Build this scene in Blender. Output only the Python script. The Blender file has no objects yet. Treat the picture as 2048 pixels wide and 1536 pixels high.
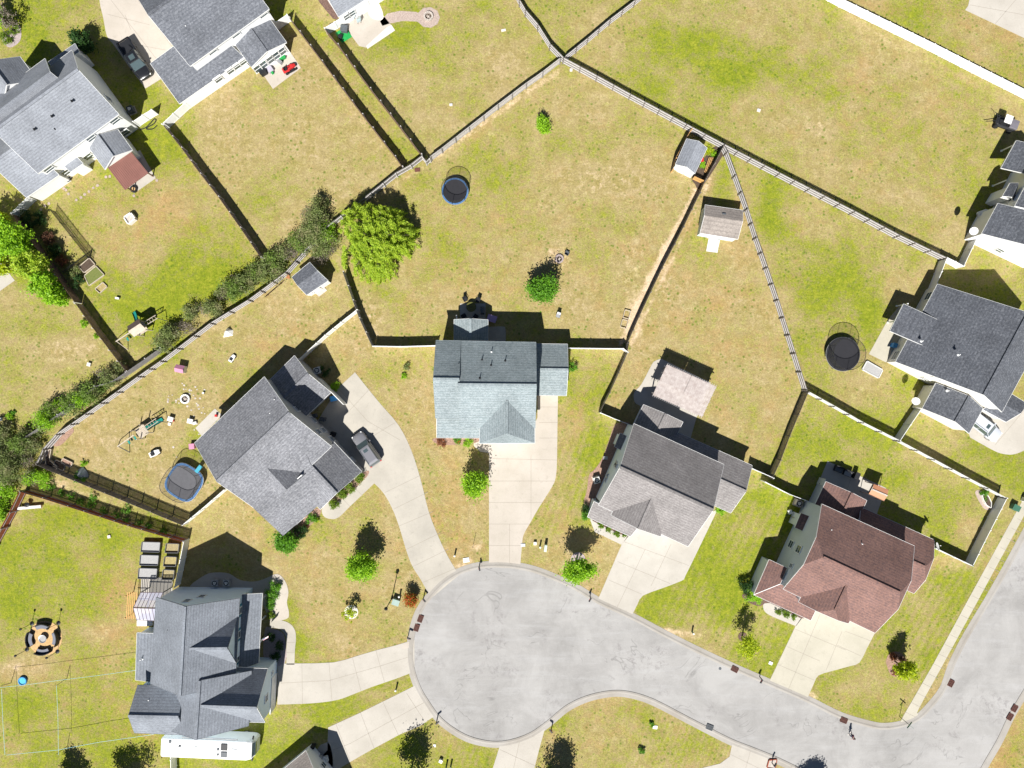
import bpy, math, random
import numpy as np
from mathutils import Vector, Matrix
random.seed(7)
rng = np.random.default_rng(11)
SC = bpy.context.scene
C = SC.collection
R = math.radians

# ------------------------------------------------------------------ camera, sky, sun, exposure
HC, FP = 99.3, 1450.0            # drone height in metres, focal length in photo pixels
cam = bpy.data.cameras.new('camera'); cam.sensor_fit = 'HORIZONTAL'; cam.sensor_width = 36.0
cam.lens = 36.0 * FP / 2048.0; cam.clip_start = 1.0; cam.clip_end = 6000
co = bpy.data.objects.new('camera', cam); C.objects.link(co); co.location = (0, 0, HC); SC.camera = co
SUNDIR = Vector((0.165, 0.79, -1.0)).normalized()      # the way the light travels
W = bpy.data.worlds.new('World'); SC.world = W; W.use_nodes = True
nt = W.node_tree; bg = nt.nodes['Background']
sky = nt.nodes.new('ShaderNodeTexSky'); sky.sky_type = 'NISHITA'; sky.sun_disc = False
sky.sun_elevation = math.asin(-SUNDIR.z); sky.sun_rotation = math.atan2(-SUNDIR.x, -SUNDIR.y)
sky.air_density = .6; sky.dust_density = .2; sky.altitude = 60
nt.links.new(sky.outputs[0], bg.inputs[0]); bg.inputs[1].default_value = 0.05
sl = bpy.data.lights.new('sun', 'SUN'); sl.energy = 5.0; sl.angle = R(0.5); sl.color = (1.0, 0.972, 0.93)
so = bpy.data.objects.new('sun', sl); C.objects.link(so); so.location = (-10, -50, 80)
so.rotation_euler = SUNDIR.to_track_quat('-Z', 'Y').to_euler()
SC.view_settings.view_transform = 'Standard'; SC.view_settings.look = 'None'
SC.view_settings.gamma = 1.0; SC.view_settings.exposure = 0.78
try: SC.cycles.max_bounces = 6; SC.cycles.transparent_max_bounces = 12
except Exception: pass

def P(px, py, h=0.0):
    """world point at height h seen at photo pixel px,py"""
    s = (HC - h) / FP
    return Vector(((px - 1024) * s, (768 - py) * s, h))
def P2(p, h=0.0): return P(p[0], p[1], h)
def zz(ox, oy, s=4.876):
    return lambda x, y: (ox + x / s, oy + y / s)

# ------------------------------------------------------------------ materials
MATS = {}
def base_mat(name):
    m = bpy.data.materials.new(name); m.use_nodes = True
    b = m.node_tree.nodes['Principled BSDF']; MATS[name] = m
    return m, m.node_tree, b
def N(nt, t, **kw):
    n = nt.nodes.new(t)
    for k, v in kw.items(): setattr(n, k, v)
    return n
def mix(nt, fac, a, b, mode='MIX'):
    n = N(nt, 'ShaderNodeMix', data_type='RGBA', blend_type=mode)
    for i, v in ((0, fac), (6, a), (7, b)):
        if hasattr(v, 'links'): nt.links.new(v, n.inputs[i])
        elif i == 0: n.inputs[0].default_value = v
        else: n.inputs[i].default_value = (*v, 1)
    return n.outputs[2]
def noise(nt, scale, detail=4, rough=.55, vec=None, dist=0):
    n = N(nt, 'ShaderNodeTexNoise'); n.inputs['Scale'].default_value = scale
    n.inputs['Detail'].default_value = detail; n.inputs['Roughness'].default_value = rough
    n.inputs['Distortion'].default_value = dist
    if vec is not None: nt.links.new(vec, n.inputs['Vector'])
    return n.outputs['Fac']
def ramp(nt, fac, a, b, v0=0.0, v1=1.0):
    n = N(nt, 'ShaderNodeMapRange'); n.inputs[1].default_value = a; n.inputs[2].default_value = b
    n.inputs[3].default_value = v0; n.inputs[4].default_value = v1
    nt.links.new(fac, n.inputs[0]); return n.outputs[0]
def math_(nt, op, a, b=None):
    n = N(nt, 'ShaderNodeMath', operation=op)
    for i, v in ((0, a), (1, b)):
        if v is None: continue
        if hasattr(v, 'links'): nt.links.new(v, n.inputs[i])
        else: n.inputs[i].default_value = v
    return n.outputs[0]
def geo_pos(nt): return N(nt, 'ShaderNodeNewGeometry').outputs['Position']
def objco(nt): return N(nt, 'ShaderNodeTexCoord').outputs['Object']

def mat(name, col, rough=.75, var=.18, scale=3.0, col2=None, metal=0.0, spec=.3, fine=0.0, bump=0.0):
    if name in MATS: return MATS[name]
    m, nt, b = base_mat(name)
    p = objco(nt)
    c2 = col2 or tuple(c * (1 - var * 1.6) for c in col)
    f = ramp(nt, noise(nt, scale, 6, .65, p), .35, .65)
    c = mix(nt, f, col, c2)
    if fine:
        f2 = ramp(nt, noise(nt, scale * 9, 3, .7, p), .3, .7, 1 - fine, 1 + fine)
        g = N(nt, 'ShaderNodeCombineColor')
        for i in range(3): nt.links.new(f2, g.inputs[i])
        c = mix(nt, 1.0, c, g.outputs[0], 'MULTIPLY')
    nt.links.new(c, b.inputs['Base Color'])
    b.inputs['Roughness'].default_value = rough; b.inputs['Metallic'].default_value = metal
    b.inputs['Specular IOR Level'].default_value = spec
    if bump:
        bn = N(nt, 'ShaderNodeBump'); bn.inputs['Distance'].default_value = bump
        nt.links.new(noise(nt, scale * 8, 4, .6, p), bn.inputs['Height']); nt.links.new(bn.outputs[0], b.inputs['Normal'])
    return m

def shingle(name, a, b_, blend=.5, patch=None):
    """laminated shingles: courses at constant height, tabs of mixed tone, weathering"""
    m, nt, b = base_mat(name)
    pos = geo_pos(nt)
    sep = N(nt, 'ShaderNodeSeparateXYZ'); nt.links.new(pos, sep.inputs[0])
    mp = N(nt, 'ShaderNodeMapping'); mp.inputs['Scale'].default_value = (1.0, 1.0, 2.5); nt.links.new(pos, mp.inputs[0])
    n1 = noise(nt, 3.2, 3, .8, mp.outputs[0]); n2 = noise(nt, .35, 4, .6, pos); n3 = noise(nt, 9.0, 2, .8, pos)
    f = math_(nt, 'ADD', math_(nt, 'MULTIPLY', n1, .55), math_(nt, 'MULTIPLY', n3, .45))
    c = mix(nt, ramp(nt, f, .43, .57), a, b_)
    if patch: c = mix(nt, ramp(nt, noise(nt, 3.6, 3, .8, pos), .50, .62), c, patch)
    # course shadow line
    w = math_(nt, 'FRACT', math_(nt, 'MULTIPLY', sep.outputs[2], 5.4))
    line = ramp(nt, w, 0.0, .5, .82, 1.05)
    tone = math_(nt, 'MULTIPLY', line, ramp(nt, n2, .3, .7, .84, 1.14))
    g = N(nt, 'ShaderNodeCombineColor')
    for i in range(3): nt.links.new(tone, g.inputs[i])
    c = mix(nt, 1.0, c, g.outputs[0], 'MULTIPLY')
    nt.links.new(c, b.inputs['Base Color']); b.inputs['Roughness'].default_value = .9
    b.inputs['Specular IOR Level'].default_value = .15
    bn = N(nt, 'ShaderNodeBump'); bn.inputs['Distance'].default_value = .03; bn.inputs['Strength'].default_value = .6
    nt.links.new(n3, bn.inputs['Height']); nt.links.new(bn.outputs[0], b.inputs['Normal'])
    return m
def siding(name, col):
    m, nt, b = base_mat(name)
    pos = geo_pos(nt); sep = N(nt, 'ShaderNodeSeparateXYZ'); nt.links.new(pos, sep.inputs[0])
    w = math_(nt, 'FRACT', math_(nt, 'MULTIPLY', sep.outputs[2], 5.0))
    line = ramp(nt, w, 0.0, .18, .8, 1.0)
    tone = math_(nt, 'MULTIPLY', line, ramp(nt, noise(nt, .7, 5, .6, pos), .3, .7, .93, 1.02))
    g = N(nt, 'ShaderNodeCombineColor')
    for i in range(3): nt.links.new(tone, g.inputs[i])
    nt.links.new(mix(nt, 1.0, col, g.outputs[0], 'MULTIPLY'), b.inputs['Base Color'])
    b.inputs['Roughness'].default_value = .6
    return m
def leafmat(name, c1, c2, c3=None):
    m, nt, b = base_mat(name)
    rp = N(nt, 'ShaderNodeNewGeometry').outputs['Random Per Island']
    c = mix(nt, rp, c1, c2)
    if c3: c = mix(nt, ramp(nt, noise(nt, .6, 3, .6, objco(nt)), .45, .62), c, c3)
    out = nt.nodes['Material Output']
    nt.links.new(c, b.inputs['Base Color']); b.inputs['Roughness'].default_value = .55
    b.inputs['Specular IOR Level'].default_value = .35
    tr = N(nt, 'ShaderNodeBsdfTranslucent'); nt.links.new(c, tr.inputs[0])
    ms = N(nt, 'ShaderNodeMixShader'); ms.inputs[0].default_value = .42
    nt.links.new(b.outputs[0], ms.inputs[1]); nt.links.new(tr.outputs[0], ms.inputs[2]); nt.links.new(ms.outputs[0], out.inputs[0])
    return m
def glass(name='window_glass', col=(.03, .05, .06)):
    m, nt, b = base_mat(name)
    b.inputs['Base Color'].default_value = (*col, 1); b.inputs['Roughness'].default_value = .06
    b.inputs['Specular IOR Level'].default_value = .9
    return m
def seethrough(name, col, alpha, rough=.6):
    m, nt, b = base_mat(name)
    b.inputs['Base Color'].default_value = (*col, 1); b.inputs['Alpha'].default_value = alpha
    b.inputs['Roughness'].default_value = rough
    return m

M = {}
M['white'] = mat('white_vinyl', (.80, .80, .78), .45, .06, .8)
M['white_dirty'] = mat('weathered_white_paint', (.60, .60, .58), .6, .14, 1.5)
M['trim'] = mat('white_trim', (.78, .78, .76), .5, .05, 1)
M['wood_grey'] = mat('weathered_fence_wood', (.30, .285, .275), .85, .2, 2.5, (.19, .18, .17), fine=.2)
M['wood_pale'] = mat('pale_fence_rail_wood', (.62, .59, .57), .85, .16, 3, fine=.15)
M['wood_brown'] = mat('brown_fence_wood', (.22, .14, .09), .85, .2, 2, (.12, .08, .06), fine=.2)
M['wood_red'] = mat('red_stained_fence_wood', (.34, .085, .045), .8, .2, 2, (.22, .06, .035), fine=.2)
M['wood_dark_or_shade'] = mat('dark_weathered_and_shade_fence_wood', (.23, .20, .175), .85, .2, 2.5, (.13, .115, .10), fine=.25)  # dark weathered boards; also paints shade on rail posts and one shaded fence
M['wood_new'] = mat('new_orange_lumber', (.62, .36, .13), .75, .12, 3, fine=.1)
M['wood_bed'] = mat('raised_bed_lumber', (.50, .43, .34), .8, .15, 3)
M['black'] = mat('black_metal', (.018, .019, .022), .5, .1, 2)
M['dkgrey'] = mat('dark_grey_metal', (.09, .10, .11), .5, .12, 2)
M['metal'] = mat('galvanised_metal', (.45, .46, .47), .4, .1, 3, metal=.6)
M['plastic_w'] = mat('white_plastic', (.75, .74, .70), .45, .06, 2)
M['plastic_b'] = mat('blue_plastic', (.05, .25, .55), .45, .1, 2)
M['plastic_cy'] = mat('turquoise_plastic', (.08, .42, .55), .45, .1, 2)
M['plastic_g'] = mat('green_plastic', (.02, .26, .21), .45, .12, 2)
M['grass_g'] = mat('bright_green_plastic', (.02, .30, .07), .45, .12, 2)
M['plastic_r'] = mat('red_paint', (.50, .03, .03), .35, .1, 2)
M['pink'] = mat('pink_plastic', (.50, .22, .32), .45, .1, 2)
M['purple'] = mat('purple_plastic', (.36, .22, .40), .5, .1, 2)
M['mulch'] = mat('bark_mulch', (.16, .10, .08), .95, .3, 5, (.08, .05, .04), fine=.35)
M['mulch_pale'] = mat('pale_bark_mulch', (.36, .23, .17), .95, .25, 5, fine=.3)
M['mulch_pink'] = mat('grey_pink_gravel', (.40, .33, .32), .95, .2, 6, fine=.3)
M['stone'] = mat('pale_stone', (.52, .46, .40), .9, .2, 4, fine=.2)
M['brick'] = mat('paver_brick', (.42, .34, .29), .9, .25, 5, (.28, .22, .19), fine=.25)
M['gravel'] = mat('white_gravel', (.66, .62, .56), .95, .18, 8, fine=.25)
M['sand'] = mat('orange_sand', (.55, .36, .17), .95, .2, 4, fine=.2)
M['soil'] = mat('garden_soil', (.10, .07, .05), .95, .3, 5, fine=.3)
M['ash'] = mat('grey_bed_gravel', (.37, .365, .355), .95, .15, 9, fine=.25)
M['slab'] = mat('patio_concrete', (.40, .37, .32), .9, .12, .9, fine=.07)
M['rust'] = mat('rusty_iron_grate', (.14, .055, .04), .8, .25, 6)
M['glass'] = glass('window_glass', (.06, .085, .09))
M['glass_g'] = glass('green_tinted_glass', (.10, .20, .19))
M['net'] = seethrough('black_safety_net', (.02, .02, .02), .26)
M['poly'] = seethrough('clear_roof_panel', (.55, .55, .66), .62, .25)
M['tyre'] = mat('black_rubber', (.02, .02, .02), .8, .1, 3)
M['brownmetal'] = mat('brown_metal_roofing', (.22, .10, .08), .55, .1, .8, fine=.05)
M['blue_ring'] = mat('blue_trampoline_pad', (.03, .085, .22), .5, .2, 5, (.09, .19, .33))
M['fabric_bk'] = mat('black_trampoline_mat', (.022, .022, .026), .85, .1, 2)
M['fabric_gy'] = mat('grey_trampoline_mat', (.10, .10, .108), .85, .1, 2)
M['turq'] = mat('pale_turquoise_tube', (.35, .60, .62), .4, .05, 2)
M['skin'] = mat('skin', (.55, .33, .24), .6, .05, 3)
M['hair'] = mat('dark_hair', (.05, .03, .02), .6, .1, 8)

# concrete for driveways and walks
def concrete(name, col, dark):
    m, nt, b = base_mat(name)
    pos = geo_pos(nt)
    c = mix(nt, ramp(nt, noise(nt, .28, 5, .6, pos), .38, .68), col, dark)
    c = mix(nt, ramp(nt, noise(nt, 1.4, 6, .75, pos, .6), .56, .70, 0, .5), c, tuple(x * .8 for x in dark))
    f = ramp(nt, noise(nt, 11, 3, .75, pos), .3, .7, .94, 1.05)
    g = N(nt, 'ShaderNodeCombineColor')
    for i in range(3): nt.links.new(f, g.inputs[i])
    nt.links.new(mix(nt, 1.0, c, g.outputs[0], 'MULTIPLY'), b.inputs['Base Color'])
    b.inputs['Roughness'].default_value = .9; b.inputs['Specular IOR Level'].default_value = .2
    return m
M['conc'] = concrete('driveway_concrete', (.41, .38, .325), (.345, .32, .275))
M['conc_pale'] = concrete('pale_concrete', (.43, .40, .35), (.375, .347, .30))
M['conc_pink'] = concrete('warm_concrete', (.445, .40, .345), (.39, .35, .295))
M['conc_yel'] = concrete('yellowish_concrete', (.43, .40, .325), (.375, .35, .28))
M['joint'] = mat('concrete_joint', (.31, .275, .23), .95, .1, 3)
M['kerb'] = concrete('kerb_concrete', (.335, .315, .285), (.275, .25, .215))

def road_mat():
    m, nt, b = base_mat('worn_asphalt')
    pos = geo_pos(nt)
    c = mix(nt, ramp(nt, noise(nt, .12, 7, .7, pos, .5), .38, .64), (.345, .335, .32), (.255, .247, .235))
    # cracks: thin lines where a distorted noise crosses its middle value
    n = noise(nt, .11, 4, .55, pos, .8)
    d = math_(nt, 'ABSOLUTE', math_(nt, 'SUBTRACT', n, .5))
    cr = ramp(nt, d, 0.0, .006, .5, 0.0)
    gate = ramp(nt, noise(nt, .23, 2, .5, pos), .50, .58)
    c = mix(nt, math_(nt, 'MULTIPLY', cr, gate), c, (.13, .125, .12))
    # oil and tyre stains
    st = ramp(nt, noise(nt, .17, 2, .5, pos), .53, .64)
    sp = ramp(nt, noise(nt, 1.0, 7, .85, pos, .4), .50, .62)
    c = mix(nt, math_(nt, 'MULTIPLY', math_(nt, 'MULTIPLY', st, sp), .55), c, (.15, .135, .135))
    sc = N(nt, 'ShaderNodeMapping'); sc.inputs['Rotation'].default_value = (0, 0, R(28)); sc.inputs['Scale'].default_value = (.12, 1.0, 1)
    nt.links.new(pos, sc.inputs[0])
    c = mix(nt, ramp(nt, noise(nt, .9, 5, .7, sc.outputs[0]), .5, .75, 0, .28), c, (.44, .44, .44))
    f = ramp(nt, noise(nt, 14, 3, .8, pos), .3, .7, .88, 1.1)
    g = N(nt, 'ShaderNodeCombineColor')
    for i in range(3): nt.links.new(f, g.inputs[i])
    nt.links.new(mix(nt, 1.0, c, g.outputs[0], 'MULTIPLY'), b.inputs['Base Color'])
    b.inputs['Roughness'].default_value = .92; b.inputs['Specular IOR Level'].default_value = .2
    return m
M['road'] = road_mat()

def grass_mat():
    m, nt, b = base_mat('lawn_grass')
    pos = geo_pos(nt)
    at = N(nt, 'ShaderNodeAttribute', attribute_name='lawn'); s = N(nt, 'ShaderNodeSeparateColor'); nt.links.new(at.outputs['Color'], s.inputs[0])
    n1 = noise(nt, .13, 7, .62, pos, .3); n2 = noise(nt, 1.1, 7, .78, pos, .2); n3 = noise(nt, 4.5, 4, .85, pos); n4 = noise(nt, .45, 4, .6, pos)
    g = math_(nt, 'ADD', s.outputs[0], math_(nt, 'MULTIPLY', math_(nt, 'SUBTRACT', n1, .5), 2.0))
    g = math_(nt, 'ADD', g, math_(nt, 'MULTIPLY', math_(nt, 'SUBTRACT', n2, .5), 2.3))
    g = math_(nt, 'ADD', g, math_(nt, 'MULTIPLY', math_(nt, 'SUBTRACT', n3, .5), 1.5))
    dry = mix(nt, ramp(nt, n4, .35, .65), (.315, .248, .118), (.26, .212, .075))
    dry = mix(nt, ramp(nt, n2, .5, .66, 0, .8), dry, (.38, .29, .19))
    org = math_(nt, 'ADD', s.outputs[2], math_(nt, 'MULTIPLY', math_(nt, 'SUBTRACT', noise(nt, .3, 6, .75, pos), .5), 2.6))
    dry = mix(nt, ramp(nt, org, .3, .95, 0, .75), dry, (.33, .21, .085))
    grn = mix(nt, ramp(nt, n2, .38, .62), (.135, .185, .008), (.225, .228, .024))
    grn = mix(nt, ramp(nt, n3, .5, .72, 0, .7), grn, (.07, .135, .01))
    c = mix(nt, ramp(nt, g, .20, .80), dry, grn)
    # weed tufts
    vo = N(nt, 'ShaderNodeTexVoronoi'); vo.inputs['Scale'].default_value = 1.35; nt.links.new(pos, vo.inputs['Vector'])
    tuft = math_(nt, 'MULTIPLY', ramp(nt, vo.outputs['Distance'], .14, .3, 1, 0), ramp(nt, noise(nt, .22, 4, .7, pos), .46, .56))
    c = mix(nt, math_(nt, 'MULTIPLY', tuft, .75), c, (.085, .14, .01))
    bare = math_(nt, 'ADD', s.outputs[1], math_(nt, 'MULTIPLY', math_(nt, 'SUBTRACT', n2, .5), 1.5))
    c = mix(nt, ramp(nt, bare, .32, .85), c, (.52, .39, .26))
    f = math_(nt, 'MULTIPLY', ramp(nt, noise(nt, 3.4, 6, .95, pos), .34, .66, .66, 1.46), ramp(nt, n2, .35, .65, .86, 1.14))
    gg = N(nt, 'ShaderNodeCombineColor')
    for i in range(3): nt.links.new(f, gg.inputs[i])
    nt.links.new(mix(nt, 1.0, c, gg.outputs[0], 'MULTIPLY'), b.inputs['Base Color'])
    b.inputs['Roughness'].default_value = .95; b.inputs['Specular IOR Level'].default_value = .1
    bn = N(nt, 'ShaderNodeBump'); bn.inputs['Distance'].default_value = .12; bn.inputs['Strength'].default_value = .7
    nt.links.new(n3, bn.inputs['Height']); nt.links.new(bn.outputs[0], b.inputs['Normal'])
    return m
M['grass'] = grass_mat()

# ------------------------------------------------------------------ object helpers
OFF = {}
def tag(o, label=None, cat=None, group=None, kind=None):
    if label: o['label'] = label
    if cat: o['category'] = cat
    if group: o['group'] = group
    if kind: o['kind'] = kind
    return o
def thing(name, loc, label, cat, group=None):
    o = bpy.data.objects.new(name, None); C.objects.link(o); o.location = loc; o.empty_display_size = .3
    OFF[o.name] = Vector(loc)
    return tag(o, label, cat, group)
class MB:
    def __init__(s): s.v = []; s.f = []; s.m = []
    def poly(s, pts, m=0):
        i = len(s.v); s.v += [Vector(p) for p in pts]; s.f.append(tuple(range(i, i + len(pts)))); s.m.append(m)
    def prism(s, pts, z0, z1, m=0, ms=None):
        """pts: xy outline"""
        pts = [Vector((p[0], p[1], 0)) for p in pts]
        a = sum(pts[i].x * pts[(i + 1) % len(pts)].y - pts[(i + 1) % len(pts)].x * pts[i].y for i in range(len(pts)))
        if a < 0: pts = pts[::-1]
        n = len(pts); i0 = len(s.v)
        s.v += [Vector((p.x, p.y, z1)) for p in pts] + [Vector((p.x, p.y, z0)) for p in pts]
        s.f.append(tuple(range(i0, i0 + n))); s.m.append(m)
        s.f.append(tuple(range(i0 + 2 * n - 1, i0 + n - 1, -1))); s.m.append(m)
        for k in range(n):
            l = (k + 1) % n
            s.f.append((i0 + k, i0 + n + k, i0 + n + l, i0 + l)); s.m.append(m if ms is None else ms)
        return s
    def box(s, c, size, rot=0, m=0, tilt=None):
        c = Vector(c); M3 = Matrix.Rotation(rot, 3, 'Z')
        if tilt is not None: M3 = M3 @ tilt
        sx, sy, sz = (x / 2 for x in size); i = len(s.v)
        for z in (-sz, sz):
            for x, y in ((-sx, -sy), (sx, -sy), (sx, sy), (-sx, sy)): s.v.append(c + M3 @ Vector((x, y, z)))
        for f in ((3, 2, 1, 0), (4, 5, 6, 7), (0, 1, 5, 4), (1, 2, 6, 5), (2, 3, 7, 6), (3, 0, 4, 7)):
            s.f.append(tuple(i + k for k in f)); s.m.append(m)
        return s
    def beam(s, p, q, w, h, m=0):
        p, q = Vector(p), Vector(q); d = (q - p)
        if d.length < 1e-6: return s
        u = d.normalized(); side = u.cross(Vector((0, 0, 1)))
        if side.length < 1e-3: side = Vector((1, 0, 0))
        side.normalize(); up = side.cross(u).normalized(); i = len(s.v)
        for e in (p, q):
            for a, b in ((-1, -1), (1, -1), (1, 1), (-1, 1)): s.v.append(e + side * (a * w / 2) + up * (b * h / 2))
        for f in ((3, 2, 1, 0), (4, 5, 6, 7), (0, 1, 5, 4), (1, 2, 6, 5), (2, 3, 7, 6), (3, 0, 4, 7)):
            s.f.append(tuple(i + k for k in f)); s.m.append(m)
        return s
    def cyl(s, p, q, r0, r1=None, n=10, m=0, caps=True):
        r1 = r0 if r1 is None else r1; p, q = Vector(p), Vector(q); u = (q - p).normalized()
        a = u.cross(Vector((0, 0, 1)))
        if a.length < 1e-3: a = Vector((1, 0, 0))
        a.normalize(); b = u.cross(a); i = len(s.v)
        for e, r in ((p, r0), (q, r1)):
            for k in range(n):
                t = 2 * math.pi * k / n; s.v.append(e + (a * math.cos(t) + b * math.sin(t)) * r)
        for k in range(n):
            l = (k + 1) % n; s.f.append((i + k, i + l, i + n + l, i + n + k)); s.m.append(m)
        if caps:
            s.f.append(tuple(range(i + n - 1, i - 1, -1))); s.m.append(m)
            s.f.append(tuple(range(i + n, i + 2 * n))); s.m.append(m)
        return s
    def tube(s, pts, r, n=6, m=0):
        for a, b in zip(pts[:-1], pts[1:]): s.cyl(a, b, r, r, n, m)
        return s
    def ring(s, c, r, w, z0, z1, n=32, m=0, a0=0, a1=2 * math.pi, sq=0, rot=0):
        """annulus wall from radius r-w to r+w; sq>0 squares it"""
        full = abs(a1 - a0 - 2 * math.pi) < 1e-6; k = n if full else n + 1; i = len(s.v); c = Vector(c)
        for j in range(k):
            t = a0 + (a1 - a0) * j / n
            q = 1.0
            if sq: q = (abs(math.cos(t)) ** sq + abs(math.sin(t)) ** sq) ** (-1 / sq)
            d = Vector((math.cos(t + rot), math.sin(t + rot), 0)) * q
            for rr, z in ((r - w, z0), (r + w, z0), (r + w, z1), (r - w, z1)): s.v.append(Vector((c.x, c.y, 0)) + d * rr + Vector((0, 0, z)))
        for j in range(n):
            a = i + 4 * j; b = i + 4 * ((j + 1) % k)
            for q in range(4):
                s.f.append((a + q, b + q, b + (q + 1) % 4, a + (q + 1) % 4)); s.m.append(m)
        if not full:
            s.f.append((i, i + 1, i + 2, i + 3)); s.m.append(m); e = i + 4 * n
            s.f.append((e + 3, e + 2, e + 1, e)); s.m.append(m)
        return s
    def disc(s, c, r, n=32, m=0, sq=0, rot=0):
        pts = []
        for j in range(n):
            t = 2 * math.pi * j / n; q = 1.0
            if sq: q = (abs(math.cos(t)) ** sq + abs(math.sin(t)) ** sq) ** (-1 / sq)
            pts.append(Vector(c) + Vector((math.cos(t + rot), math.sin(t + rot), 0)) * r * q)
        s.poly(pts, m); return s
    def lathe(s, c, prof, n=16, m=0):
        i = len(s.v); c = Vector(c); k = len(prof)
        for r, z in prof:
            for j in range(n):
                t = 2 * math.pi * j / n; s.v.append(c + Vector((r * math.cos(t), r * math.sin(t), z)))
        for a in range(k - 1):
            for j in range(n):
                l = (j + 1) % n; s.f.append((i + a * n + j, i + a * n + l, i + (a + 1) * n + l, i + (a + 1) * n + j)); s.m.append(m)
        s.f.append(tuple(range(i + n - 1, i - 1, -1))); s.m.append(m)
        s.f.append(tuple(range(i + (k - 1) * n, i + k * n))); s.m.append(m)
        return s
    def build(s, name, mats, parent=None, smooth=False, bevel=0, label=None):
        if not isinstance(mats, (list, tuple)): mats = [mats]
        off = OFF[parent.name] if parent else Vector((0, 0, 0))
        me = bpy.data.meshes.new(name)
        me.from_pydata([tuple(v - off) for v in s.v], [], s.f)
        for k in mats: me.materials.append(k)
        me.polygons.foreach_set('material_index', s.m)
        if smooth: me.polygons.foreach_set('use_smooth', [True] * len(s.f))
        me.update()
        o = bpy.data.objects.new(name, me); C.objects.link(o)
        if parent: o.parent = parent
        OFF[o.name] = off.copy()
        if bevel:
            b = o.modifiers.new('bevel', 'BEVEL'); b.width = bevel; b.segments = 2; b.limit_method = 'ANGLE'
        if label: o['label'] = label
        return o
def copy_thing(src, loc, rz=0.0, label=None):
    r = src.copy(); C.objects.link(r); r.location = loc; r.rotation_euler = (0, 0, rz)
    if label: r['label'] = label
    for ch in list(src.children):
        c = ch.copy(); C.objects.link(c); c.parent = r
        for g in ch.children:
            d = g.copy(); C.objects.link(d); d.parent = c
    return r

def smooth_line(pts, n=4, closed=False):
    out = []; k = len(pts); rg = range(k if closed else k - 1)
    for i in rg:
        p0 = pts[(i - 1) % k] if (closed or i > 0) else pts[i]; p1 = pts[i]; p2 = pts[(i + 1) % k]
        p3 = pts[(i + 2) % k] if (closed or i + 2 < k) else p2
        for j in range(n):
            t = j / n
            out.append(tuple(.5 * ((2 * p1[a]) + (-p0[a] + p2[a]) * t + (2 * p0[a] - 5 * p1[a] + 4 * p2[a] - p3[a]) * t * t + (-p0[a] + 3 * p1[a] - 3 * p2[a] + p3[a]) * t ** 3) for a in (0, 1)))
    if not closed: out.append(tuple(pts[-1]))
    return out

# ================================================================== GROUND
def inpoly(x, y, poly):
    r = np.zeros(x.shape, bool); n = len(poly)
    for i in range(n):
        x1, y1 = poly[i]; x2, y2 = poly[(i + 1) % n]
        c = ((y1 > y) != (y2 > y)) & (x < (x2 - x1) * (y - y1) / ((y2 - y1) or 1e-9) + x1)
        r ^= c
    return r
# lots: outline in photo pixels, green, bare, orange
LOTS = [
 ([(-200,-200),(600,-200),(575,30),(325,250),(0,440),(-200,600)], .55, -.06, .15),
 ([(20,430),(325,250),(522,514),(260,740),(140,600)], .50, -.05, .30),
 ([(325,250),(575,30),(805,335),(522,514)], .22, .02, .18),
 ([(575,30),(650,50),(840,310),(806,333)], .45, .05, .3),
 ([(650,50),(700,-200),(1040,-200),(1040,0),(1120,115),(845,312)], .34, .0, .12),
 ([(1040,0),(1040,-200),(1400,-200),(1270,0),(1128,115)], .42, .05, .12),
 ([(1270,0),(1400,-200),(1650,-200),(1690,0),(2400,370),(1960,480),(1928,532),(1890,515),(1128,115)], .36, .0, .22),
 ([(1690,0),(1650,-200),(2400,-200),(2400,370)], .38, .02, .45),
 ([(1120,117),(1378,255),(1410,362),(1320,530),(1256,700),(745,692),(700,545),(680,430),(845,315)], .30, .04, .24),
 ([(1447,292),(1894,516),(1870,575),(1740,740),(1840,817),(1800,880),(1617,782),(1560,600)], .42, .06, .25),
 ([(1447,292),(1410,362),(1320,530),(1256,700),(1201,825),(1262,851),(1505,935),(1546,955),(1617,785),(1560,600)], .22, .10, .34),
 ([(1617,785),(2014,996),(1946,1132),(1873,1097),(1640,1011),(1546,962)], .52, -.06, .12),
 ([(1844,817),(2400,1050),(2100,1040),(2014,996),(1800,880)], .55, -.06, .15),
 ([(700,620),(598,718),(440,978),(365,1051),(72,929),(84,899),(570,545),(690,545)], .14, .10, .25),
 ([(0,440),(140,600),(254,742),(45,878),(-300,900),(-300,440)], .38, .06, .10),
 ([(38,984),(365,1084),(348,1175),(330,1500),(-200,1700),(-200,1100)], .56, -.05, .35),
 ([(440,978),(598,718),(714,620),(745,693),(870,692),(945,860),(945,1145),(830,1190),(830,1300),(560,1330),(365,1175),(365,1060)], .20, .0, .30),
 ([(945,700),(1256,700),(1201,825),(1190,1010),(1250,1110),(1200,1200),(945,1140)], .34, .04, .30),
 ([(1430,1020),(1546,962),(1640,1011),(1540,1200),(1590,1260),(1536,1366),(1262,1236)], .68, -.10, .02),
 ([(1750,1266),(1850,1130),(1873,1097),(1946,1132),(2014,996),(2400,1050),(1800,1460),(1610,1405)], .52, -.06, .14),
 ([(560,1400),(830,1344),(833,1370),(656,1455),(500,1560),(340,1560),(340,1480)], .58, -.05, .15),
 ([(670,1600),(870,1431),(985,1484),(985,1600)], .50, -.05, .20),
 ([(1060,1600),(1092,1458),(1185,1388),(1300,1395),(1235,1600)], .42, -.12, .38),
 ([(1235,1600),(1310,1395),(1466,1480),(1459,1600)], .28, -.02, .28),
 ([(1190,1200),(1250,1090),(1189,1060),(1120,1050),(1120,1180)], .14, .02, .40),
 ([(1980,1560),(2020,1430),(2048,1380),(2400,1100),(2400,1600)], .35, .0, .5),
]
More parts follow.
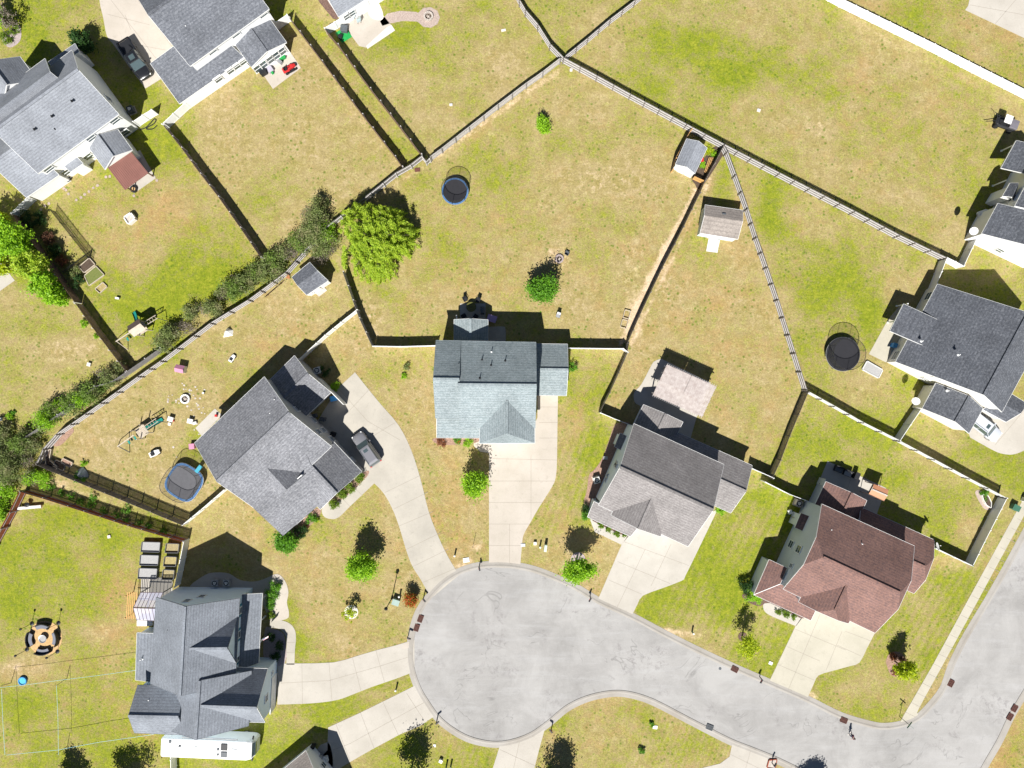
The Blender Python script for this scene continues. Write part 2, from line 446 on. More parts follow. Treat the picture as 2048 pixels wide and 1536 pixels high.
# spots: x, y, rx, ry, d-green, d-bare, d-orange
SPOTS = [
 (110,965,40,16,-.3,.5,.2),(170,990,50,14,-.2,.45,.2),(230,1015,50,14,-.2,.35,.2),(300,1045,50,12,-.1,.3,.2),
 (250,330,60,30,.35,0,-.2),(440,560,110,50,.45,-.1,-.2),(400,500,70,60,.2,0,0),(330,420,60,50,-.35,.0,.35),(250,480,80,50,-.2,0,.2),(300,640,90,60,.35,-.1,-.2),
 (450,260,60,50,-.25,.06,.0),(620,260,90,80,-.15,.1,0),(560,160,50,30,.35,-.1,0),(370,260,40,60,.3,-.1,0),(700,300,90,50,.12,0,0),
 (820,60,80,60,.35,-.1,0),(900,180,120,60,-.05,.05,0),(960,90,80,60,-.05,.04,0),
 (1400,110,110,60,.42,-.1,-.2),(1470,160,60,30,.3,-.1,-.1),(1300,180,60,20,.3,-.1,0),(1560,80,80,40,-.05,.05,0),(1640,250,40,30,-.35,.32,-.2),(1700,180,90,60,-.05,-.02,.25),(1850,230,90,60,.0,-.02,.2),(1730,350,70,50,0,.05,.15),(1900,330,70,70,.05,0,.1),
 (1220,350,90,45,-.3,.22,-.1),(1180,390,50,40,-.2,.12,-.1),(980,370,70,30,.28,-.1,-.1),(1060,300,160,30,.18,-.05,.0),(950,250,60,40,.05,.0,.15),(1180,190,60,40,-.1,.1,.0),
 (1040,420,180,60,-.02,0,.15),(880,530,50,60,.2,-.08,.2),(1290,440,60,70,.02,.05,.1),(1000,570,120,40,-.1,.05,.25),(830,640,60,40,-.1,.08,.1),(1200,610,60,60,-.15,.15,.05),(1270,560,30,80,-.2,.25,0),
 (1700,570,55,35,.45,-.15,-.2),(1740,630,25,35,.55,-.2,-.2),(1540,420,22,60,.35,-.1,0),(1620,560,40,70,.25,-.1,0),(1790,500,60,50,-.25,.18,-.1),(1700,760,60,40,-.2,.12,.0),(1810,760,40,25,.3,-.1,0),(1560,380,80,30,.1,0,.1),
 (1450,360,22,60,.45,-.15,-.2),(1420,480,50,40,.25,-.05,.1),(1400,600,80,60,-.1,.08,.15),(1560,870,50,70,.2,-.05,.0),(1430,700,60,40,-.1,.05,.1),
 (1740,870,80,30,.15,0,0),(1800,960,60,40,.12,0,0),(1930,1060,25,30,-.4,.2,.3),(1880,1125,40,18,-.35,.25,.2),
 (600,620,90,60,-.05,.12,.1),(430,740,90,50,.05,.0,.15),(500,800,60,60,.35,-.1,-.1),(370,760,70,60,.1,.02,-.1),(220,880,70,40,-.1,.12,0),(410,880,30,40,.45,-.1,-.2),(560,700,50,40,-.1,.0,.35),(250,960,70,30,0,.04,0),
 (90,700,70,40,-.25,.2,0),(180,700,60,40,-.2,.2,0),(60,620,60,50,-.05,.05,0),(40,540,40,40,.3,-.1,0),(110,660,70,20,.2,0,0),
 (60,1100,100,70,.18,-.05,-.2),(230,1180,60,60,-.2,.05,.45),(280,1280,70,60,-.15,.1,.15),(60,1320,60,50,-.45,.25,.1),(200,1400,60,60,.1,0,.1),(240,1040,80,50,.15,-.1,-.3),(20,1200,40,60,.3,-.1,-.2),(300,1450,60,40,.0,0,.55),
 (700,1050,70,60,-.05,.02,.1),(650,1260,80,50,.0,.0,.1),(600,1130,60,60,.08,-.05,.1),(480,1010,60,40,.15,-.05,.1),(900,780,50,60,-.08,.03,.1),(900,1000,50,70,-.15,.05,.3),(890,1090,40,40,-.1,.05,.3),(600,1300,30,40,.5,-.1,-.2),(580,1210,20,60,.4,-.1,-.1),
 (860,840,20,30,.3,-.1,0),(1140,760,25,60,.35,-.1,-.1),(1160,830,40,40,-.1,.1,.3),(1190,900,30,60,.35,-.1,-.1),(1150,960,40,60,.2,-.05,0),(1120,1060,40,30,-.1,.0,.3),
 (1330,1100,60,60,.12,-.05,0),(1400,1250,50,30,-.1,.05,.1),(1540,1040,20,80,.15,-.05,0),
 (1900,1200,60,60,.15,-.05,0),(1700,1380,50,40,-.15,0,.1),(1760,1400,80,30,-.1,-.02,.2),
 (1180,1400,80,12,-.2,.15,.25),(1370,1270,50,14,-.4,.55,.2),(1330,1262,25,8,-.3,.6,.2),(1430,1310,40,10,-.3,.3,.3),(900,1140,30,12,-.3,.5,.2),(930,1125,20,14,-.2,.45,.2),(1905,1332,16,22,-.5,.75,.1),(1870,1390,25,20,-.3,.3,.2),
 (1680,1438,60,8,-.3,.3,.2),(1625,1392,16,10,-.4,.6,.1),(1100,1150,40,10,-.2,.2,.3),(1985,1180,20,60,-.25,.2,.4),(1990,1500,30,60,-.4,.3,.6),
 (980,250,160,10,-.1,.0,.0),(985,268,20,8,0,.3,.2),(760,1388,28,12,-.2,.35,.1),(955,1095,14,12,-.2,.5,.1),(1100,505,20,8,-.1,.3,0),(1118,517,26,20,-.3,.5,.2),(840,575,60,5,-.1,.25,0),(855,825,12,14,-.2,.4,0),(1740,820,20,8,0,.2,0),
 (205,1265,40,25,-.4,.3,.1),(60,1240,25,14,0,.1,0),(20,1340,80,18,-.4,.25,0),(560,1390,40,10,.2,0,0),(1420,420,12,60,-.2,.35,.3),(1330,520,14,60,-.25,.35,.2),(1270,650,14,50,-.2,.4,0),(740,640,22,70,-.3,.3,.1),
 (1260,505,20,40,0,.1,.1),
]
xs = np.concatenate([[-3000,-1200,-500,-220,-120,-90], np.arange(-76,76.01,.38), [90,120,220,500,1200,3000]])
ys = np.concatenate([[-3000,-1200,-500,-200,-100,-72], np.arange(-58,58.01,.38), [72,100,200,500,1200,3000]])
X, Y = np.meshgrid(xs, ys); PXg = X * FP / HC + 1024; PYg = 768 - Y * FP / HC
gr = np.full(X.shape, .4); br = np.zeros(X.shape); og = np.full(X.shape, .2)
for poly, g, b_, o_ in LOTS:
    k = inpoly(PXg, PYg, poly); gr[k] = g; br[k] = b_; og[k] = o_
for x, y, rx, ry, g, b_, o_ in SPOTS:
    w = np.exp(-(((PXg - x) / rx) ** 2 + ((PYg - y) / ry) ** 2) * .9); gr += g * w; br += b_ * w; og += o_ * w
# sandy strips worn along the fences: x0,y0,x1,y1,half width,bare
for x0, y0, x1, y1, hw, bb in [(870,315,1120,140,7,.75),(1135,130,1440,298,5,.45),(845,335,700,425,7,.6),(1393,378,1300,560,7,1.15),(1300,560,1240,690,7,1.0),(1415,372,1262,690,3,.6),(1410,372,1450,300,7,.5),(1150,1180,1330,1265,5,.4),(1100,1440,1190,1392,5,.3),(1190,1392,1290,1398,5,.35),(1290,1398,1460,1478,4,.3),(570,40,800,335,4,.3),(60,1000,0,1080,7,.5),(925,345,700,470,5,.2),(1620,790,1545,950,4,.3),(880,1200,915,1155,5,.2),(1950,1216,1990,1100,4,.3),
                               (1640,8,2040,215,3,.3),(240,760,110,870,6,.4),(570,560,420,660,7,.2),(590,385,700,560,3,.2)]:
    dx, dy = x1 - x0, y1 - y0; L2 = dx * dx + dy * dy
    t = np.clip(((PXg - x0) * dx + (PYg - y0) * dy) / L2, 0, 1)
    d = np.hypot(PXg - x0 - t * dx, PYg - y0 - t * dy); w = np.exp(-(d / hw) ** 2); br += bb * .6 * w; gr -= .2 * w
# mowing stripes: lot outline, direction px, period px, amount
for poly, dx, dy, per, am in [([(1280,1200),(1546,962),(1640,1011),(1540,1200),(1590,1260),(1536,1366)],.45,-.89,17,.12),([(1750,1266),(1880,1100),(1946,1132),(2000,1010),(1960,1200),(1830,1400)],.5,-.86,15,.13),
                              ([(850,700),(978,700),(978,1140),(905,1110),(820,900),(760,780)],.42,.91,16,.14),([(1075,900),(1200,840),(1190,1000),(1120,1100),(1045,1090)],.35,-.94,15,.13),
                              ([(1060,1600),(1092,1458),(1185,1388),(1310,1395),(1235,1600)],.35,-.94,24,.05),([(1235,1600),(1310,1395),(1466,1480),(1459,1600)],.35,-.94,10,.16),
                              ([(870,1600),(890,1450),(985,1484),(985,1600)],.3,-.95,13,.12),([(600,1200),(830,1250),(820,1290),(600,1310)],.9,.4,15,.08),([(560,1400),(830,1344),(833,1370),(656,1455)],.9,-.4,12,.1),
                              ([(1270,0),(1690,0),(2048,210),(1960,480),(1890,515),(1128,115)],.84,.54,21,.045),([(325,250),(575,30),(805,335),(522,514)],.82,-.57,20,.04)]:
    k = inpoly(PXg, PYg, poly); s = np.sin((PXg * -dy + PYg * dx) * 2 * math.pi / per); gr[k] += (s * am)[k]
nx, ny = len(xs), len(ys)
me = bpy.data.meshes.new('ground')
idx = np.arange(nx * ny).reshape(ny, nx)
quads = np.stack([idx[:-1, :-1], idx[:-1, 1:], idx[1:, 1:], idx[1:, :-1]], -1).reshape(-1, 4)
me.vertices.add(nx * ny); me.vertices.foreach_set('co', np.stack([X, Y, np.zeros_like(X)], -1).ravel())
me.loops.add(len(quads) * 4); me.loops.foreach_set('vertex_index', quads.ravel())
me.polygons.add(len(quads)); me.polygons.foreach_set('loop_start', np.arange(len(quads)) * 4); me.polygons.foreach_set('loop_total', np.full(len(quads), 4))
me.update(calc_edges=True)
ca = me.color_attributes.new('lawn', 'FLOAT_COLOR', 'POINT')
ca.data.foreach_set('color', np.stack([gr, br, og, np.ones_like(gr)], -1).ravel().astype(np.float32))
me.materials.append(M['grass'])
o = bpy.data.objects.new('ground', me); C.objects.link(o); tag(o, kind='structure')

# ================================================================== ROAD + KERB
top_edge = [(2100,980),(2048,1078),(1990,1183),(1938,1270),(1913,1318),(1902,1345),(1890,1378),(1868,1408),(1838,1438),(1805,1452),(1770,1457),(1740,1453),(1680,1435),(1613,1402),(1540,1370),(1460,1335),(1390,1302),(1330,1272),(1262,1236),(1195,1205),(1150,1178),(1100,1155),(1060,1141),(1020,1134),(985,1133),(950,1137),(916,1149),(885,1170),(860,1197),(843,1222),(832,1250),(826,1280),(824,1310),(828,1340),(840,1375),(858,1405),(880,1435),(912,1460),(945,1476),(985,1484),(1020,1481),(1060,1467),(1095,1443),(1130,1414),(1165,1396),(1200,1386),(1235,1382),(1270,1387),(1310,1401),(1370,1432),(1420,1458),(1462,1479),(1500,1494),(1545,1512),(1600,1538),(1680,1580)]
right_edge = [(1930,1600),(1965,1532),(1995,1480),(2020,1428),(2060,1360),(2110,1270)]
E1 = smooth_line(top_edge, 4); E2 = smooth_line(right_edge, 4)
mb = MB(); mb.poly([P(x, y, .012) for x, y in E1] + [P(1700,1700,.012), P(1900,1700,.012)] + [P(x, y, .012) for x, y in E2] + [P(2250,1100,.012), P(2250,900,.012)])
tag(mb.build('road', M['road']), kind='structure')
def kerb(name, line, side, w=.78):
    pts = [P(x, y) for x, y in line]; mb = MB(); L = []
    for i, p in enumerate(pts):
        a = pts[max(0, i - 1)]; b = pts[min(len(pts) - 1, i + 1)]; d = (b - a).normalized(); n = Vector((-d.y, d.x, 0)) * side
        prof = [(-.16, -.02), (-.12, .07), (.10, .10), (.30, .045), (w, .018), (w, -.02)]
        L.append([p + n * u + Vector((0, 0, z)) for u, z in prof])
    i0 = 0; k = 6
    for r in L: mb.v += r
    for i in range(len(L) - 1):
        for j in range(k - 1):
            q = (i * k + j, (i + 1) * k + j, (i + 1) * k + j + 1, i * k + j + 1)
            mb.f.append(q if side < 0 else q[::-1]); mb.m.append(0)
    o = mb.build(name, M['kerb']); tag(o, kind='structure'); return o
kerb('kerb', E1, -1); kerb('kerb', E2, -1)

# ================================================================== DRIVEWAYS, WALKS, PATIOS
def slab(name, pts, m, joints=(), z=.03, z0=-.05):
    mb = MB(); mb.prism([P2(p) for p in pts], z0, z, 0)
    for a, b in joints:
        a, b = P2(a), P2(b); d = (b - a).normalized(); n = Vector((-d.y, d.x, 0)) * .025
        zz_ = z + .004
        mb.poly([(a - n).to_tuple()[:2] + (zz_,), (b - n).to_tuple()[:2] + (zz_,), (b + n).to_tuple()[:2] + (zz_,), (a + n).to_tuple()[:2] + (zz_,)], 1)
    o = mb.build(name, [m, M['joint']]); tag(o, kind='structure'); return o
# centre house
right = smooth_line([(1114,921),(1112.5,947),(1108,966),(1092,993),(1075,1020),(1059,1048),(1047,1070),(1044,1091),(1040,1137)], 3)
slab('driveway', [(978,1134),(978,906),(960,903),(948,892),(945,877),(945,860),(1062,860),(1075,835),(1075,780),(1116,780)] + right, M['conc_pink'],
     [((978,1091),(1044,1091)),((978,1048),(1059,1048)),((978,1005),(1084,1005)),((978,962),(1109,962)),((985,917),(1114,920)),((1019,1134),(1019,1048)),((1062,1040),(1062,910)),((1078,814),(1116,814)),((1078,845),(1116,845)),((1078,876),(1116,876))])
# left-centre house
lt = smooth_line([(862,1197),(842,1160),(824.6,1132),(812,1099),(798,1052),(783.6,1015),(767,986),(748.7,966.7)], 3)
wk = smooth_line([(748.7,966.7),(700,1013),(682,1031),(672,1037),(664.6,1038),(653,1036),(646,1030),(644,1018),(655,1004)], 3)
rt = smooth_line([(710,744.6),(735,776),(762,809),(797,850),(822.5,900),(842,961.5),(857.4,1023),(878,1076),(896,1113),(918,1150)], 3)
slab('driveway', lt[:-1] + wk + [(700,950),(640,880),(630,850),(676,776)] + rt, M['conc'],
     [((788,1018),(856,984)),((798,1052),(866,1023)),((812,1099),(880,1066)),((826,1133),(897,1098)),((845,1165),(915,1135)),((676,776),(735,842)),((700,820),(742,775)),((735,842),(800,880)),((718,890),(790,845)),((842,950),(770,985)),((700,1013),(682,994)),((725,991),(708,975))])
# lower-left house, upper of the two
slab('driveway', smooth_line([(555,1327),(600,1326.7),(667.7,1324.6),(710,1313),(754,1300),(790,1291),(829,1279)], 2) + smooth_line([(829,1343),(790,1358),(743.6,1373.8),(700,1391),(676,1399.5),(640,1405),(600,1407.7),(555,1409)], 2), M['conc_pale'],
     [((604,1327),(605,1407)),((658,1325),(664,1401)),((705,1315),(722,1382)),((752,1301),(769,1364)),((562,1366),(658,1361)),((658,1361),(760,1332)),((760,1332),(826,1311))])
# bottom-left driveway
slab('driveway', [(656.4,1454.8),(721,1425),(780,1396),(834,1369)] + [(848,1396),(872,1430)] + [(840,1452),(801,1468),(743.6,1499),(700,1524),(640,1560),(600,1560),(655,1500)], M['conc_pale'],
     [((672,1448),(700,1521)),((721,1425),(748,1496)),((766,1404),(797,1470)),((813,1386),(848,1440)),((660,1502),(700,1487)),((700,1487),(848,1405))])
slab('driveway', [(1002,1484),(1050,1474),(1092,1449),(1078,1500),(1060,1570),(975,1570)], M['conc_pale'], [((1000,1499),(1080,1536)),((1040,1478),(1022,1560))])
slab('driveway', [(1466,1480),(1500,1494),(1538,1510),(1530,1570),(1380,1570),(1403,1536),(1440,1527),(1459,1513)], M['conc_pale'], [((1460,1508),(1535,1545)),((1502,1497),(1485,1560))])
# right-centre house
slab('driveway', [(1193.5,1204),(1243,1089.7),(1272,1048),(1300,1020),(1380,1040),(1433,1020)] + smooth_line([(1433,1023),(1400,1092),(1371,1151),(1363,1161.5),(1320,1178),(1286,1191),(1275,1208),(1261,1237)], 2), M['conc_pale'],
     [((1250,1084),(1378,1131)),((1235,1123),(1340,1167)),((1218,1160),(1283,1188)),((1342,1088),(1302,1172)),((1290,1099),(1231,1221))])
slab('walkway', [(1180,1038),(1184,1050),(1189.7,1064),(1243,1089.4),(1262,1066),(1200,1036)], M['conc_pale'])
# brown-roofed house
slab('driveway', [(1536.4,1367),(1591,1252),(1606,1230),(1640,1200),(1750,1230),(1751,1264)] + smooth_line([(1749.7,1265.6),(1733,1298),(1719,1325),(1700,1332),(1660,1343),(1637,1350.7),(1628,1366),(1612,1403)], 2), M['conc_yel'],
     [((1590,1258),(1692,1300)),((1574,1293),(1640,1322)),((1556,1329),(1628,1360)),((1640,1228),(1575,1382)),((1684,1262),(1652,1340)),((1674,1290),(1722,1312)),((1690,1262),(1742,1282))])
slab('walkway', smooth_line([(1541,1206),(1527,1208),(1529,1222),(1545,1233),(1591.8,1252)], 4) + [(1604,1236),(1590,1226)], M['conc_pale'])
# top-left
slab('driveway', smooth_line([(196,-60),(199,0),(207,37),(214,72),(228,90),(252,125),(291,177)], 3) + [(322,158),(315,120),(346.6,94),(281,0),(262,-60)], M['conc_pink'],
     [((213,28),(300,50)),((222,80),(330,100)),((222,0),(330,140)),((262,-20),(345,95)),((250,30),(262,60))])
slab('driveway', [(-30,262),(0,278),(17.6,294),(0,307),(-30,330)], M['conc_pink'])
# right
slab('driveway', [(1935,862),(1965,812),(2012,840),(2060,800),(2120,790),(2120,880)] + smooth_line([(2048,901),(2030,908),(2014,909),(1993.6,904),(1965,889),(1940.5,875)], 3), M['conc_pale'], [((1990,890),(2048,820))])
slab('sidewalk', smooth_line([(2090,922),(2044,1002.5),(1985,1110),(1927.4,1215),(1864,1332),(1806.4,1432),(1795,1456)], 2) + smooth_line([(1840,1440),(1836,1428),(1838,1416),(1884,1332),(1948,1215),(2048,1031),(2120,900)], 3), M['conc_yel'],
     [((1806+t*21.5,1432-t*37.2),(1826+t*21.5,1442-t*37.2)) for t in np.arange(-.3,11.5,.52)])
slab('patio', [(1930,20),(1936,12),(1945,-30),(2120,-30),(2120,110)], M['conc_pale'], [((1990,48),(2048,-20)),((1940,10),(2048,30))])
slab('patio', [(-40,490),(0,523),(29.7,561),(0,582),(-40,600)], M['conc_pale'])
slab('patio', [(514,131),(546,178),(602,136),(580,103),(560,96)], M['conc_pink'])
slab('patio', [(680,40),(718,92),(736,96),(768,68),(790,60),(770,35),(735,0),(690,10)], M['conc_pink'])
slab('patio', [(1775.7,639.5),(1737.7,708),(1771.6,724.6),(1820,670),(1800,610)], M['conc_yel'])
slab('patio', [(1655,922),(1772,976),(1752,1032),(1700,1060),(1622,1003)], M['conc_pale'], [((1705,946),(1680,1020))])
slab('patio', smooth_line([(1322,717),(1310,722),(1303.6,729),(1283,768),(1269,784),(1267.5,796),(1271,806),(1283,813),(1300,822)], 3) + [(1380,880),(1392,838),(1420,765)], M['conc_pale'])
slab('patio', [(920,607),(971,607),(971,645),(920,645)], M['conc_pale'])
slab('patio', smooth_line([(977,654),(1004,653),(1011,658),(1011,690)], 3) + [(977,690)], M['slab'])
slab('patio', [(268,387),(311.7,356.5),(280,300),(225,330)], M['conc_pale'])
slab('patio', [(391,856),(403.6,872),(444,830),(430,817)], M['conc_pale'])
slab('patio', smooth_line([(655,1484),(661,1492),(666,1520),(664,1560)], 3) + [(600,1560),(640,1490)], M['kerb'])
slab('patio', [(282,1155),(345,1155),(345,1200),(282,1200)], M['conc_pale'])
# entrance walk of the lower-left house
outer = smooth_line([(540,1238),(560,1240),(578,1246),(589,1258),(592,1275),(590,1300),(589,1329)], 4); inner = smooth_line([(573,1329),(573,1300),(573,1280),(568,1266),(556,1257),(540,1256)], 4)
slab('walkway', outer + inner, M['conc'], [((590,1285),(573,1285)),((589,1305),(573,1305))])
# brick path and fire-pit circle behind the top house
oc = [(857 + 23 * math.cos(t), 35 + 21 * math.sin(t)) for t in np.linspace(-2.7, 2.7, 9)]
slab('brick_path', [(760,43),(775,27),(800,22),(833,24)] + oc + [(833,43),(805,42),(780,47),(765,52)], M['brick'])
def bed(name, pts, m, z=.035, sm=True): 
    mb = MB(); mb.prism([P2(p) for p in (smooth_line(pts, 3, True) if sm else pts)], -.03, z, 0); return tag(mb.build(name, m), kind='structure')
bed('mulch_bed', [(1262,850),(1240,846),(1228,852),(1218,880),(1205,915),(1190,938),(1178,950),(1174,980),(1168,1004),(1172,1030),(1200,1010),(1245,920)], M['mulch_pale'])
bed('mulch_bed', [(560,1150),(572,1165),(577,1185),(574,1205),(578,1225),(573,1238),(540,1238),(520,1200),(470,1180),(400,1176),(380,1172),(410,1150),(430,1145),(458,1147),(480,1160),(510,1163),(535,1155),(548,1149)], M['conc_pink'])
bed('mulch_bed', [(545,1258),(560,1262),(570,1276),(570,1326),(530,1326),(530,1258)], M['mulch_pink'])
bed('mulch_bed', [(870,876),(960,876),(950,886),(935,888),(900,890),(875,888)], M['mulch_pale'])
bed('mulch_bed', [(575,1075),(590,1078),(640,1030),(628,1018),(560,1068)], M['mulch_pale'])
bed('mulch_bed', [(668,1004),(690,995),(735,952),(728,944),(660,1000)], M['mulch_pale'])
bed('mulch_bed', [(1484,1190),(1500,1206),(1520,1212),(1540,1206),(1600,1236),(1600,1226),(1520,1185)], M['mulch'])
bed('mulch_bed', [(1186,1042),(1240,1068),(1254,1070),(1190,1035)], M['mulch'])
bed('mulch_bed', [(1772,1322),(1778,1308),(1793,1303),(1806,1310),(1808,1328),(1795,1352),(1782,1350),(1776,1338)], M['mulch_pale'])
bed('mulch_bed', [(132,850),(148,860),(140,872),(122,890),(108,892),(104,880)], M['mulch_pale'])
bed('mulch_bed', [(6,85),(20,95),(38,85),(43,68),(38,50),(20,60),(5,70)], M['mulch_pink'])
bed('mulch_bed', [(1950,985),(1962,982),(1982,1010),(1978,1020),(1965,1014)], M['brick'])
bed('mulch_bed', [(738,30),(752,40),(766,38),(764,20),(752,0),(736,4)], M['gravel'])
bed('mulch_bed', [(733,92),(735,98),(790,61),(783,50),(774,55)], M['gravel'], .06, False)
bed('mulch_bed', [(634,-4),(660,30),(668,38),(676,34),(655,-8)], M['mulch'])
bed('mulch_bed', [(1403,375),(1452,300),(1446,292),(1425,296),(1385,350),(1390,368)], M['soil'], .02)
bed('bare_soil', [(826,1284),(815,1284),(806,1290),(806,1298),(826,1292)], M['conc_pink'])
def ringbed(x, y, r, m): 
    mb = MB(); mb.prism([P(x, y) + Vector((math.cos(t), math.sin(t), 0)) * r for t in np.linspace(0, 2 * math.pi, 28)[:-1]], -.03, .05); tag(mb.build('mulch_ring', m), kind='structure')
ringbed(1156,1119,1.0,M['mulch_pink']); ringbed(1485,1273,.6,M['mulch']); ringbed(702.5,1224,.95,M['gravel'])

# ================================================================== HOUSES
class House:
    def __init__(s, name, px, py, label, cat='house', roofm=None, wallm=None, pane=None):
        s.root = thing(name, P(px, py), label, cat); s.rm, s.wm = roofm, wallm
        s.roof, s.wall = MB(), MB(); s.ridge = []; s.post = []; s.walls = {}
    def _roof(s, facets, th=.16, fm=1):
        # facets: lists of world points (upper skin); closed slab with white edge boards
        mb = s.roof; edges = {}
        key = lambda p: (round(p.x, 3), round(p.y, 3), round(p.z, 3))
        for f in facets:
            # orient up
            n = Vector((0, 0, 0))
            for i in range(1, len(f) - 1): n += (f[i] - f[0]).cross(f[i + 1] - f[0])
            if n.z < 0: f = f[::-1]
            mb.poly(f, 0); mb.poly([p - Vector((0, 0, th)) for p in f][::-1], 1)
            for i in range(len(f)):
                a, b = f[i], f[(i + 1) % len(f)]; k = (key(a), key(b)); kr = (key(b), key(a))
                if kr in edges: edges.pop(kr)
                else: edges[k] = (a, b)
        for a, b in edges.values():
            # fascia board stands slightly proud
            d = (b - a); n = Vector((d.y, -d.x, 0)); n = n.normalized() * .03 if n.length > 1e-6 else Vector((0,0,0))
            dz = Vector((0, 0, th + .02)); up = Vector((0, 0, .015))
            mb.poly([a + n + up, a + n - dz, b + n - dz, b + n + up], fm)
            mb.poly([a + up, a + n + up, b + n + up, b + up], fm)
    def gable(s, key, c, ea, eb, hr, t=.5, e0=None, e1=None, over=.32, rake=.2, walls=True, cap=True, fm=1):
        """c: photo pixels of the eave corners A0,A1,B1,B0. e0/e1: None open gable, ('hip',d) or ('jerk',f,d)"""
        A0, A1, B1, B0 = P2(c[0], ea), P2(c[1], ea), P2(c[2], eb), P2(c[3], eb)
        def rp(a, b):
            q = a.lerp(b, t); q.z = hr; return q
        R0, R1 = rp(A0, B0), rp(A1, B1); u = (R1 - R0).normalized()
        fa, fb = [A0, A1], [B1, B0]; extra = []
        def end(e, A, B, Rr, sgn):
            if e is None: return [Rr], [Rr], Rr
            if e[0] == 'hip':
                q = Rr + u * sgn * e[1]; extra.append([A, B, q]); return [q], [q], q
            q = Rr + u * sgn * e[2]; ja = A.lerp(Rr, e[1]); jb = B.lerp(Rr, e[1]); extra.append([ja, jb, q]); return [ja, q], [jb, q], q
        a1, b1, q1 = end(e1, A1, B1, R1, -1); a0, b0, q0 = end(e0, A0, B0, R0, 1)
        FA = [A0, A1] + a1 + a0[::-1]; FB = [B1, B0] + b0 + b1[::-1]
        s._roof([FA, FB] + extra, fm=fm)
        if cap:
            s.ridge.append((q0 + Vector((0, 0, .03)), q1 + Vector((0, 0, .03))))
        if walls:
            v = (B0 - A0); v.z = 0; v.normalize(); uu = Vector((u.x, u.y, 0)).normalized()
            ra = (hr - ea) / max((Vector((R0.x - A0.x, R0.y - A0.y)).length), .1); rb = (hr - eb) / max(Vector((R0.x - B0.x, R0.y - B0.y)).length, .1)
            g = .17
            a0w = A0 + v * over + uu * rake; a1w = A1 + v * over - uu * rake; b0w = B0 - v * over + uu * rake; b1w = B1 - v * over - uu * rake
            for q, r_ in ((a0w, ra), (a1w, ra), (b0w, rb), (b1w, rb)): q.z += over * r_ - g
            r0w, r1w = R0 + uu * rake - Vector((0, 0, g)), R1 - uu * rake - Vector((0, 0, g))
            gnd = lambda p: Vector((p.x, p.y, 0))
            def endpts(e, a, b, rr):
                if e is None: return [a, rr, b]
                if e[0] == 'hip': return [a, b]
                f = e[1]; return [a, a.lerp(rr, f), b.lerp(rr, f), b]
            w = s.wall
            for pts in ([a0w, a1w], [b1w, b0w]): w.poly([gnd(pts[0]), gnd(pts[1]), pts[1], pts[0]], 0)
            e_ = endpts(e0, a0w, b0w, r0w); w.poly([gnd(a0w)] + e_ + [gnd(b0w)], 0)
            e_ = endpts(e1, a1w, b1w, r1w); w.poly([gnd(b1w)] + e_[::-1] + [gnd(a1w)], 0)
            cen = (a0w + b1w) / 2
            for k, (p, q) in {'A': (a0w, a1w), 'B': (b0w, b1w), '0': (a0w, b0w), '1': (a1w, b1w)}.items():
                d = gnd(q) - gnd(p); n = Vector((d.y, -d.x, 0)).normalized()
                if n.dot(gnd(p) - gnd(cen)) < 0: n = -n
                s.walls[key + k] = (gnd(p), d.normalized(), n)
        return A0, A1, B1, B0
    def shed(s, key, hi0, hi1, lo1, lo0, hh, hl, walls=True, over=.2, fm=1):
        a, b, c_, d = P2(hi0, hh), P2(hi1, hh), P2(lo1, hl), P2(lo0, hl)
        s._roof([[a, b, c_, d]], fm=fm)
        if walls:
            cen = (a + b + c_ + d) / 4; q = []
            for p in (a, b, c_, d):
                r_ = p + (cen - p).normalized() * over * 1.4; r_.z = p.z - .2; q.append(r_)
            gnd = lambda p: Vector((p.x, p.y, 0))
            for i in range(4):
                j = (i + 1) % 4; s.wall.poly([gnd(q[j]), gnd(q[i]), q[i], q[j]], 0)
            for k, i, j in (('A', 0, 1), ('1', 1, 2), ('B', 3, 2), ('0', 0, 3)):
                dd = gnd(q[j]) - gnd(q[i]); n = Vector((dd.y, -dd.x, 0)).normalized()
                if n.dot(gnd(q[i]) - gnd(cen)) < 0: n = -n
                s.walls[key + k] = (gnd(q[i]), dd.normalized(), n)
    def window(s, wk, px, py, z, w=1.0, h=1.3, shutters=None, kind='window', panes=2):
        p0, d, n = s.walls[wk]; q = P(px, py, z); t = (q - p0).dot(d); c = p0 + d * t; c.z = z
        rot = math.atan2(d.y, d.x); T = Matrix.Rotation(rot, 3, 'Z')
        f = MB(); 
        for dx, dz, sx, sz in ((0, h / 2, w + .16, .09), (0, -h / 2, w + .2, .09), (-w / 2, 0, .09, h), (w / 2, 0, .09, h), (0, 0, w, .05)):
            f.box(c + d * dx + n * .05 + Vector((0, 0, dz)), (sx, .1, sz), rot)
        fo = f.build(kind, M['trim'], s.root)
        g = MB(); g.box(c + n * .03, (w - .08, .05, h - .08), rot); g.build('pane', M['glass'], fo)
        if shutters:
            for k in (-1, 1):
                sh = MB(); sh.box(c + d * k * (w / 2 + .24) + n * .04, (.34, .05, h + .1), rot); sh.build('shutter', shutters, s.root)
    def door(s, wk, px, py, w=.95, h=2.05, m=None, panels=True):
        p0, d, n = s.walls[wk]; q = P(px, py, 1.0); t = (q - p0).dot(d); c = p0 + d * t; rot = math.atan2(d.y, d.x)
        f = MB(); f.box(c + n * .04 + Vector((0, 0, h / 2)), (w, .08, h), rot)
        for i in range(3): f.box(c + n * .09 + Vector((0, 0, .4 + i * .62)), (w * .7, .03, .4), rot)
        fo = f.build('door', m or M['trim'], s.root)
        k = MB(); k.box(c + n * .12 + d * (w * .4) + Vector((0, 0, 1.0)), (.12, .06, .06), rot); k.build('handle', M['dkgrey'], fo)
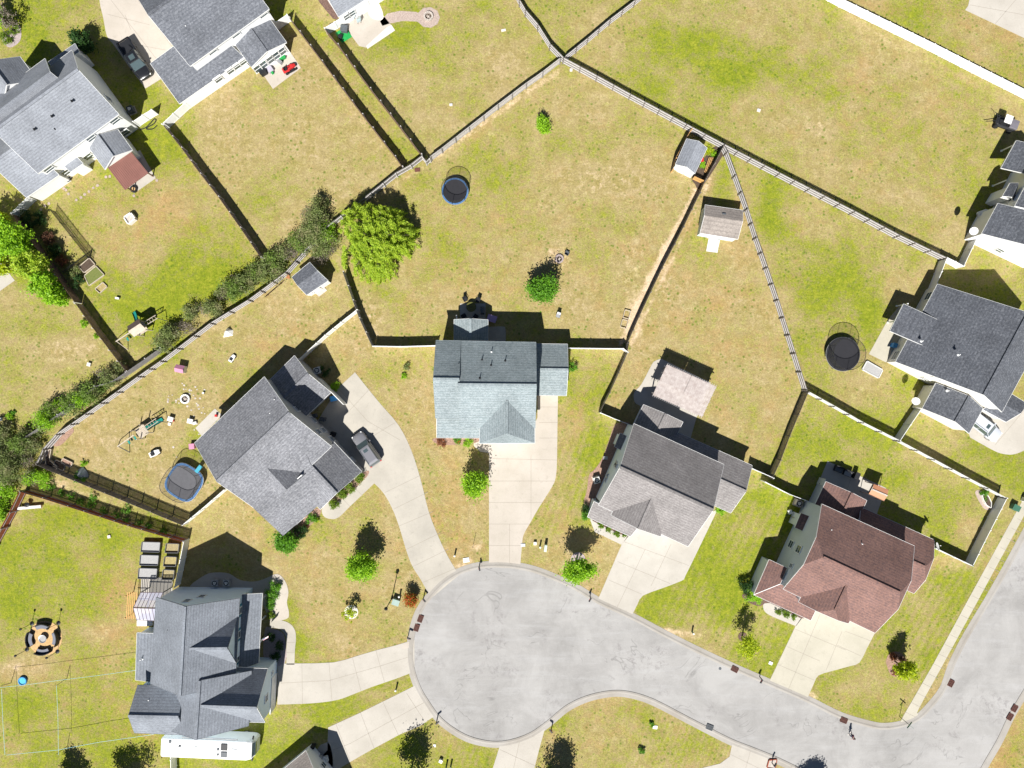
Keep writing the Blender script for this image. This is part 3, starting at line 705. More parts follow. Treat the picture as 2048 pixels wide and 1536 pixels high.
    def garage(s, wk, px, py, w=4.9, h=2.15):
        p0, d, n = s.walls[wk]; q = P(px, py, 1.0); t = (q - p0).dot(d); c = p0 + d * t; rot = math.atan2(d.y, d.x)
        f = MB()
        for i in range(4): f.box(c + n * (.04 + .004 * (i % 2)) + Vector((0, 0, h * (i + .5) / 4)), (w, .08, h / 4 - .03), rot)
        f.build('garage_door', M['trim'], s.root)
    def vent(s, px, py, z, h=.32, m=None):
        """plumbing pipe through the roof: its foot is at height z"""
        b = P(px, py, z); mb = MB(); mb.cyl(b - Vector((0, 0, .25)), b + Vector((0, 0, h)), .06, .06, 8); mb.cyl(b - Vector((0, 0, .1)), b + Vector((0, 0, .06)), .19, .10, 8)
        mb.build('roof_vent', m or M['white'], s.root)
    def posts(s, pts, h, m=None, w=.14):
        for x, y in pts:
            b = P(x, y); mb = MB(); mb.box(b + Vector((0, 0, h / 2)), (w, w, h)); mb.box(b + Vector((0, 0, .1)), (w + .08, w + .08, .2)); mb.build('post', m or M['trim'], s.root)
    def done(s):
        if s.roof.f: s.roof.build('roof', [s.rm, M['trim']], s.root)
        if s.wall.f: s.wall.build('wall', [s.wm], s.root)
        for a, b in s.ridge: m_ = MB(); m_.beam(a, b, .32, .09); m_.build('ridge_vent', [s.rm], s.root)
        return s
SH = {
 'teal': shingle('blue_grey_shingles', (.265,.30,.308), (.165,.20,.208)),
 'grey': shingle('mid_grey_shingles', (.205,.208,.222), (.125,.128,.138), patch=(.25,.252,.265)),
 'slate': shingle('slate_grey_shingles', (.215,.232,.258), (.15,.163,.182)),
 'tan': shingle('tan_grey_shingles', (.245,.23,.222), (.165,.152,.148)),
 'brown': shingle('brown_red_shingles', (.205,.118,.098), (.12,.08,.076), patch=(.225,.13,.105)),
 'char': shingle('charcoal_shingles', (.10,.107,.122), (.068,.073,.084), patch=(.145,.152,.168)),
 'mott': shingle('mottled_grey_shingles', (.135,.143,.16), (.09,.096,.11), patch=(.175,.184,.203)),
 'light': shingle('light_grey_shingles', (.25,.265,.29), (.18,.19,.21)),
 'weath': shingle('weathered_tan_shingles', (.30,.265,.235), (.21,.185,.165)),
}
SD = {'white': siding('white_lap_siding', (.80,.80,.79)), 'blue': siding('pale_blue_siding', (.64,.77,.88)), 'grey': siding('light_grey_siding', (.56,.60,.64)),
      'cream': siding('cream_siding', (.74,.71,.64)), 'taupe': siding('taupe_siding', (.42,.42,.42)), 'bluegrey': siding('blue_grey_siding', (.66,.76,.86)), 'shedblue': siding('duck_egg_siding', (.66,.78,.80))}
M['shutter_b'] = mat('blue_shutter_paint', (.03,.16,.24), .5, .05, 2)

# ---- centre house
h = House('house', 990, 785, 'blue-grey shingled two-storey house in the middle, facing the end of the cul-de-sac', roofm=SH['teal'], wallm=SD['cream'])
h.gable('m', [(919.5,681.5),(1072,684.5),(1070.5,856),(919.5,856)], 5.6, 5.5, 8.9, fm=0)
h.gable('l', [(872,680.7),(921.5,681.5),(922.5,837),(871,836.6)], 5.66, 5.95, 8.9, t=.497, fm=0)
h.gable('g', [(959,800),(959,887),(1069.5,886),(1069.5,800)], 5.45, 5.45, 7.75, e1=('hip',1.4))
h.shed('p', (873,832),(961,832),(961,876),(873.5,875.5), 4.2, 2.8)
h.gable('w', [(1067,687.5),(1135,688.3),(1133,791.5),(1067,790.5)], 2.8, 2.8, 4.7)
h.gable('r', [(908,639),(908,690),(976,690),(976,639.5)], 2.7, 2.7, 4.1)
for x, y in ((918,727.5),(964,720),(983,704),(982,731),(1010.5,722),(959.5,757)):
    zr = 5.6 + (768 - y) * 0 + (8.9 - 5.6) * max(0, min(1, (y - 683) / 85)); h.vent(x, y, zr, .45, M['black'] if x != 983 else None)
h.window('rA', 942, 640, 1.4); h.garage('g1', 1013, 884); h.door('rA', 925, 640); h.window('mA', 1030, 684, 4.3); h.window('mA', 950, 684, 4.3); h.window('l0', 872, 740, 4.2)
for x in (935, 1000, 1040): h.window('mB', x, 856, 4.6)
h.window('gA', 960, 870, 4.0); h.door('pB', 945, 874); h.window('pB', 900, 874, 1.6, 1.4, 1.3)
h.done()

# ---- left-centre house (rotated)
h = House('house', 560, 900, 'mid-grey shingled house with a front dormer, beside the long curved driveway', roofm=SH['grey'], wallm=SD['taupe'])
h.gable('m', [(528.7,753.4),(389,886),(522.3,1026.2),(663,893)], 5.6, 5.6, 9.1)
h.shed('s', (614.6,913.5),(507,1016),(566,1071),(650,999), 6.26, 3.44, fm=0)
h.gable('g', [(667,883),(723.5,943),(640.5,1019),(583,957)], 3.1, 3.1, 5.55)
h.gable('d', [(570,903),(611,948),(553,1001),(512,956)], 5.6, 5.5, 7.5, cap=False, fm=0)
h.gable('w', [(589,711),(540,759),(612.8,832),(662,784.6)], 3.1, 3.1, 5.2)
for x, y, z in ((550,799,7.4),(541,826.5,7.8)): h.vent(x, y, z)
h.window('m0', 627, 873, 4.3, .8, 1.2); h.window('m0', 637, 870, 1.6, .8, 1.2); h.window('m0', 590, 822, 4.3, .8, 1.1); h.window('m0', 628, 838, 1.7, 1.1, 1.0); h.window('m0', 653, 888, 1.7, .9, 1.3); h.window('d1', 603, 955, 6.0, .6, .9); h.garage('w0', 648, 800)
h.window('sB', 600, 1044, 1.6, 1.6, 1.3); h.door('gA', 703, 921); h.done()

# ---- lower-left large house
z = zz(240, 1120)
h = House('house', 400, 1330, 'large slate-grey house with several cross gables and pale blue walls, lower left', roofm=SH['slate'], wallm=SD['blue'])
h.gable('m', [(312,1195),(301,1368),(470,1368),(479,1197)], 5.7, 5.7, 9.3, fm=0)
h.gable('s', [(345,1342),(336,1460),(497,1452),(503,1342)], 5.2, 5.2, 8.3, t=.475, fm=0)
h.gable('w', [(370,1371),(275,1371),(269,1466),(370,1470)], 5.2, 5.2, 7.1, fm=0)
h.gable('e', [(385,1233),(474.8,1232.8),(471.7,1326),(380,1328)], 5.75, 5.75, 8.8, fm=0)
h.gable('f', [(425,1333),(535.3,1337.4),(530,1445),(425,1442)], 4.6, 4.6, 8.2)
h.shed('p', (484,1189),(477,1340),(517,1326),(525,1186.7), 4.0, 2.8, walls=False)
h.shed('q', (309,1267),(304,1364),(270.8,1360),(273.8,1265.6), 3.9, 2.9)
h.posts([(533,1190),(531,1232),(529,1275),(527,1318)], 2.7)
h.vent(299,1399,5.9); h.vent(284,1318,3.4,.5); h.vent(337,1259,7.2,.25,M['black'])
for x, y, zc in ((404,1176.5,4.4),(374,1190,6.4)): h.window('m0', x, y, zc, .8, 1.1)
for x, y in ((481,1222),(478,1270),(474,1317)): h.window('mB', x, y, 4.6, .9, 1.3, M['shutter_b'])
h.window('f1', 524, 1396, 4.0, .9, 1.0); h.garage('f1', 540, 1385); h.window('f1', 526, 1345, 2.0, .4, .5); h.window('mA', 310, 1300, 2, .9, 1.2); h.door('mB', 484, 1250)
h.done()

# ---- right-centre house
h = House('house', 1330, 960, 'tan-grey shingled house behind the wide pale driveway and below the lattice pergola', roofm=SH['tan'], wallm=SD['bluegrey'])
h.gable('m', [(1267.7,847),(1448,929),(1376,1093),(1197,1010)], 5.6, 5.6, 9.0)
h.gable('c', [(1254,957),(1222,1030),(1321,1073),(1353,1000)], 5.62, 5.62, 7.8)
h.shed('p', (1188,1003),(1284,1046),(1260.5,1073),(1175,1034), 4.2, 2.9)
h.gable('r', [(1287,809),(1262,862),(1341,897),(1366,844)], 2.9, 2.9, 4.6)
h.gable('w', [(1345,860),(1504.6,931),(1461.5,1026),(1303,955)], 2.8, 2.8, 4.7)
for x, y, zr in ((1270.6,910,6.9),(1355,976,8.2),(1394.5,961.5,6.9)): h.vent(x, y, zr)
for x, y, zc in ((1225,924,4.3),(1232,930,4.3),(1238,934,5.3),(1218,962,2.2),(1211,949,2.1)): h.window('m0', x, y, zc, .6, 1.1)
h.shed('b', (1256,873),(1243,901),(1229,893),(1240,866), 3.3, 2.9); h.garage('c1', 1271, 1056); h.garage('mB', 1350, 1085, 2.7); h.window('mB', 1350, 1085, 4.5); h.window('c1', 1271, 1054, 5.0, 1.6, 1.2); h.window('pB', 1200, 1050, 1.6, 1.4, 1.3); h.door('pB', 1230, 1062); h.done()

# ---- brown-roofed house
h = House('house', 1710, 1130, 'house with a brown-red shingled roof and light grey walls near the street corner', roofm=SH['brown'], wallm=SD['grey'])
h.gable('m', [(1643.6,1008),(1829,1092),(1750,1266),(1566,1178)], 5.6, 5.6, 9.1, e0=('jerk',.68,1.3), e1=('jerk',.68,1.3))
h.gable('c', [(1629,1133),(1597,1204),(1697,1247),(1731,1176)], 5.62, 5.62, 7.9, e1=('jerk',.6,1.2))
h.shed('p', (1560.5,1168),(1640,1203),(1621.5,1241),(1507.5,1189.5), 4.2, 2.9)
h.shed('q', (1574,1136),(1560.5,1168),(1507.5,1189.5),(1538,1119), 4.2, 2.9)
h.gable('r', [(1651.8,963),(1626,1018),(1708,1056),(1733.8,1001)], 2.9, 2.9, 4.6)
h.gable('w', [(1722,1014),(1869,1080),(1828,1187),(1681,1121)], 2.8, 2.8, 4.9, e1=('jerk',.6,1.2))
h.shed('b', (1620,1033),(1606.6,1062.5),(1590,1055),(1602,1026), 3.3, 2.8)
for x, y, zr in ((1661.5,1059,6.8),(1723,1087.5,7.0),(1806.5,1121.5,6.4)): h.vent(x, y, zr)
h.window('m0', 1581, 1088, 1.9, 1.0, 1.3); h.window('m0', 1599.5, 1099.5, 4.6, 1.0, 1.3); h.window('m0', 1586, 1133, 4.6, .6, .8)
h.garage('c1', 1655, 1235); h.garage('mB', 1720, 1256, 2.7); h.window('mB', 1725, 1256, 4.5); h.window('c1', 1650, 1232, 5.0, 1.6, 1.2); h.window('pB', 1550, 1210, 1.6, 1.4, 1.3); h.door('rA', 1690, 985); h.done()

# ---- right upper dark house
h = House('house', 1900, 690, 'house with a big charcoal speckled roof and cream side wall at the right edge', roofm=SH['char'], wallm=SD['cream'])
h.gable('m', [(1875,568),(1791,723.5),(2004,824),(2090,664)], 3.0, 5.6, 8.5, t=.658)
h.shed('n', (1881,642),(1854,694),(1779.8,662),(1807,607.7), 4.12, 2.85, walls=False)
h.gable('g', [(1871.8,766),(1844.4,816.7),(1938,866.7),(1966,817)], 3.2, 3.2, 5.3)
h.gable('f', [(1965.5,819),(2012,844),(2056,808),(2010,780)], 3.2, 3.2, 3.9, cap=False)
h.posts([(1775,645),(1793,612)], 2.9)
for x, y, zr in ((1843.5,682,4.5),(1917.5,709.5,7.0),(1895,781.5,4.4)): h.vent(x, y, zr)
h.window('m0', 1848,595,2,.4,.5) if False else None
h.window('mA', 1853, 590, 1.7, 1.2, 1.2); h.window('mA', 1782, 706, 1.5, 1.3, 1.2); h.window('m1', 1874, 758, 4.6, 1.1, .9); h.window('m1', 1850, 758, 1.8, .8, 1.2); h.window('m1', 1982, 814, 2.6, 1.1, 1.1)
h.garage('gB', 1945, 850, 3.0); h.done()

# ---- far right house, partly outside the picture
h = House('house', 2010, 430, 'grey-roofed house with white walls cut off by the right edge, above the charcoal roof', roofm=SH['char'], wallm=SD['white'])
h.gable('l', [(1995.5,406.8),(1963,467),(2095,530),(2130,470)], 4.3, 4.3, 6.9)
h.gable('m', [(2080,315),(2029.6,411.6),(2150,474),(2200,377)], 5.8, 5.8, 8.6)
h.gable('p', [(2032.6,281),(2002,336),(2065,368),(2095,313)], 3.0, 3.0, 4.3, walls=False)
h.gable('b', [(2020,366),(2005,392),(2026,402),(2036,373)], 4.1, 4.1, 4.9, cap=False)
h.posts([(1985,372),(2002,302)], 2.9)
h.window('l1', 2000, 500, 1.8, .9, 1.2); h.window('m1', 2045, 438, 4.6, .9, 1.2); h.window('mA', 2030, 400, 3.8, .9, 1.2); h.window('l0', 2010, 432, 4, .7, .6); h.done()

# ---- top-left house
h = House('house', 90, 240, 'light grey roofed house with a long white rear wall in the top left corner', roofm=SH['light'], wallm=SD['white'])
h.gable('m', [(144,100),(-18,219),(76,347),(237.9,228.5)], 5.6, 5.6, 9.35)
h.gable('n', [(90,117),(-50,220),(-20,262),(118,158)], 6.1, 8.2, 9.55, t=.9, cap=False, walls=False)
h.gable('c', [(75,160),(39.8,113),(-30,165),(5,212)], 5.65, 5.65, 8.2)
h.gable('g', [(37,246),(-25,289),(52.7,395),(118,350)], 3.2, 3.3, 6.2)
h.shed('p', (110,140),(158,103),(150,87),(96,124), 4.0, 3.0)
h.gable('s', [(235.5,258.6),(264.8,299.8),(209.7,339),(178,296)], 3.1, 3.1, 4.5)
h.shed('b', (150,310),(124,328),(141,344),(166,327), 3.0, 2.8)
mb = MB(); q = [P(262.5,303.8,2.95), P(296.5,346,2.6), P(249.6,380,2.6), P(215.6,335.5,2.95)]
n_ = Vector((0,0,.08)); mb.poly(q[::-1], 0); mb.poly([p - n_ for p in q], 0)
for i in range(4): mb.poly([q[i], q[i]-n_, q[(i+1)%4]-n_, q[(i+1)%4]], 0)
for k in range(15):
    t = (k + .5) / 15; a = q[0].lerp(q[3], t); b = q[1].lerp(q[2], t); mb.beam(a + Vector((0,0,.02)), b + Vector((0,0,.02)), .03, .04, 0)
mb.build('patio_roof', M['brownmetal'], h.root)
h.posts([(306,352),(268,383)], 2.6, M['wood_brown'])
for x, y, zr in ((143,201.5,8.4),(103,232,8.3),(68,258,8.3),(110,258,7.2),(132,270,6.1)): h.vent(x, y, zr, .2, M['black'])
for x, y in ((230,241),(183,276),(98,338)): h.window('mB', x, y, 4.5, 1.3, 1.0)
for x, y in ((176,313),(134,346)): h.window('mB', x, y, 1.7, 1.2, 1.2)
h.window('m0', 222, 195, 4.3, .9, 1.2); h.window('s0', 248, 262, 1.8, 1.2, 1.2); h.done()

# ---- second house from the top left
h = House('house', 430, 90, 'mottled dark grey roofed house with a screened porch, beside the parked pickup', roofm=SH['mott'], wallm=SD['white'])
h.gable('m', [(428,-129),(268,-16),(380,132.5),(538.3,18)], 5.6, 5.6, 9.2)
h.shed('w', (300.5,127),(412,45),(490,116),(358.9,207.6), 5.0, 2.6)
h.gable('r', [(530,24),(573,84.7),(502.6,134.6),(458,72)], 3.05, 3.05, 3.95)
for x, y, zr in ((427,13.5,7.0),(373,54,7.3),(370,82.5,6.5)): h.vent(x, y, zr)
for x, y in ((529,32),(474,73),(428,107)): h.window('mB', x, y, 4.9, 1.2, .9)
for x, y, w_ in ((437.5,160,1.1),(462,144,1.0),(474.5,134,1.0),(486,124,1.0)): h.window('wB', x, y, 2.0, w_, 1.3)
for x, y in ((519,143),(531,134),(544,124),(556,116),(568,107)): h.window('r1', x, y, 1.6, .95, 1.6)
h.done()

# ---- top-centre house corner
h = House('house', 690, 10, 'white-walled grey house cut off by the top edge, beside the brick path', roofm=SH['light'], wallm=SD['white'])
h.gable('m', [(720,-120),(620,-55),(677,33.8),(777,-31)], 3.2, 3.2, 6.4)
h.window('mB', 690, 28, 1.6, .9, 1.2); h.window('mB', 701, 21, 1.6, .9, 1.2); h.door('mB', 722, 8, 1.8); h.done()

# ---- bottom-left house corner
h = House('house', 600, 1570, 'corner of a tan-roofed house at the bottom edge beside the driveway', roofm=SH['weath'], wallm=SD['white'])
h.gable('m', [(612,1501),(490,1602),(570,1695),(690,1590)], 2.6, 2.6, 5.4, cap=False)
h.window('m0', 640, 1536, 1.4, .8, 1.0); h.done()

# ================================================================== FENCES
def fence(name, line, kind, label, mats=None, side=1, hgt=1.83, pitch=2.44, wob=0.0):
    """line: photo pixels of the top edge. side: which side of the boards carries rails and posts"""
    pts = [P(x, y, hgt) for x, y in line]; pts = [Vector((p.x, p.y, 0)) for p in pts]
    root = thing(name, pts[0], label, 'fence', {'vinyl': 'white vinyl fences', 'rail': 'board fences', 'wood': 'board fences', 'picket': 'board fences'}[kind])
    bm_, rm_ = mats; panel = MB(); rails = {}; k = random.Random(len(label) * 7 + int(line[0][0])); L = 0; acc = []
    for a, b in zip(pts[:-1], pts[1:]):
        d = b - a; ln = d.length
        if ln < .05: continue
        u = d / ln; n = Vector((-u.y, u.x, 0)) * side; rot = math.atan2(u.y, u.x); np_ = max(1, round(ln / pitch))
        for i in range(np_ + 1):
            p = a + u * ln * i / np_; last = i == np_
            if not (last and b is not pts[-1]): acc.append((p, rot, n))
            if last: break
            q = a + u * ln * (i + 1) / np_
            dz = k.uniform(-wob, wob)
            if kind == 'vinyl':
                panel.beam(p + Vector((0, 0, .93)), q + Vector((0, 0, .93)), .035, 1.62)
                rails.setdefault(1, MB()).beam(p + Vector((0, 0, 1.76)), q + Vector((0, 0, 1.76)), .06, .13); rails.setdefault(0, MB()).beam(p + Vector((0, 0, .12)), q + Vector((0, 0, .12)), .06, .13)
            else:
                m_ = max(2, int((q - p).length / .148))
                for j in range(m_):
                    c = p.lerp(q, (j + .5) / m_); hh = hgt + dz + k.uniform(-.02, .02)
                    panel.box(c + Vector((0, 0, hh / 2 + .02)), (.13, .02, hh), rot)
                for z in ((.32, .95, 1.60) if kind == 'rail' else (.35, 1.5)):
                    rails.setdefault(z, MB()).beam(p + n * .035 + Vector((0, 0, z + dz)), q + n * .035 + Vector((0, 0, z + dz)), .045, .095)
    panel.build('panel', bm_, root); [r_.build('rail', rm_, root) for r_ in rails.values()]
    for p, rot, n in acc[:99]:
        mb = MB()
        if kind == 'vinyl':
            mb.box(p + Vector((0, 0, .95)), (.13, .13, 1.9), rot); mb.cyl(p + Vector((0, 0, 1.9)), p + Vector((0, 0, 1.98)), .105, .02, 4)
            mb.build('post', bm_, root)
        else:
            mb.box(p + n * .105 + Vector((0, 0, hgt / 2 + .02)), (.1, .1, hgt + .06), rot); mb.build('post', M['wood_dark_or_shade'] if kind == 'rail' else rm_, root)  # rail posts coloured dark to stand for their shadow on the boards
    return root
GW = (M['wood_grey'], M['wood_pale']); DK = (M['wood_dark_or_shade'], M['wood_dark_or_shade']); BR = (M['wood_brown'], M['wood_pale']); RD = (M['wood_red'], M['wood_grey']); VN = (M['white'], M['white'])
fence('wooden_fence', [(1128,115),(1195,151),(1262,188),(1320,219),(1374,248)], 'rail', 'grey board fence with three pale rails from the four-way fence corner to the white-doored shed', GW, -1)
fence('wooden_fence', [(1374,248),(1449,288)], 'rail', 'short grey railed fence behind the garden shed in the corner enclosure', GW, -1)
fence('wooden_fence', [(1449,288),(1530,330),(1620,376),(1710,422),(1800,470),(1894,515)], 'rail', 'long grey railed fence below the large upper right field', GW, -1)
fence('wooden_fence', [(1128,115),(1101.5,88),(1077,49),(1052,20),(1040,0),(1020,-40)], 'rail', 'grey railed fence running to the top edge from the four-way corner', GW, 1)
fence('wooden_fence', [(1130,112),(1175,76),(1220,38),(1270,0),(1310,-32)], 'rail', 'grey fence with green-tinged rails going up and right from the four-way corner', GW, -1)
fence('wooden_fence', [(1120,116),(1085,143),(1052,166),(995,209),(937,254),(882,297),(860,313)], 'wood', 'pale grey board fence along the top left side of the large centre yard', (M['wood_pale'], M['wood_grey']), 1)
fence('wooden_fence', [(858,316),(852,322),(843,311),(820,329),(790,346),(740,386),(700,416),(681,431),(650,455)], 'wood', 'weathered board fence between the willow and the empty yard above it', GW, 1)
fence('wooden_fence', [(650,457),(610,500),(570,545),(496,599.5),(420,646),(320,722),(275,753),(232,784),(170,828),(111,868.7),(84,899.5),(78,914),(71,929)], 'rail', 'long grey railed fence along the shrubs, behind the yard with the dark square trampoline', GW, 1)
fence('wooden_fence', [(321,696),(290,718),(254,743),(222,764),(189,773),(115,830),(43,879)], 'wood', 'second grey board fence half hidden in shrubs, just outside the long railed fence', GW, -1)
fence('wooden_fence', [(326,250),(362,295),(400,347),(436,393),(480,455),(521,515)], 'wood', 'brown board fence between the two upper left back yards', BR, 1)
fence('wooden_fence', [(578,35),(620,90),(666.6,152),(703.5,201),(745,255),(789.7,312),(804,333)], 'wood', 'brown board fence on the left side of the narrow grass strip', BR, 1)
fence('wooden_fence', [(649,57),(675,88),(708,133),(740,176),(780,227),(820,279),(842,308)], 'wood', 'brown board fence on the right side of the narrow grass strip', BR, 1)
fence('wooden_fence', [(150,606),(185,655),(218,699),(252,743)], 'wood', 'dark red-brown board fence below the row of bright green trees', (M['wood_brown'], M['wood_pale']), -1)
fence('wooden_fence', [(24,428),(60,480),(110,548),(148,603)], 'wood', 'brown board fence hidden under the row of bright green trees', BR, -1)
fence('wooden_fence', [(685,543),(705,600),(718,636),(744,693)], 'wood', 'grey board fence running down the left side of the large centre yard below the willow', GW, 1)
fence('wooden_fence', [(1412,357),(1401,384),(1384.6,417),(1368,452),(1350,487),(1325,535),(1302,583),(1279,632),(1255,686),(1254,700)], 'wood', 'shaded dark grey board fence down the right side of the large centre yard', DK, 1)  # dark wood here paints the shade of the boards into their colour
fence('wooden_fence', [(1449,291),(1456,304),(1473,350),(1497,417),(1515,475),(1536,535),(1558,600),(1580,670),(1615,781)], 'rail', 'grey railed fence slanting past the tan-roofed shed to the dark fence corner', GW, -1)
fence('wooden_fence', [(71,929),(120,950),(178,974),(240,999),(300,1024),(365,1051)], 'wood', 'dark board fence below the raised beds and the dark square trampoline', DK, 1)
fence('wooden_fence', [(38,983.6),(85,997),(135,1013),(200,1034),(256,1052),(310,1068),(365,1084)], 'wood', 'red-stained board fence along the top of the lower left yard', RD, 1)
fence('wooden_fence', [(38,983.6),(18,1025),(0,1058),(-20,1094)], 'wood', 'short red-stained board fence at the left edge of the photo', RD, 1)
fence('wooden_fence', [(1617,784),(1598,829),(1580,872),(1562,920),(1545,957)], 'wood', 'dark weathered board fence between the pergola yard and the patio yard of the brown-roofed house', DK, 1)
fence('wooden_fence', [(1256,704),(1238,745),(1220,785),(1201,822)], 'wood', 'short dark board fence left of the pergola yard', DK, 1)
fence('wooden_fence', [(1618,783),(1670,812),(1728,845),(1800,881)], 'rail', 'pale railed fence below the yard with the round black trampoline', (M['white_dirty'], M['white_dirty']), -1)
fence('wooden_fence', [(1801,882),(1870,919),(1940,957),(2014,996)], 'rail', 'pale railed fence above the yard of the brown-roofed house', (M['white_dirty'], M['white_dirty']), -1)
V = lambda line, label: fence('vinyl_fence', line, 'vinyl', label, VN, 1, pitch=1.83)
V([(1600,-48),(1689.5,0),(1780,44),(1870,88),(1960,134),(2048,178),(2140,226)], 'long white vinyl fence crossing the top right corner')
V([(324,248),(346,227),(370,205)], 'white vinyl fence joining the mottled-roof house to the brown fence')
V([(266,243),(285,230),(303,219)], 'short white vinyl gate fence beside the coiled black hose')
V([(552,44),(574,29)], 'tiny white vinyl fence at the corner of the screened porch')
V([(649,56),(669,44),(689,31)], 'white vinyl fence left of the top-centre patio')
V([(22,426),(55,394)], 'white vinyl fence at the bottom corner of the top-left house')
V([(800,693),(746,692)], 'white vinyl fence left part, behind the blue-grey house')
V([(872,691),(836,692),(801,693)], 'white vinyl fence touching the left side of the blue-grey house')
V([(1136,696),(1180,696.5),(1220,697),(1247,697),(1256,704)], 'white vinyl fence right of the blue-grey house')
V([(714,619),(682,644),(650,670),(598,718)], 'white vinyl fence between the grey dormer house and the centre yard')
V([(365,1050),(400,1021),(447.5,980)], 'white vinyl fence beside the dark square trampoline')
V([(367,1084),(360,1120),(349,1174)], 'white vinyl fence beside the six metal garden beds')
V([(340.5,1491.5),(341,1520),(341.5,1570)], 'white vinyl fence behind the motorhome')
V([(1201,825.6),(1230,838),(1264,851)], 'white vinyl fence left of the tan-grey house')
V([(1504.6,937),(1525,946),(1547.6,956)], 'white vinyl fence right of the tan-grey house')
V([(1531,964),(1580,989),(1641,1012)], 'white vinyl fence left of the brown-roofed house')
V([(1873,1097),(1908,1114),(1946,1132)], 'white vinyl fence right of the brown-roofed house')
V([(2014.6,996),(1993,1038),(1970,1083),(1946,1132)], 'white vinyl fence along the pavement by the street corner')
V([(1956,474),(1945,496),(1929,530)], 'white vinyl fence below the white-walled house at the right edge')
V([(1927.5,532),(1911,523),(1894.6,515)], 'short white vinyl fence at the end of the long railed fence')
V([(1894.6,515),(1884,543),(1871,575)], 'white vinyl fence reaching the top corner of the charcoal roof')
V([(1844,817),(1822,849),(1800.7,881)], 'white vinyl fence below the round satellite dish by the garage wing')
# black picket fence round the garden of the top-left house
root = thing('picket_fence', P(113, 425), 'black metal picket fence beside the wooden garden frames', 'fence')
pk, rl = MB(), MB()
for (a, b) in (((112,424),(188,520)), ((181,514),(134,548))):
    a, b = P2(a), P2(b); n_ = int((b - a).length / .16)
    for i in range(n_):
        c = a.lerp(b, i / n_); pk.box(c + Vector((0, 0, .7)), (.05, .05, 1.4), 0)
        if i % 14 == 0: 
            mb = MB(); mb.box(c + Vector((0,0,.78)), (.07,.07,1.56)); mb.build('post', M['black'], root)
    for z in (.25, 1.2): rl.beam(a + Vector((0, 0, z)), b + Vector((0, 0, z)), .04, .05)
pk.build('picket', M['black'], root); rl.build('rail', M['black'], root)

# ================================================================== PLANTS
def leaves(name, centers, size, m, parent, seed=0, elong=1.0, drift=None, up=.55):
    g = np.random.default_rng(seed); n = len(centers)
    nr = g.normal(size=(n, 3)); nr[:, 2] = np.abs(nr[:, 2]) + up; nr /= np.linalg.norm(nr, axis=1)[:, None]
    t = g.normal(size=(n, 3)) if drift is None else drift + g.normal(size=(n, 3)) * .4
    a = t - (t * nr).sum(1)[:, None] * nr; a /= np.linalg.norm(a, axis=1)[:, None] + 1e-9; b = np.cross(nr, a)
    s = size * g.uniform(.6, 1.35, n)[:, None]
    off = np.array(OFF[parent.name]) if parent else 0
    cc = centers - off
    v = np.stack([cc - a * s * elong, cc + b * s * .55, cc + a * s * elong, cc - b * s * .55], 1).reshape(-1, 3)
    me = bpy.data.meshes.new(name); me.vertices.add(4 * n); me.vertices.foreach_set('co', v.ravel())
    me.loops.add(4 * n); me.loops.foreach_set('vertex_index', np.arange(4 * n)); me.polygons.add(n)
    me.polygons.foreach_set('loop_start', np.arange(n) * 4); me.polygons.foreach_set('loop_total', np.full(n, 4)); me.update(calc_edges=True)
    me.materials.append(m); o = bpy.data.objects.new(name, me); C.objects.link(o); o.parent = parent; OFF[o.name] = OFF[parent.name].copy() if parent else Vector((0,0,0))
    return o
def crown_pts(c, r, n, clumps, seed, spread=.24, shell=.5, flat=0):
    g = np.random.default_rng(seed); d = g.normal(size=(clumps, 3)); d /= np.linalg.norm(d, axis=1)[:, None]
    rad = g.uniform(shell, 1.0, clumps) ** .8; wob = 1 + .22 * np.sin(3 * np.arctan2(d[:, 1], d[:, 0]) + seed)
    cc = d * (rad * wob)[:, None] * .84
    k = g.integers(0, clumps, n); sz = g.uniform(.6, 1.25, clumps)[k][:, None]
    q = cc[k] + g.normal(size=(n, 3)) * spread * sz
    q = q * np.array(r) + np.array(c); q = q[q[:, 2] > .08]
    return q, cc * np.array(r) + np.array(c)
LF = {
 'spring': leafmat('fresh_green_leaves', (.36,.60,.02), (.18,.38,.015)),
 'yellow': leafmat('yellow_green_leaves', (.50,.56,.012), (.32,.45,.012)),
 'mid': leafmat('mid_green_leaves', (.17,.40,.02), (.08,.22,.018)),
 'dark': leafmat('dark_green_leaves', (.045,.11,.02), (.025,.07,.015)),
 'willow': leafmat('willow_leaves', (.50,.62,.05), (.25,.40,.025)),
 'olive': leafmat('olive_scrub_leaves', (.27,.33,.10), (.13,.18,.05), (.30,.27,.14)),
 'grey': leafmat('dry_grey_twigs', (.34,.29,.24), (.20,.165,.13)),
 'scrub': leafmat('green_scrub_leaves', (.22,.34,.05), (.11,.18,.03), (.26,.25,.12)),
 'red': leafmat('red_shrub_leaves', (.62,.04,.02), (.16,.26,.02)),
 'purple': leafmat('bronze_shrub_leaves', (.20,.09,.05), (.11,.06,.035)),
 'hedge': leafmat('clipped_hedge_leaves', (.20,.30,.02), (.11,.19,.015)),
 'rust': leafmat('rust_orange_leaves', (.36,.13,.05), (.18,.08,.045)),
}
M['bark'] = mat('tree_bark', (.10,.075,.055), .95, .2, 6)
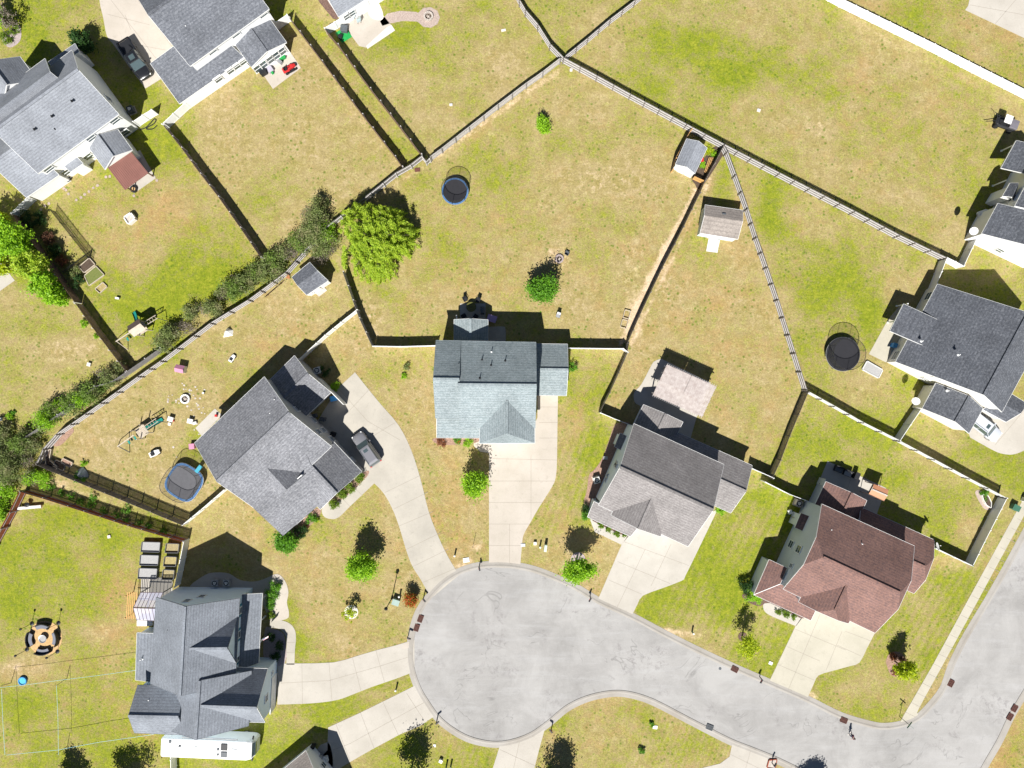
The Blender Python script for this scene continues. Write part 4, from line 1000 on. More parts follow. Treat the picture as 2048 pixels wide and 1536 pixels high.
def tree(px, py, hc, r, n, lf, label, leaf=.13, clumps=26, seed=1, cat='tree', group=None, lean=(0, 0), spread=.24, shell=.5, name='tree', limbs=9, img=False):
    """px,py: the foot; hc: height of the crown's centre; r: crown radii"""
    b = P(px, py); root = thing(name, b, label, cat, group)
    c = (b.x + lean[0], b.y + lean[1], hc)
    n = int(n * 1.7); leaf *= 1.08; q, cc = crown_pts(c, r, n, clumps, seed, spread, shell)
    g = random.Random(seed); tk = MB(); tr = .045 + .022 * hc; top = Vector(c)
    mid = b.lerp(Vector((c[0], c[1], 0)), .4); mid.z = max(.25, hc - r[2] * .75)
    tk.cyl(b, mid, tr, tr * .75, 8); tk.cyl(mid, Vector((c[0], c[1], hc + r[2] * .35)), tr * .75, tr * .3, 7)
    o = tk.build('trunk', M['bark'], root)
    lb = MB()
    for i in range(min(limbs, len(cc))):
        e = Vector(cc[g.randrange(len(cc))]); s0 = mid.lerp(Vector((c[0], c[1], hc + r[2] * .3)), g.uniform(0, .8))
        m2 = s0.lerp(e, .5) + Vector((0, 0, .12 * r[2])); lb.cyl(s0, m2, tr * .4, tr * .26, 5); lb.cyl(m2, e, tr * .26, tr * .1, 5)
    if lb.f: lb.build('limb', M['bark'], root)
    leaves('crown', q, leaf, LF[lf], root, seed)
    return root
def shrub(px, py, r, lf, label, hgt=None, n=None, seed=1, group=None, leaf=.075, name='shrub', cat='shrub', spread=.2, shell=.6, clumps=14):
    b = P(px, py); hgt = hgt or r * 1.5; root = thing(name, b, label, cat, group); n = n or int(500 * r * (hgt + r) + 150)
    q, cc = crown_pts((b.x, b.y, hgt * .52), (r * .92, r * .92, hgt * .5), n, clumps, seed, spread, shell)
    st = MB(); st.cyl(b, b + Vector((0, 0, hgt * .6)), .03 + .02 * r, .02, 6)
    for i in range(5):
        e = Vector(cc[i % len(cc)]); st.cyl(b + Vector((0, 0, .08)), e, .02, .01, 5)
    st.build('stem', M['bark'], root); leaves('foliage', q, leaf, LF[lf], root, seed)
    return root
# yard trees
tree(731,1121,3.1,(1.75,1.7,2.2),3400,'spring','bright green leafy young tree on the lawn left of the long curved driveway',seed=3)
tree(954,963,3.1,(1.65,1.75,2.4),3600,'spring','bright green young tree touching the left edge of the centre driveway',seed=5)
tree(1083,583,2.3,(1.75,1.55,1.9),4200,'mid','dense dark green round tree in the middle of the large centre yard',seed=6,spread=.27,leaf=.12)
tree(1087,256,1.25,(1.0,1.15,1.1),1500,'spring','small round green tree alone at the top of the large centre yard',seed=7,leaf=.10)
tree(1152,1126,4.0,(1.95,1.35,1.3),3000,'spring','wide bright green tree over a pinkish mulch ring beside the wide pale driveway',seed=8)
tree(1483,1277,3.4,(1.6,1.6,1.5),850,'yellow','sparse yellow-green tree over a small dark mulch ring',seed=9,clumps=34,spread=.16,leaf=.11)
tree(1789,1322,3.2,(1.45,1.4,1.6),1500,'yellow','vivid yellow-green tree beside the oval brown shrub bed near the pavement',seed=10,clumps=26,spread=.17,leaf=.13)
tree(703,1221,1.7,(1.05,1.1,1.1),330,'yellow','tiny sparse tree in a ring of white gravel',seed=12,clumps=20,spread=.14,leaf=.10)
tree(822,1196,1.25,(.85,.95,.95),1300,'red','small red-leaved bushy tree beside the green utility box',seed=13,leaf=.09)
tree(580,1078,1.6,(1.55,1.5,1.4),2600,'mid','dark green spiky bush at the bottom corner of the grey dormer house',seed=14,name='tree',leaf=.13)
tree(30,55,2.6,(1.9,2.0,1.8),420,'grey','nearly bare grey tree with thin twigs in the top left corner',seed=15,clumps=40,spread=.12,leaf=.09,limbs=26)
tree(8,45,1.9,(1.2,1.4,1.3),900,'spring','small green tree behind the bare grey tree at the left edge',seed=16)
tree(176,93,1.8,(1.35,1.4,1.6),2600,'dark','dark round evergreen at the corner of the top-left house',seed=17)
tree(822,1543,4.4,(2.2,2.1,2.6),2400,'mid','leafy tree cut off by the bottom edge, casting a big shadow on the lawn',seed=18)
tree(1112,1577,4.4,(2.0,2.0,3.2),4200,'dark','dense evergreen below the bottom edge, casting a pointed shadow',seed=19)
tree(255,1560,3.4,(2.6,1.6,2.4),2500,'dark','dark evergreen below the bottom edge near the motorhome',seed=20)
tree(140,1560,3.0,(1.8,1.4,2.2),1700,'dark','dark evergreen below the bottom edge at the lower left corner',seed=21)
tree(1620,1562,2.2,(1.8,1.2,1.4),1200,'dark','dark shrubby tree below the bottom edge by the road',seed=22)
# the row of bright trees
for i, (x, y, hc, r, n, lf, lb) in enumerate([
   (50,487,3.4,(3.3,2.9,2.9),6500,'spring','largest bright green tree, at the top of the row by the left edge'),
   (12,455,3.0,(2.2,2.0,2.3),2600,'yellow','yellow-green tree touching the left edge above the row of trees'),
   (88,535,3.0,(2.4,2.2,2.4),4200,'willow','second tree of the bright green row, yellow-green, above the red-leaved shrub'),
   (118,575,2.9,(2.1,2.1,2.3),4000,'spring','third tree of the bright green row, beside the garden frames'),
   (20,535,2.2,(1.9,1.8,1.6),1900,'yellow','low yellow-green tree left of the bright row'),
   (132,600,2.2,(1.4,1.3,1.6),1700,'spring','last small tree at the bottom of the bright green row')]):
    tree(x, y, hc, (r[0]*.9, r[1]*.9, r[2]*.95), int(n*.62), lf, lb, seed=30 + i, leaf=.15, clumps=34, spread=.17, shell=.62)
# willow: long drooping strands
b = P(757, 485); root = thing('willow_tree', b, 'huge weeping willow with long yellow-green strands beside the fence', 'tree')
g = np.random.default_rng(77); tk = MB(); tk.cyl(b, b + Vector((0, 0, 2.4)), .32, .24, 10); tk.build('trunk', M['bark'], root)
lb = MB(); pts = []; dr = []
for k in range(360):
    a = g.uniform(0, 2 * math.pi); rr = 4.45 * math.sqrt(g.uniform(0.01, 1)) * (1 + .15 * math.sin(3 * a + 1) + .10 * math.sin(5 * a + 2) + .07 * math.sin(9 * a)); z0 = 6.4 - .14 * rr * rr + g.uniform(-1.7, .6)
    e = np.array([b.x + math.cos(a) * rr, b.y + math.sin(a) * rr, z0]); L = g.uniform(1.5, 4.6)
    if k < 34: m2 = b + Vector((0, 0, 2.4)); lb.cyl(m2, m2.lerp(Vector(e), .5) + Vector((0, 0, .8)), .10, .06, 5); lb.cyl(m2.lerp(Vector(e), .5) + Vector((0, 0, .8)), Vector(e), .06, .02, 5)
    sw = a * .0 - .9 + g.normal() * .75 if rr < 3.6 else a + g.normal() * .6; n_ = int(44 * L); t = np.linspace(0, 1, n_)
    q = e[None, :] + np.stack([np.cos(sw) * t * .30 * L, np.sin(sw) * t * .30 * L, -(t ** 1.5) * L * .9], 1) + g.normal(size=(n_, 3)) * .13
    pts.append(q); dr.append(np.tile([math.cos(sw), math.sin(sw), -.7], (n_, 1)))
lb.build('limb', M['bark'], root)
q = np.concatenate(pts); d = np.concatenate(dr); k = q[:, 2] > .15
leaves('crown', q[k], .078, LF['willow'], root, 5, elong=2.3, drift=d[k], up=.5)
# scrub along the fences
SCR = [(668,455,1.2,'spring'),(662,492,1.5,'olive'),(640,418,1.3,'olive'),(628,452,1.3,'spring'),(590,520,1.1,'grey'),(655,515,1.1,'grey'),(668,500,.9,'grey'),(470,560,.8,'grey'),(440,585,.8,'olive'),(645,440,1.6,'olive'),(612,432,1.3,'grey'),(628,470,2.0,'olive'),(655,478,1.5,'spring'),(600,492,1.7,'mid'),(575,508,1.6,'olive'),(560,530,1.5,'mid'),(548,548,1.5,'olive'),(645,505,1.5,'olive'),(637,530,1.0,'grey'),
 (520,550,1.6,'mid'),(500,565,1.5,'olive'),(480,580,1.4,'mid'),(462,575,1.0,'grey'),(448,598,1.2,'grey'),(430,615,1.2,'olive'),(408,622,1.2,'grey'),(392,630,1.2,'olive'),(372,652,1.3,'grey'),(352,668,1.4,'olive'),(335,690,1.2,'olive'),(388,655,.9,'grey'),
 (248,738,1.0,'olive'),(232,752,1.2,'olive'),(215,770,1.2,'mid'),(205,748,.9,'grey'),(190,790,1.4,'mid'),(170,795,1.3,'spring'),(155,805,1.4,'mid'),(138,815,1.3,'spring'),(122,828,1.3,'mid'),(105,835,1.3,'spring'),(95,850,1.3,'olive'),(180,775,1.0,'mid'),
 (60,872,1.5,'olive'),(45,885,1.6,'mid'),(20,890,1.6,'olive'),(5,905,1.6,'mid'),(35,910,1.7,'olive'),(55,905,1.4,'olive'),(60,925,1.2,'grey'),(40,935,1.7,'olive'),(12,935,1.7,'mid'),(10,960,1.8,'spring'),(25,975,1.3,'spring'),(-5,985,1.7,'mid'),(-8,1010,1.4,'spring'),
 (75,950,1.3,'spring'),(95,958,1.1,'spring'),(60,960,1.1,'olive'),(20,870,1.4,'olive'),(-5,875,1.5,'mid'),(-10,930,1.6,'olive'),(5,1030,.9,'spring'),(78,870,1.0,'mid'),(75,890,1.0,'olive')]
CNT = {}; ORD = 'first second third fourth fifth sixth seventh eighth ninth tenth eleventh twelfth'.split()
SCR.sort(key=lambda q: -q[0])
for i, (x, y, r, lf) in enumerate(SCR):
    s = 100 + i; r *= .72 + .5 * ((i * 37) % 11) / 10; x += ((i * 53) % 13 - 6) * .9; y -= ((i * 29) % 9 - 3) * 1.3; kind = {'olive': 'olive', 'grey': 'dry grey', 'mid': 'green', 'spring': 'bright green'}[lf]
    where = 'by the willow' if x > 590 else ('below the brown yard fence' if x > 430 else ('near the green-slide playset' if x > 300 else ('along the left railed fence' if x > 90 else 'in the left edge thicket')))
    CNT[(kind, where)] = CNT.get((kind, where), 0) + 1
    shrub(x, y, r * 1.02, 'scrub' if lf == 'mid' else lf, ORD[CNT[(kind, where)] - 1] + ' ' + kind + ' scrub bush ' + where + ', counted from the right', hgt=r * (1.7 if lf != 'grey' else 1.5), n=int((950 if lf != 'grey' else 420) * r * r), seed=s, group='scrub bushes along the fences', leaf=.10 if lf != 'grey' else .075, spread=.27, clumps=20)
for i, (x, y) in enumerate([(125,985),(165,1003),(210,1022),(255,1040),(105,975),(300,1052),(145,992),(185,1010),(235,1030),(280,1045),(330,1062),(190,995),(255,1018)]):
    shrub(x, y, .55 + .3 * ((i * 7) % 5) / 5, 'mid', 'low dark weedy bush between the dark fence and the red-stained fence', .8, seed=200 + i, group='weeds between the dark and red fences', n=300)
for i, (x, y, r, lf, hh, lb, gp) in enumerate([
 (719,955,.9,'hedge',1.1,'clipped round shrub nearest the parked car, in front of the grey dormer house','round shrubs along the walkway'),(703,973,.88,'hedge',1.1,'second clipped round shrub from the parked car, in front of the grey dormer house','round shrubs along the walkway'),
 (686,989,.88,'hedge',1.1,'third clipped round shrub from the parked car, in front of the grey dormer house','round shrubs along the walkway'),(670,1006,.88,'hedge',1.1,'clipped round shrub farthest from the parked car, in front of the grey dormer house','round shrubs along the walkway'),
 (625,1035,.85,'mid',1.0,'flowering green shrub with pink blooms under the front eave of the grey dormer house',None),(634,1040,.45,'yellow',.5,'low golden shrub beside the walkway end',None),(612,1055,.5,'rust',.5,'low orange shrub in the bed under the front eave',None),(604,1062,1.0,'dark',1.2,'dark shrub in the shade under the front eave',None),
 (552,1172,1.0,'mid',1.2,'upper green shrub in the gravel bed beside the pale blue house',None),(547,1190,1.0,'mid',1.2,'middle green shrub in the gravel bed beside the pale blue house',None),(545,1208,.8,'mid',1.0,'lower green shrub in the gravel bed beside the pale blue house',None),(543,1229,.6,'hedge',.8,'round olive shrub just above the entrance walk',None),
 (545,1270,.7,'dark',.9,'dark shrub inside the curve of the entrance walk, upper',None),(560,1288,.7,'dark',.9,'dark shrub inside the curve of the entrance walk, middle',None),(553,1310,.8,'dark',.9,'dark shrub inside the curve of the entrance walk, lower',None),
 (1172,1030,.75,'mid',1.1,'green shrub at the porch corner of the tan-grey house',None),(1170,1018,.7,'dark',1.1,'dark shrub above the porch corner shrub of the tan-grey house',None),
 (1200,1050,.5,'hedge',.6,'leftmost low hedge shrub in front of the tan-grey house','low shrubs in front of the tan-grey house'),(1217,1058,.5,'hedge',.6,'middle low hedge shrub in front of the tan-grey house','low shrubs in front of the tan-grey house'),(1234,1066,.5,'hedge',.6,'rightmost low hedge shrub in front of the tan-grey house','low shrubs in front of the tan-grey house'),(1248,1071,.35,'hedge',.5,'smallest low shrub by the wide pale driveway',None),
 (1440,1022,.75,'spring',.6,'bright green low shrub at the garage corner of the tan-grey house',None),
 (1488,1168,1.15,'dark',1.6,'dark shrub left of the brown-roofed house porch',None),(1497,1186,1.2,'spring',1.5,'bright green shrub at the porch corner of the brown-roofed house',None),(1513,1198,.8,'spring',.9,'lower green shrub at the walkway of the brown-roofed house',None),
 (1555,1222,.55,'hedge',.6,'leftmost low shrub in front of the brown-roofed porch','low shrubs in front of the brown-roofed porch'),(1570,1225,.7,'hedge',.7,'largest low shrub in front of the brown-roofed porch','low shrubs in front of the brown-roofed porch'),(1587,1233,.45,'hedge',.5,'smallest low shrub in front of the brown-roofed porch','low shrubs in front of the brown-roofed porch'),
 (1785,1312,.65,'rust',.7,'reddish shrub in the oval bed, upper',None),(1802,1318,.55,'purple',.7,'bronze shrub in the oval bed, right',None),(1788,1342,.6,'rust',.7,'reddish shrub in the oval bed, lower',None),
 (882,884,.8,'rust',.7,'brownish shrub at the left end of the front bed of the blue-grey house',None),(915,881,.6,'mid',.6,'green shrub in the front bed of the blue-grey house',None),(917,884,.35,'red',.5,'red flowering plant in the front bed of the blue-grey house',None),(936,884,.75,'spring',.7,'bright green shrub near the walk of the blue-grey house',None),
 (1143,735,.75,'mid',1.2,'green climbing shrub at the right wall of the blue-grey house',None),(809,752,.55,'spring',.5,'small plant with white flowers on the front lawn',None),(815,734,.5,'olive',.7,'small thin plant above the white-flowered plant',None),
 (671,772,.7,'spring',.9,'bright green shrub at the top of the parking pad',None),(652,742,.8,'dark',.9,'dark shrub beside the shaded pump in the corner',None),
 (18,78,.95,'hedge',1.1,'round clipped shrub in the mulch circle, lower left',None),(32,62,.85,'hedge',1.0,'round clipped shrub in the mulch circle, upper right',None),
 (60,445,1.4,'dark',1.6,'dark shrub below the white fence of the top-left house',None),(82,440,1.1,'dark',1.3,'second dark shrub below the white fence of the top-left house',None),
 (128,522,1.0,'rust',.9,'rust-coloured shrub beside the black picket fence',None),(100,480,1.2,'purple',1.2,'bronze shrub in the shade of the bright trees',None),(115,503,1.0,'dark',1.2,'dark shrub by the rust-coloured one',None),(150,545,1.0,'olive',1.1,'olive shrub left of the lower garden frames',None),(160,565,1.0,'dark',1.1,'dark shrub below the lower garden frames',None),
 (165,955,.9,'mid',1.2,'green plant spilling from the tarp by the dark fence',None),(22,832,.55,'spring',.7,'tiny green shrub on the left lawn',None),(30,825,.3,'mid',.5,'small seedling beside the tiny green shrub',None),
 (173,648,.6,'spring',.8,'green vine bush on the lower left side of the red-brown fence',None),(194,673,.35,'spring',.5,'small vine tuft on the red-brown fence',None),
 (1420,300,.7,'yellow',.5,'yellow-green plants behind the garden shed',None),(1404,330,.6,'spring',.4,'green garden plants beside the garden shed',None),(1428,310,.45,'spring',.6,'upright green plant in the corner enclosure',None),
 (1966,990,.7,'mid',.7,'blue-green plant in the boat-shaped planter',None),
 (1302,1448,.0+.4,'mid',.5,'small green weed clump below the road',None),(1282,1500,.5,'mid',.6,'green weed patch on the lower lawn',None),
 (170,925,.5,'spring',.6,'bright green plant on the covered tarp heap',None)]):
    shrub(x, y, r, lf, lb, hh, seed=300 + i, group=gp)

# ================================================================== VEHICLES
def loc2(p0, ang):
    """local (x forward, y left, z) -> world"""
    ca, sa = math.cos(ang), math.sin(ang)
    return lambda x, y, z=0.0: Vector((p0.x + ca * x - sa * y, p0.y + sa * x + ca * y, z))
def loft(mb, L, secs, m=0, cap=True):
    """secs: (x, [(y,z)...]) cross sections, same count"""
    i = len(mb.v); k = len(secs[0][1])
    for x, pr in secs:
        for y, z in pr: mb.v.append(L(x, y, z))
    for a in range(len(secs) - 1):
        for j in range(k):
            l = (j + 1) % k; mb.f.append((i + a * k + j, i + (a + 1) * k + j, i + (a + 1) * k + l, i + a * k + l)); mb.m.append(m)
    if cap:
        mb.f.append(tuple(range(i, i + k))); mb.m.append(m); e = i + (len(secs) - 1) * k
        mb.f.append(tuple(range(e + k - 1, e - 1, -1))); mb.m.append(m)
def carsec(w, zl, zh, r=.22):
    return [(-w * .92, zl), (-w, zl + .15), (-w, zh - r), (-w * .93, zh - r * .4), (-w * .72, zh), (w * .72, zh), (w * .93, zh - r * .4), (w, zh - r), (w, zl + .15), (w * .92, zl)]
def car(name, px, py, ang, kind, paint, label, cat, dark_roof=False):
    b = P(px, py); root = thing(name, b, label, cat); L = loc2(b, ang)
    LL, Wd, Hh = {'suv': (4.95, .98, 1.75), 'pickup': (5.85, 1.0, 1.85)}[kind]; h = LL / 2
    body = MB()
    loft(body, L, [(-h, carsec(Wd * .70, .45, .92)), (-h + .12, carsec(Wd * .90, .38, 1.02)), (-h + .7, carsec(Wd, .3, 1.1)), (h - 1.5, carsec(Wd, .3, 1.08)), (h - .6, carsec(Wd * .97, .3, 1.0)), (h - .25, carsec(Wd * .90, .33, .93)), (h - .08, carsec(Wd * .76, .36, .86)), (h, carsec(Wd * .50, .42, .76))])
    c0, c1, c2, c3 = {'suv': (-h + .10, -h + .34, h - 2.15, h - 1.35), 'pickup': (-h + 2.15, -h + 2.35, h - 2.15, h - 1.35)}[kind]
    gl = MB(); sec = lambda w, zt: [(-w, 1.0), (-w * .82, zt), (w * .82, zt), (w, 1.0)]
    loft(gl, L, [(c0, sec(Wd * .93, 1.08)), (c1, sec(Wd * .95, Hh - .05)), (c2, sec(Wd * .95, Hh - .05)), (c3, sec(Wd * .93, 1.06))])
    rf = MB()
    loft(rf, L, [(c1 - .02, [(-Wd * .79, Hh - .12), (-Wd * .70, Hh - .01), (Wd * .70, Hh - .01), (Wd * .79, Hh - .12)]), (c1 + .3, [(-Wd * .80, Hh - .1), (-Wd * .70, Hh + .03), (Wd * .70, Hh + .03), (Wd * .80, Hh - .1)]), (c2 - .2, [(-Wd * .80, Hh - .1), (-Wd * .70, Hh + .03), (Wd * .70, Hh + .03), (Wd * .80, Hh - .1)]), (c2 + .05, [(-Wd * .76, Hh - .12), (-Wd * .68, Hh - .02), (Wd * .68, Hh - .02), (Wd * .76, Hh - .12)])])
    for sx in (-1, 1):   # pillars
        rf.beam(L(c3 - .05, sx * Wd * .88, 1.08), L(c2, sx * Wd * .77, Hh - .05), .07, .06); rf.beam(L(c0 + .05, sx * Wd * .88, 1.08), L(c1, sx * Wd * .77, Hh - .05), .09, .06)
        xm = (c1 + c2) / 2; rf.beam(L(xm, sx * Wd * .95, 1.05), L(xm, sx * Wd * .80, Hh - .05), .08, .06)
    bo = body.build('body', paint, root, smooth=True, bevel=.03); gl.build('windshield', M['glass'], root); rf.build('roof_panel', paint, root, smooth=False, bevel=.02)
    if kind == 'pickup':
        bd = MB(); bd.box(L(-h + 1.12, 0, 1.115), (1.85, Wd * 1.62, .03), ang); bd.build('cargo_bed', M['black'], root)
        rl = MB()
        for sy in (-1, 1): rl.beam(L(-h + .1, sy * Wd * .88, 1.2), L(-h + 2.15, sy * Wd * .88, 1.2), .17, .2)
        rl.beam(L(-h + .1, -Wd * .88, 1.2), L(-h + .1, Wd * .88, 1.2), .1, .2); rl.build('bed_rail', paint, root)
        bx = MB(); bx.box(L(-h + 1.5, .2, 1.22), (.7, .6, .2), ang + .3); bx.build('tool_box', M['black'], root)
        sr = MB(); sr.box(L((c1 + c2) / 2 + .1, 0, Hh + .05), (.7, .75, .02), ang); sr.build('sunroof', M['glass'], root)
    else:
        sr = MB(); sr.box(L(c2 - .5, 0, Hh + .045), (.42, .62, .02), ang); sr.build('sunroof', M['glass'], root)
        for sy in (-1, 1):
            rk = MB(); rk.beam(L(c1 + .15, sy * Wd * .68, Hh + .07), L(c2 - .15, sy * Wd * .68, Hh + .07), .05, .05); rk.build('roof_rail', M['dkgrey'], root)
    for sx in (-h + 1.0, h - 1.0):
        for sy in (-1, 1):
            wh = MB(); wh.cyl(L(sx, sy * (Wd - .02), .36), L(sx, sy * (Wd - .25), .36), .36, .36, 16); w_ = wh.build('wheel', M['tyre'], root)
            rm = MB(); rm.cyl(L(sx, sy * (Wd - .01), .36), L(sx, sy * (Wd - .06), .36), .22, .22, 12); rm.build('rim', M['metal'], w_)
    for sy in (-1, 1):
        hl = MB(); hl.box(L(h - .2, sy * Wd * .64, .80), (.22, .30, .12), ang + sy * -.4); hl.build('headlight', M['white'], root)
        tl = MB(); tl.box(L(-h + .06, sy * Wd * .80, .92), (.12, .2, .3), ang); tl.build('taillight', M['plastic_r'], root)
        mi = MB(); mi.box(L(c3 - .45, sy * (Wd + .1), 1.12), (.16, .22, .15), ang); mi.build('mirror', paint, root)
    return root
def paint(name, c):
    m, nt, b = base_mat(name); b.inputs['Base Color'].default_value = (*c, 1); b.inputs['Roughness'].default_value = .28
    b.inputs['Metallic'].default_value = .25; b.inputs['Coat Weight'].default_value = .5; return m
PT = {'silver': paint('silver_car_paint', (.20,.20,.215)), 'black': paint('black_car_paint', (.02,.02,.022)), 'white': paint('white_car_paint', (.60,.62,.66)), 'blk2': paint('dark_grey_car_paint', (.016,.017,.02))}
car('parked_car', 735, 897, math.atan2(32, -22), 'suv', PT['silver'], 'silver sport utility car parked on the curved driveway by the grey dormer house', 'car')
car('pickup_truck', 276, 124, math.atan2(-38, 24), 'pickup', PT['blk2'], 'black pickup truck with an open bed between the two top-left houses', 'pickup')
car('parked_car', 1962, 853, math.atan2(-21, 27), 'suv', PT['white'], 'pale silver-white car with a sunroof nosing out from the charcoal-roofed garage', 'car')

# motorhome
b = P(437, 1479, 0); root = thing('motorhome', b, 'long white motorhome parked behind the slate-grey house', 'motorhome'); L = loc2(P(433, 1476, 0), R(-2.5))
mb = MB(); sec = lambda w, z0, z1: [(-w, z0), (-w, z1 - .12), (-w + .15, z1), (w - .15, z1), (w, z1 - .12), (w, z0)]
hL = 6.15
loft(mb, L, [(-hL, sec(1.2, .5, 3.05)), (-hL + .2, sec(1.27, .45, 3.15)), (hL - .9, sec(1.27, .45, 3.15)), (hL - .3, sec(1.18, .45, 2.9)), (hL, sec(.95, .5, 2.2))])
mb.build('body', M['white'], root, bevel=.04)
mb = MB(); mb.poly([L(hL - .28, -.95, 2.86), L(hL + .03, -.8, 2.15), L(hL + .03, .8, 2.15), L(hL - .28, .95, 2.86)]); mb.box(L(hL - .02, 0, 2.1), (.06, 1.7, .5), R(-2.5)); mb.build('windshield', M['glass'], root)
for x, y, sx, sy, k in ((2.3,.45,.85,.85,'black'),(2.3,-.55,.8,.7,'dkgrey'),(3.6,0,.7,.45,'metal'),(-3.6,.3,.3,.25,'dkgrey'),(-4.9,.85,.35,.3,'dkgrey'),(1.5,.1,.3,.25,'dkgrey'),(1.5,-.6,.25,.2,'dkgrey'),(-1.5,.2,.35,.35,'plastic_w')):
    mb = MB(); mb.box(L(x, y, 3.2), (sx, sy, .14), R(-2.5)); mb.build('roof_hatch' if sx < .5 else 'skylight' if k == 'black' else 'roof_unit', M[k], root, bevel=.02)
for x in (-3.8, 4.2):
    for sy in (-1, 1):
        wh = MB(); wh.cyl(L(x, sy * 1.22, .45), L(x, sy * .95, .45), .45, .45, 16); w_ = wh.build('wheel', M['tyre'], root); rm = MB(); rm.cyl(L(x, sy * 1.24, .45), L(x, sy * 1.2, .45), .26, .26, 12); rm.build('rim', M['metal'], w_)
for sy in (-1, 1):
    mi = MB(); mi.box(L(hL - .35, sy * 1.45, 2.3), (.14, .3, .4), R(-2.5)); mi.build('mirror', M['black'], root)
mb = MB(); mb.cyl(L(-3.5, 1.4, 2.9), L(3.9, 1.4, 2.9), .08, .08, 8); mb.build('awning', M['metal'], root)

# buggy with trailer tongue at the right edge
b = P(2004, 250); root = thing('utility_buggy', b, 'black off-road buggy with a pale roof panel, parked by the far right house', 'buggy'); ang = math.atan2(22, -60); L = loc2(b, ang)
mb = MB(); loft(mb, L, [(-1.45, carsec(.6, .4, .95, .1)), (-1.2, carsec(.72, .35, 1.0, .1)), (.6, carsec(.72, .35, .8, .1)), (1.1, carsec(.6, .4, .85, .15)), (1.35, carsec(.35, .5, .75, .1))]); mb.build('body', M['black'], root)
mb = MB(); mb.box(L(.35, 0, 1.85), (1.0, 1.15, .06), ang); mb.build('roof_panel', M['plastic_w'], root, bevel=.02)
mb = MB(); mb.box(L(-.95, 0, 1.12), (1.1, 1.25, .35), ang); mb.build('cargo_cover', mat('grey_vinyl_cover', (.16,.15,.17), .6, .15, 2), root, bevel=.08)
mb = MB()
for x, y in ((-.15, .5), (.85, .5), (-.15, -.5), (.85, -.5)): mb.beam(L(x, y, .8), L(x, y, 1.85), .06, .06)
mb.tube([L(1.2,.0,.7), L(1.9,.35,.6), L(2.5,.55,.5)], .05); mb.tube([L(1.2,-.1,.7), L(1.6,-.6,1.0), L(2.1,-.75,1.1)], .04); mb.build('frame', M['black'], root)
for x in (-1.0, .95):
    for sy in (-1, 1): wh = MB(); wh.cyl(L(x, sy * .85, .32), L(x, sy * .58, .32), .32, .32, 14); wh.build('wheel', M['tyre'], root)

# ================================================================== SHEDS AND SHELTERS
h = House('garden_shed', 620, 560, 'dark grey roofed white shed with a small ramp beside the long railed fence', 'shed', SH['mott'], SD['white'])
z = zz(400, 300)
h.gable('s', [z(895,1235), z(1045,1410), z(1245,1280), z(1080,1095)], 2.3, 2.3, 3.1, over=.12, rake=.1, e0=None)
h.roof.v, h.roof.f, h.roof.m = [], [], []; h.wall.v, h.wall.f, h.wall.m = [], [], []; h.ridge = []
h.gable('s', [z(1070,1095), z(895,1240), z(1040,1415), z(1250,1275)], 2.3, 2.3, 3.2, over=.12, rake=.1, cap=False)
h.door('sB', *z(1130,1350), w=1.2, h=1.8); h.window('sB', *z(1070,1395), 1.4, .5, .5); mb = MB(); q = [z(1125,1395), z(1160,1430), z(1240,1370), z(1205,1330)]
mb.poly([P2(q[0], .18), P2(q[1], .05), P2(q[2], .05), P2(q[3], .18)]); mb.poly([P2(q[0], .0), P2(q[1], .0), P2(q[1], .05), P2(q[0], .18)]); mb.poly([P2(q[1], .0), P2(q[2], .0), P2(q[2], .05), P2(q[1], .05)]); mb.build('ramp', M['stone'], h.root); h.done()
z = zz(1200, 220)
h = House('garden_shed', 1375, 320, 'pale grey roofed shed with white double doors in the corner by the garden patch', 'shed', SH['light'], SD['shedblue'])
h.gable('s', [z(845,280), z(735,530), z(925,620), z(1045,370)], 2.2, 2.2, 3.1, over=.1, rake=.08, cap=False)
h.door('s1', *z(790,600), w=1.0, h=1.8); h.door('s1', *z(860,640), w=1.0, h=1.8); h.done()
h = House('garden_shed', 1440, 445, 'weathered tan roofed white shed with a wooden ramp between the two railed fences', 'shed', SH['weath'], SD['shedblue'])
h.gable('s', [z(1025,925), z(1395,978), z(1345,1260), z(975,1200)], 2.2, 2.2, 3.0, t=.42, over=.1, rake=.12, cap=False)
mb = MB(); q = [z(1060,1250), z(1035,1378), z(1145,1392), z(1170,1265)]
mb.poly([P2(q[0], .22), P2(q[1], .04), P2(q[2], .04), P2(q[3], .22)]); mb.poly([P2(q[0], 0), P2(q[1], 0), P2(q[1], .04), P2(q[0], .22)]); mb.poly([P2(q[3], .22), P2(q[2], .04), P2(q[2], 0), P2(q[3], 0)])
for k in range(9): t = (k + .5) / 9; mb.beam(P2(q[0], .23).lerp(P2(q[1], .05), t), P2(q[3], .23).lerp(P2(q[2], .05), t), .16, .02)
mb.build('ramp', M['wood_pale'], h.root)
mb = MB(); c_ = P(*z(1210,1013), 2.75); mb.box(c_, (.5, .16, .12), R(-8)); mb.build('roof_vent', M['dkgrey'], h.root); h.door('sB', *z(1110,1250), w=1.4, h=1.8); h.done()
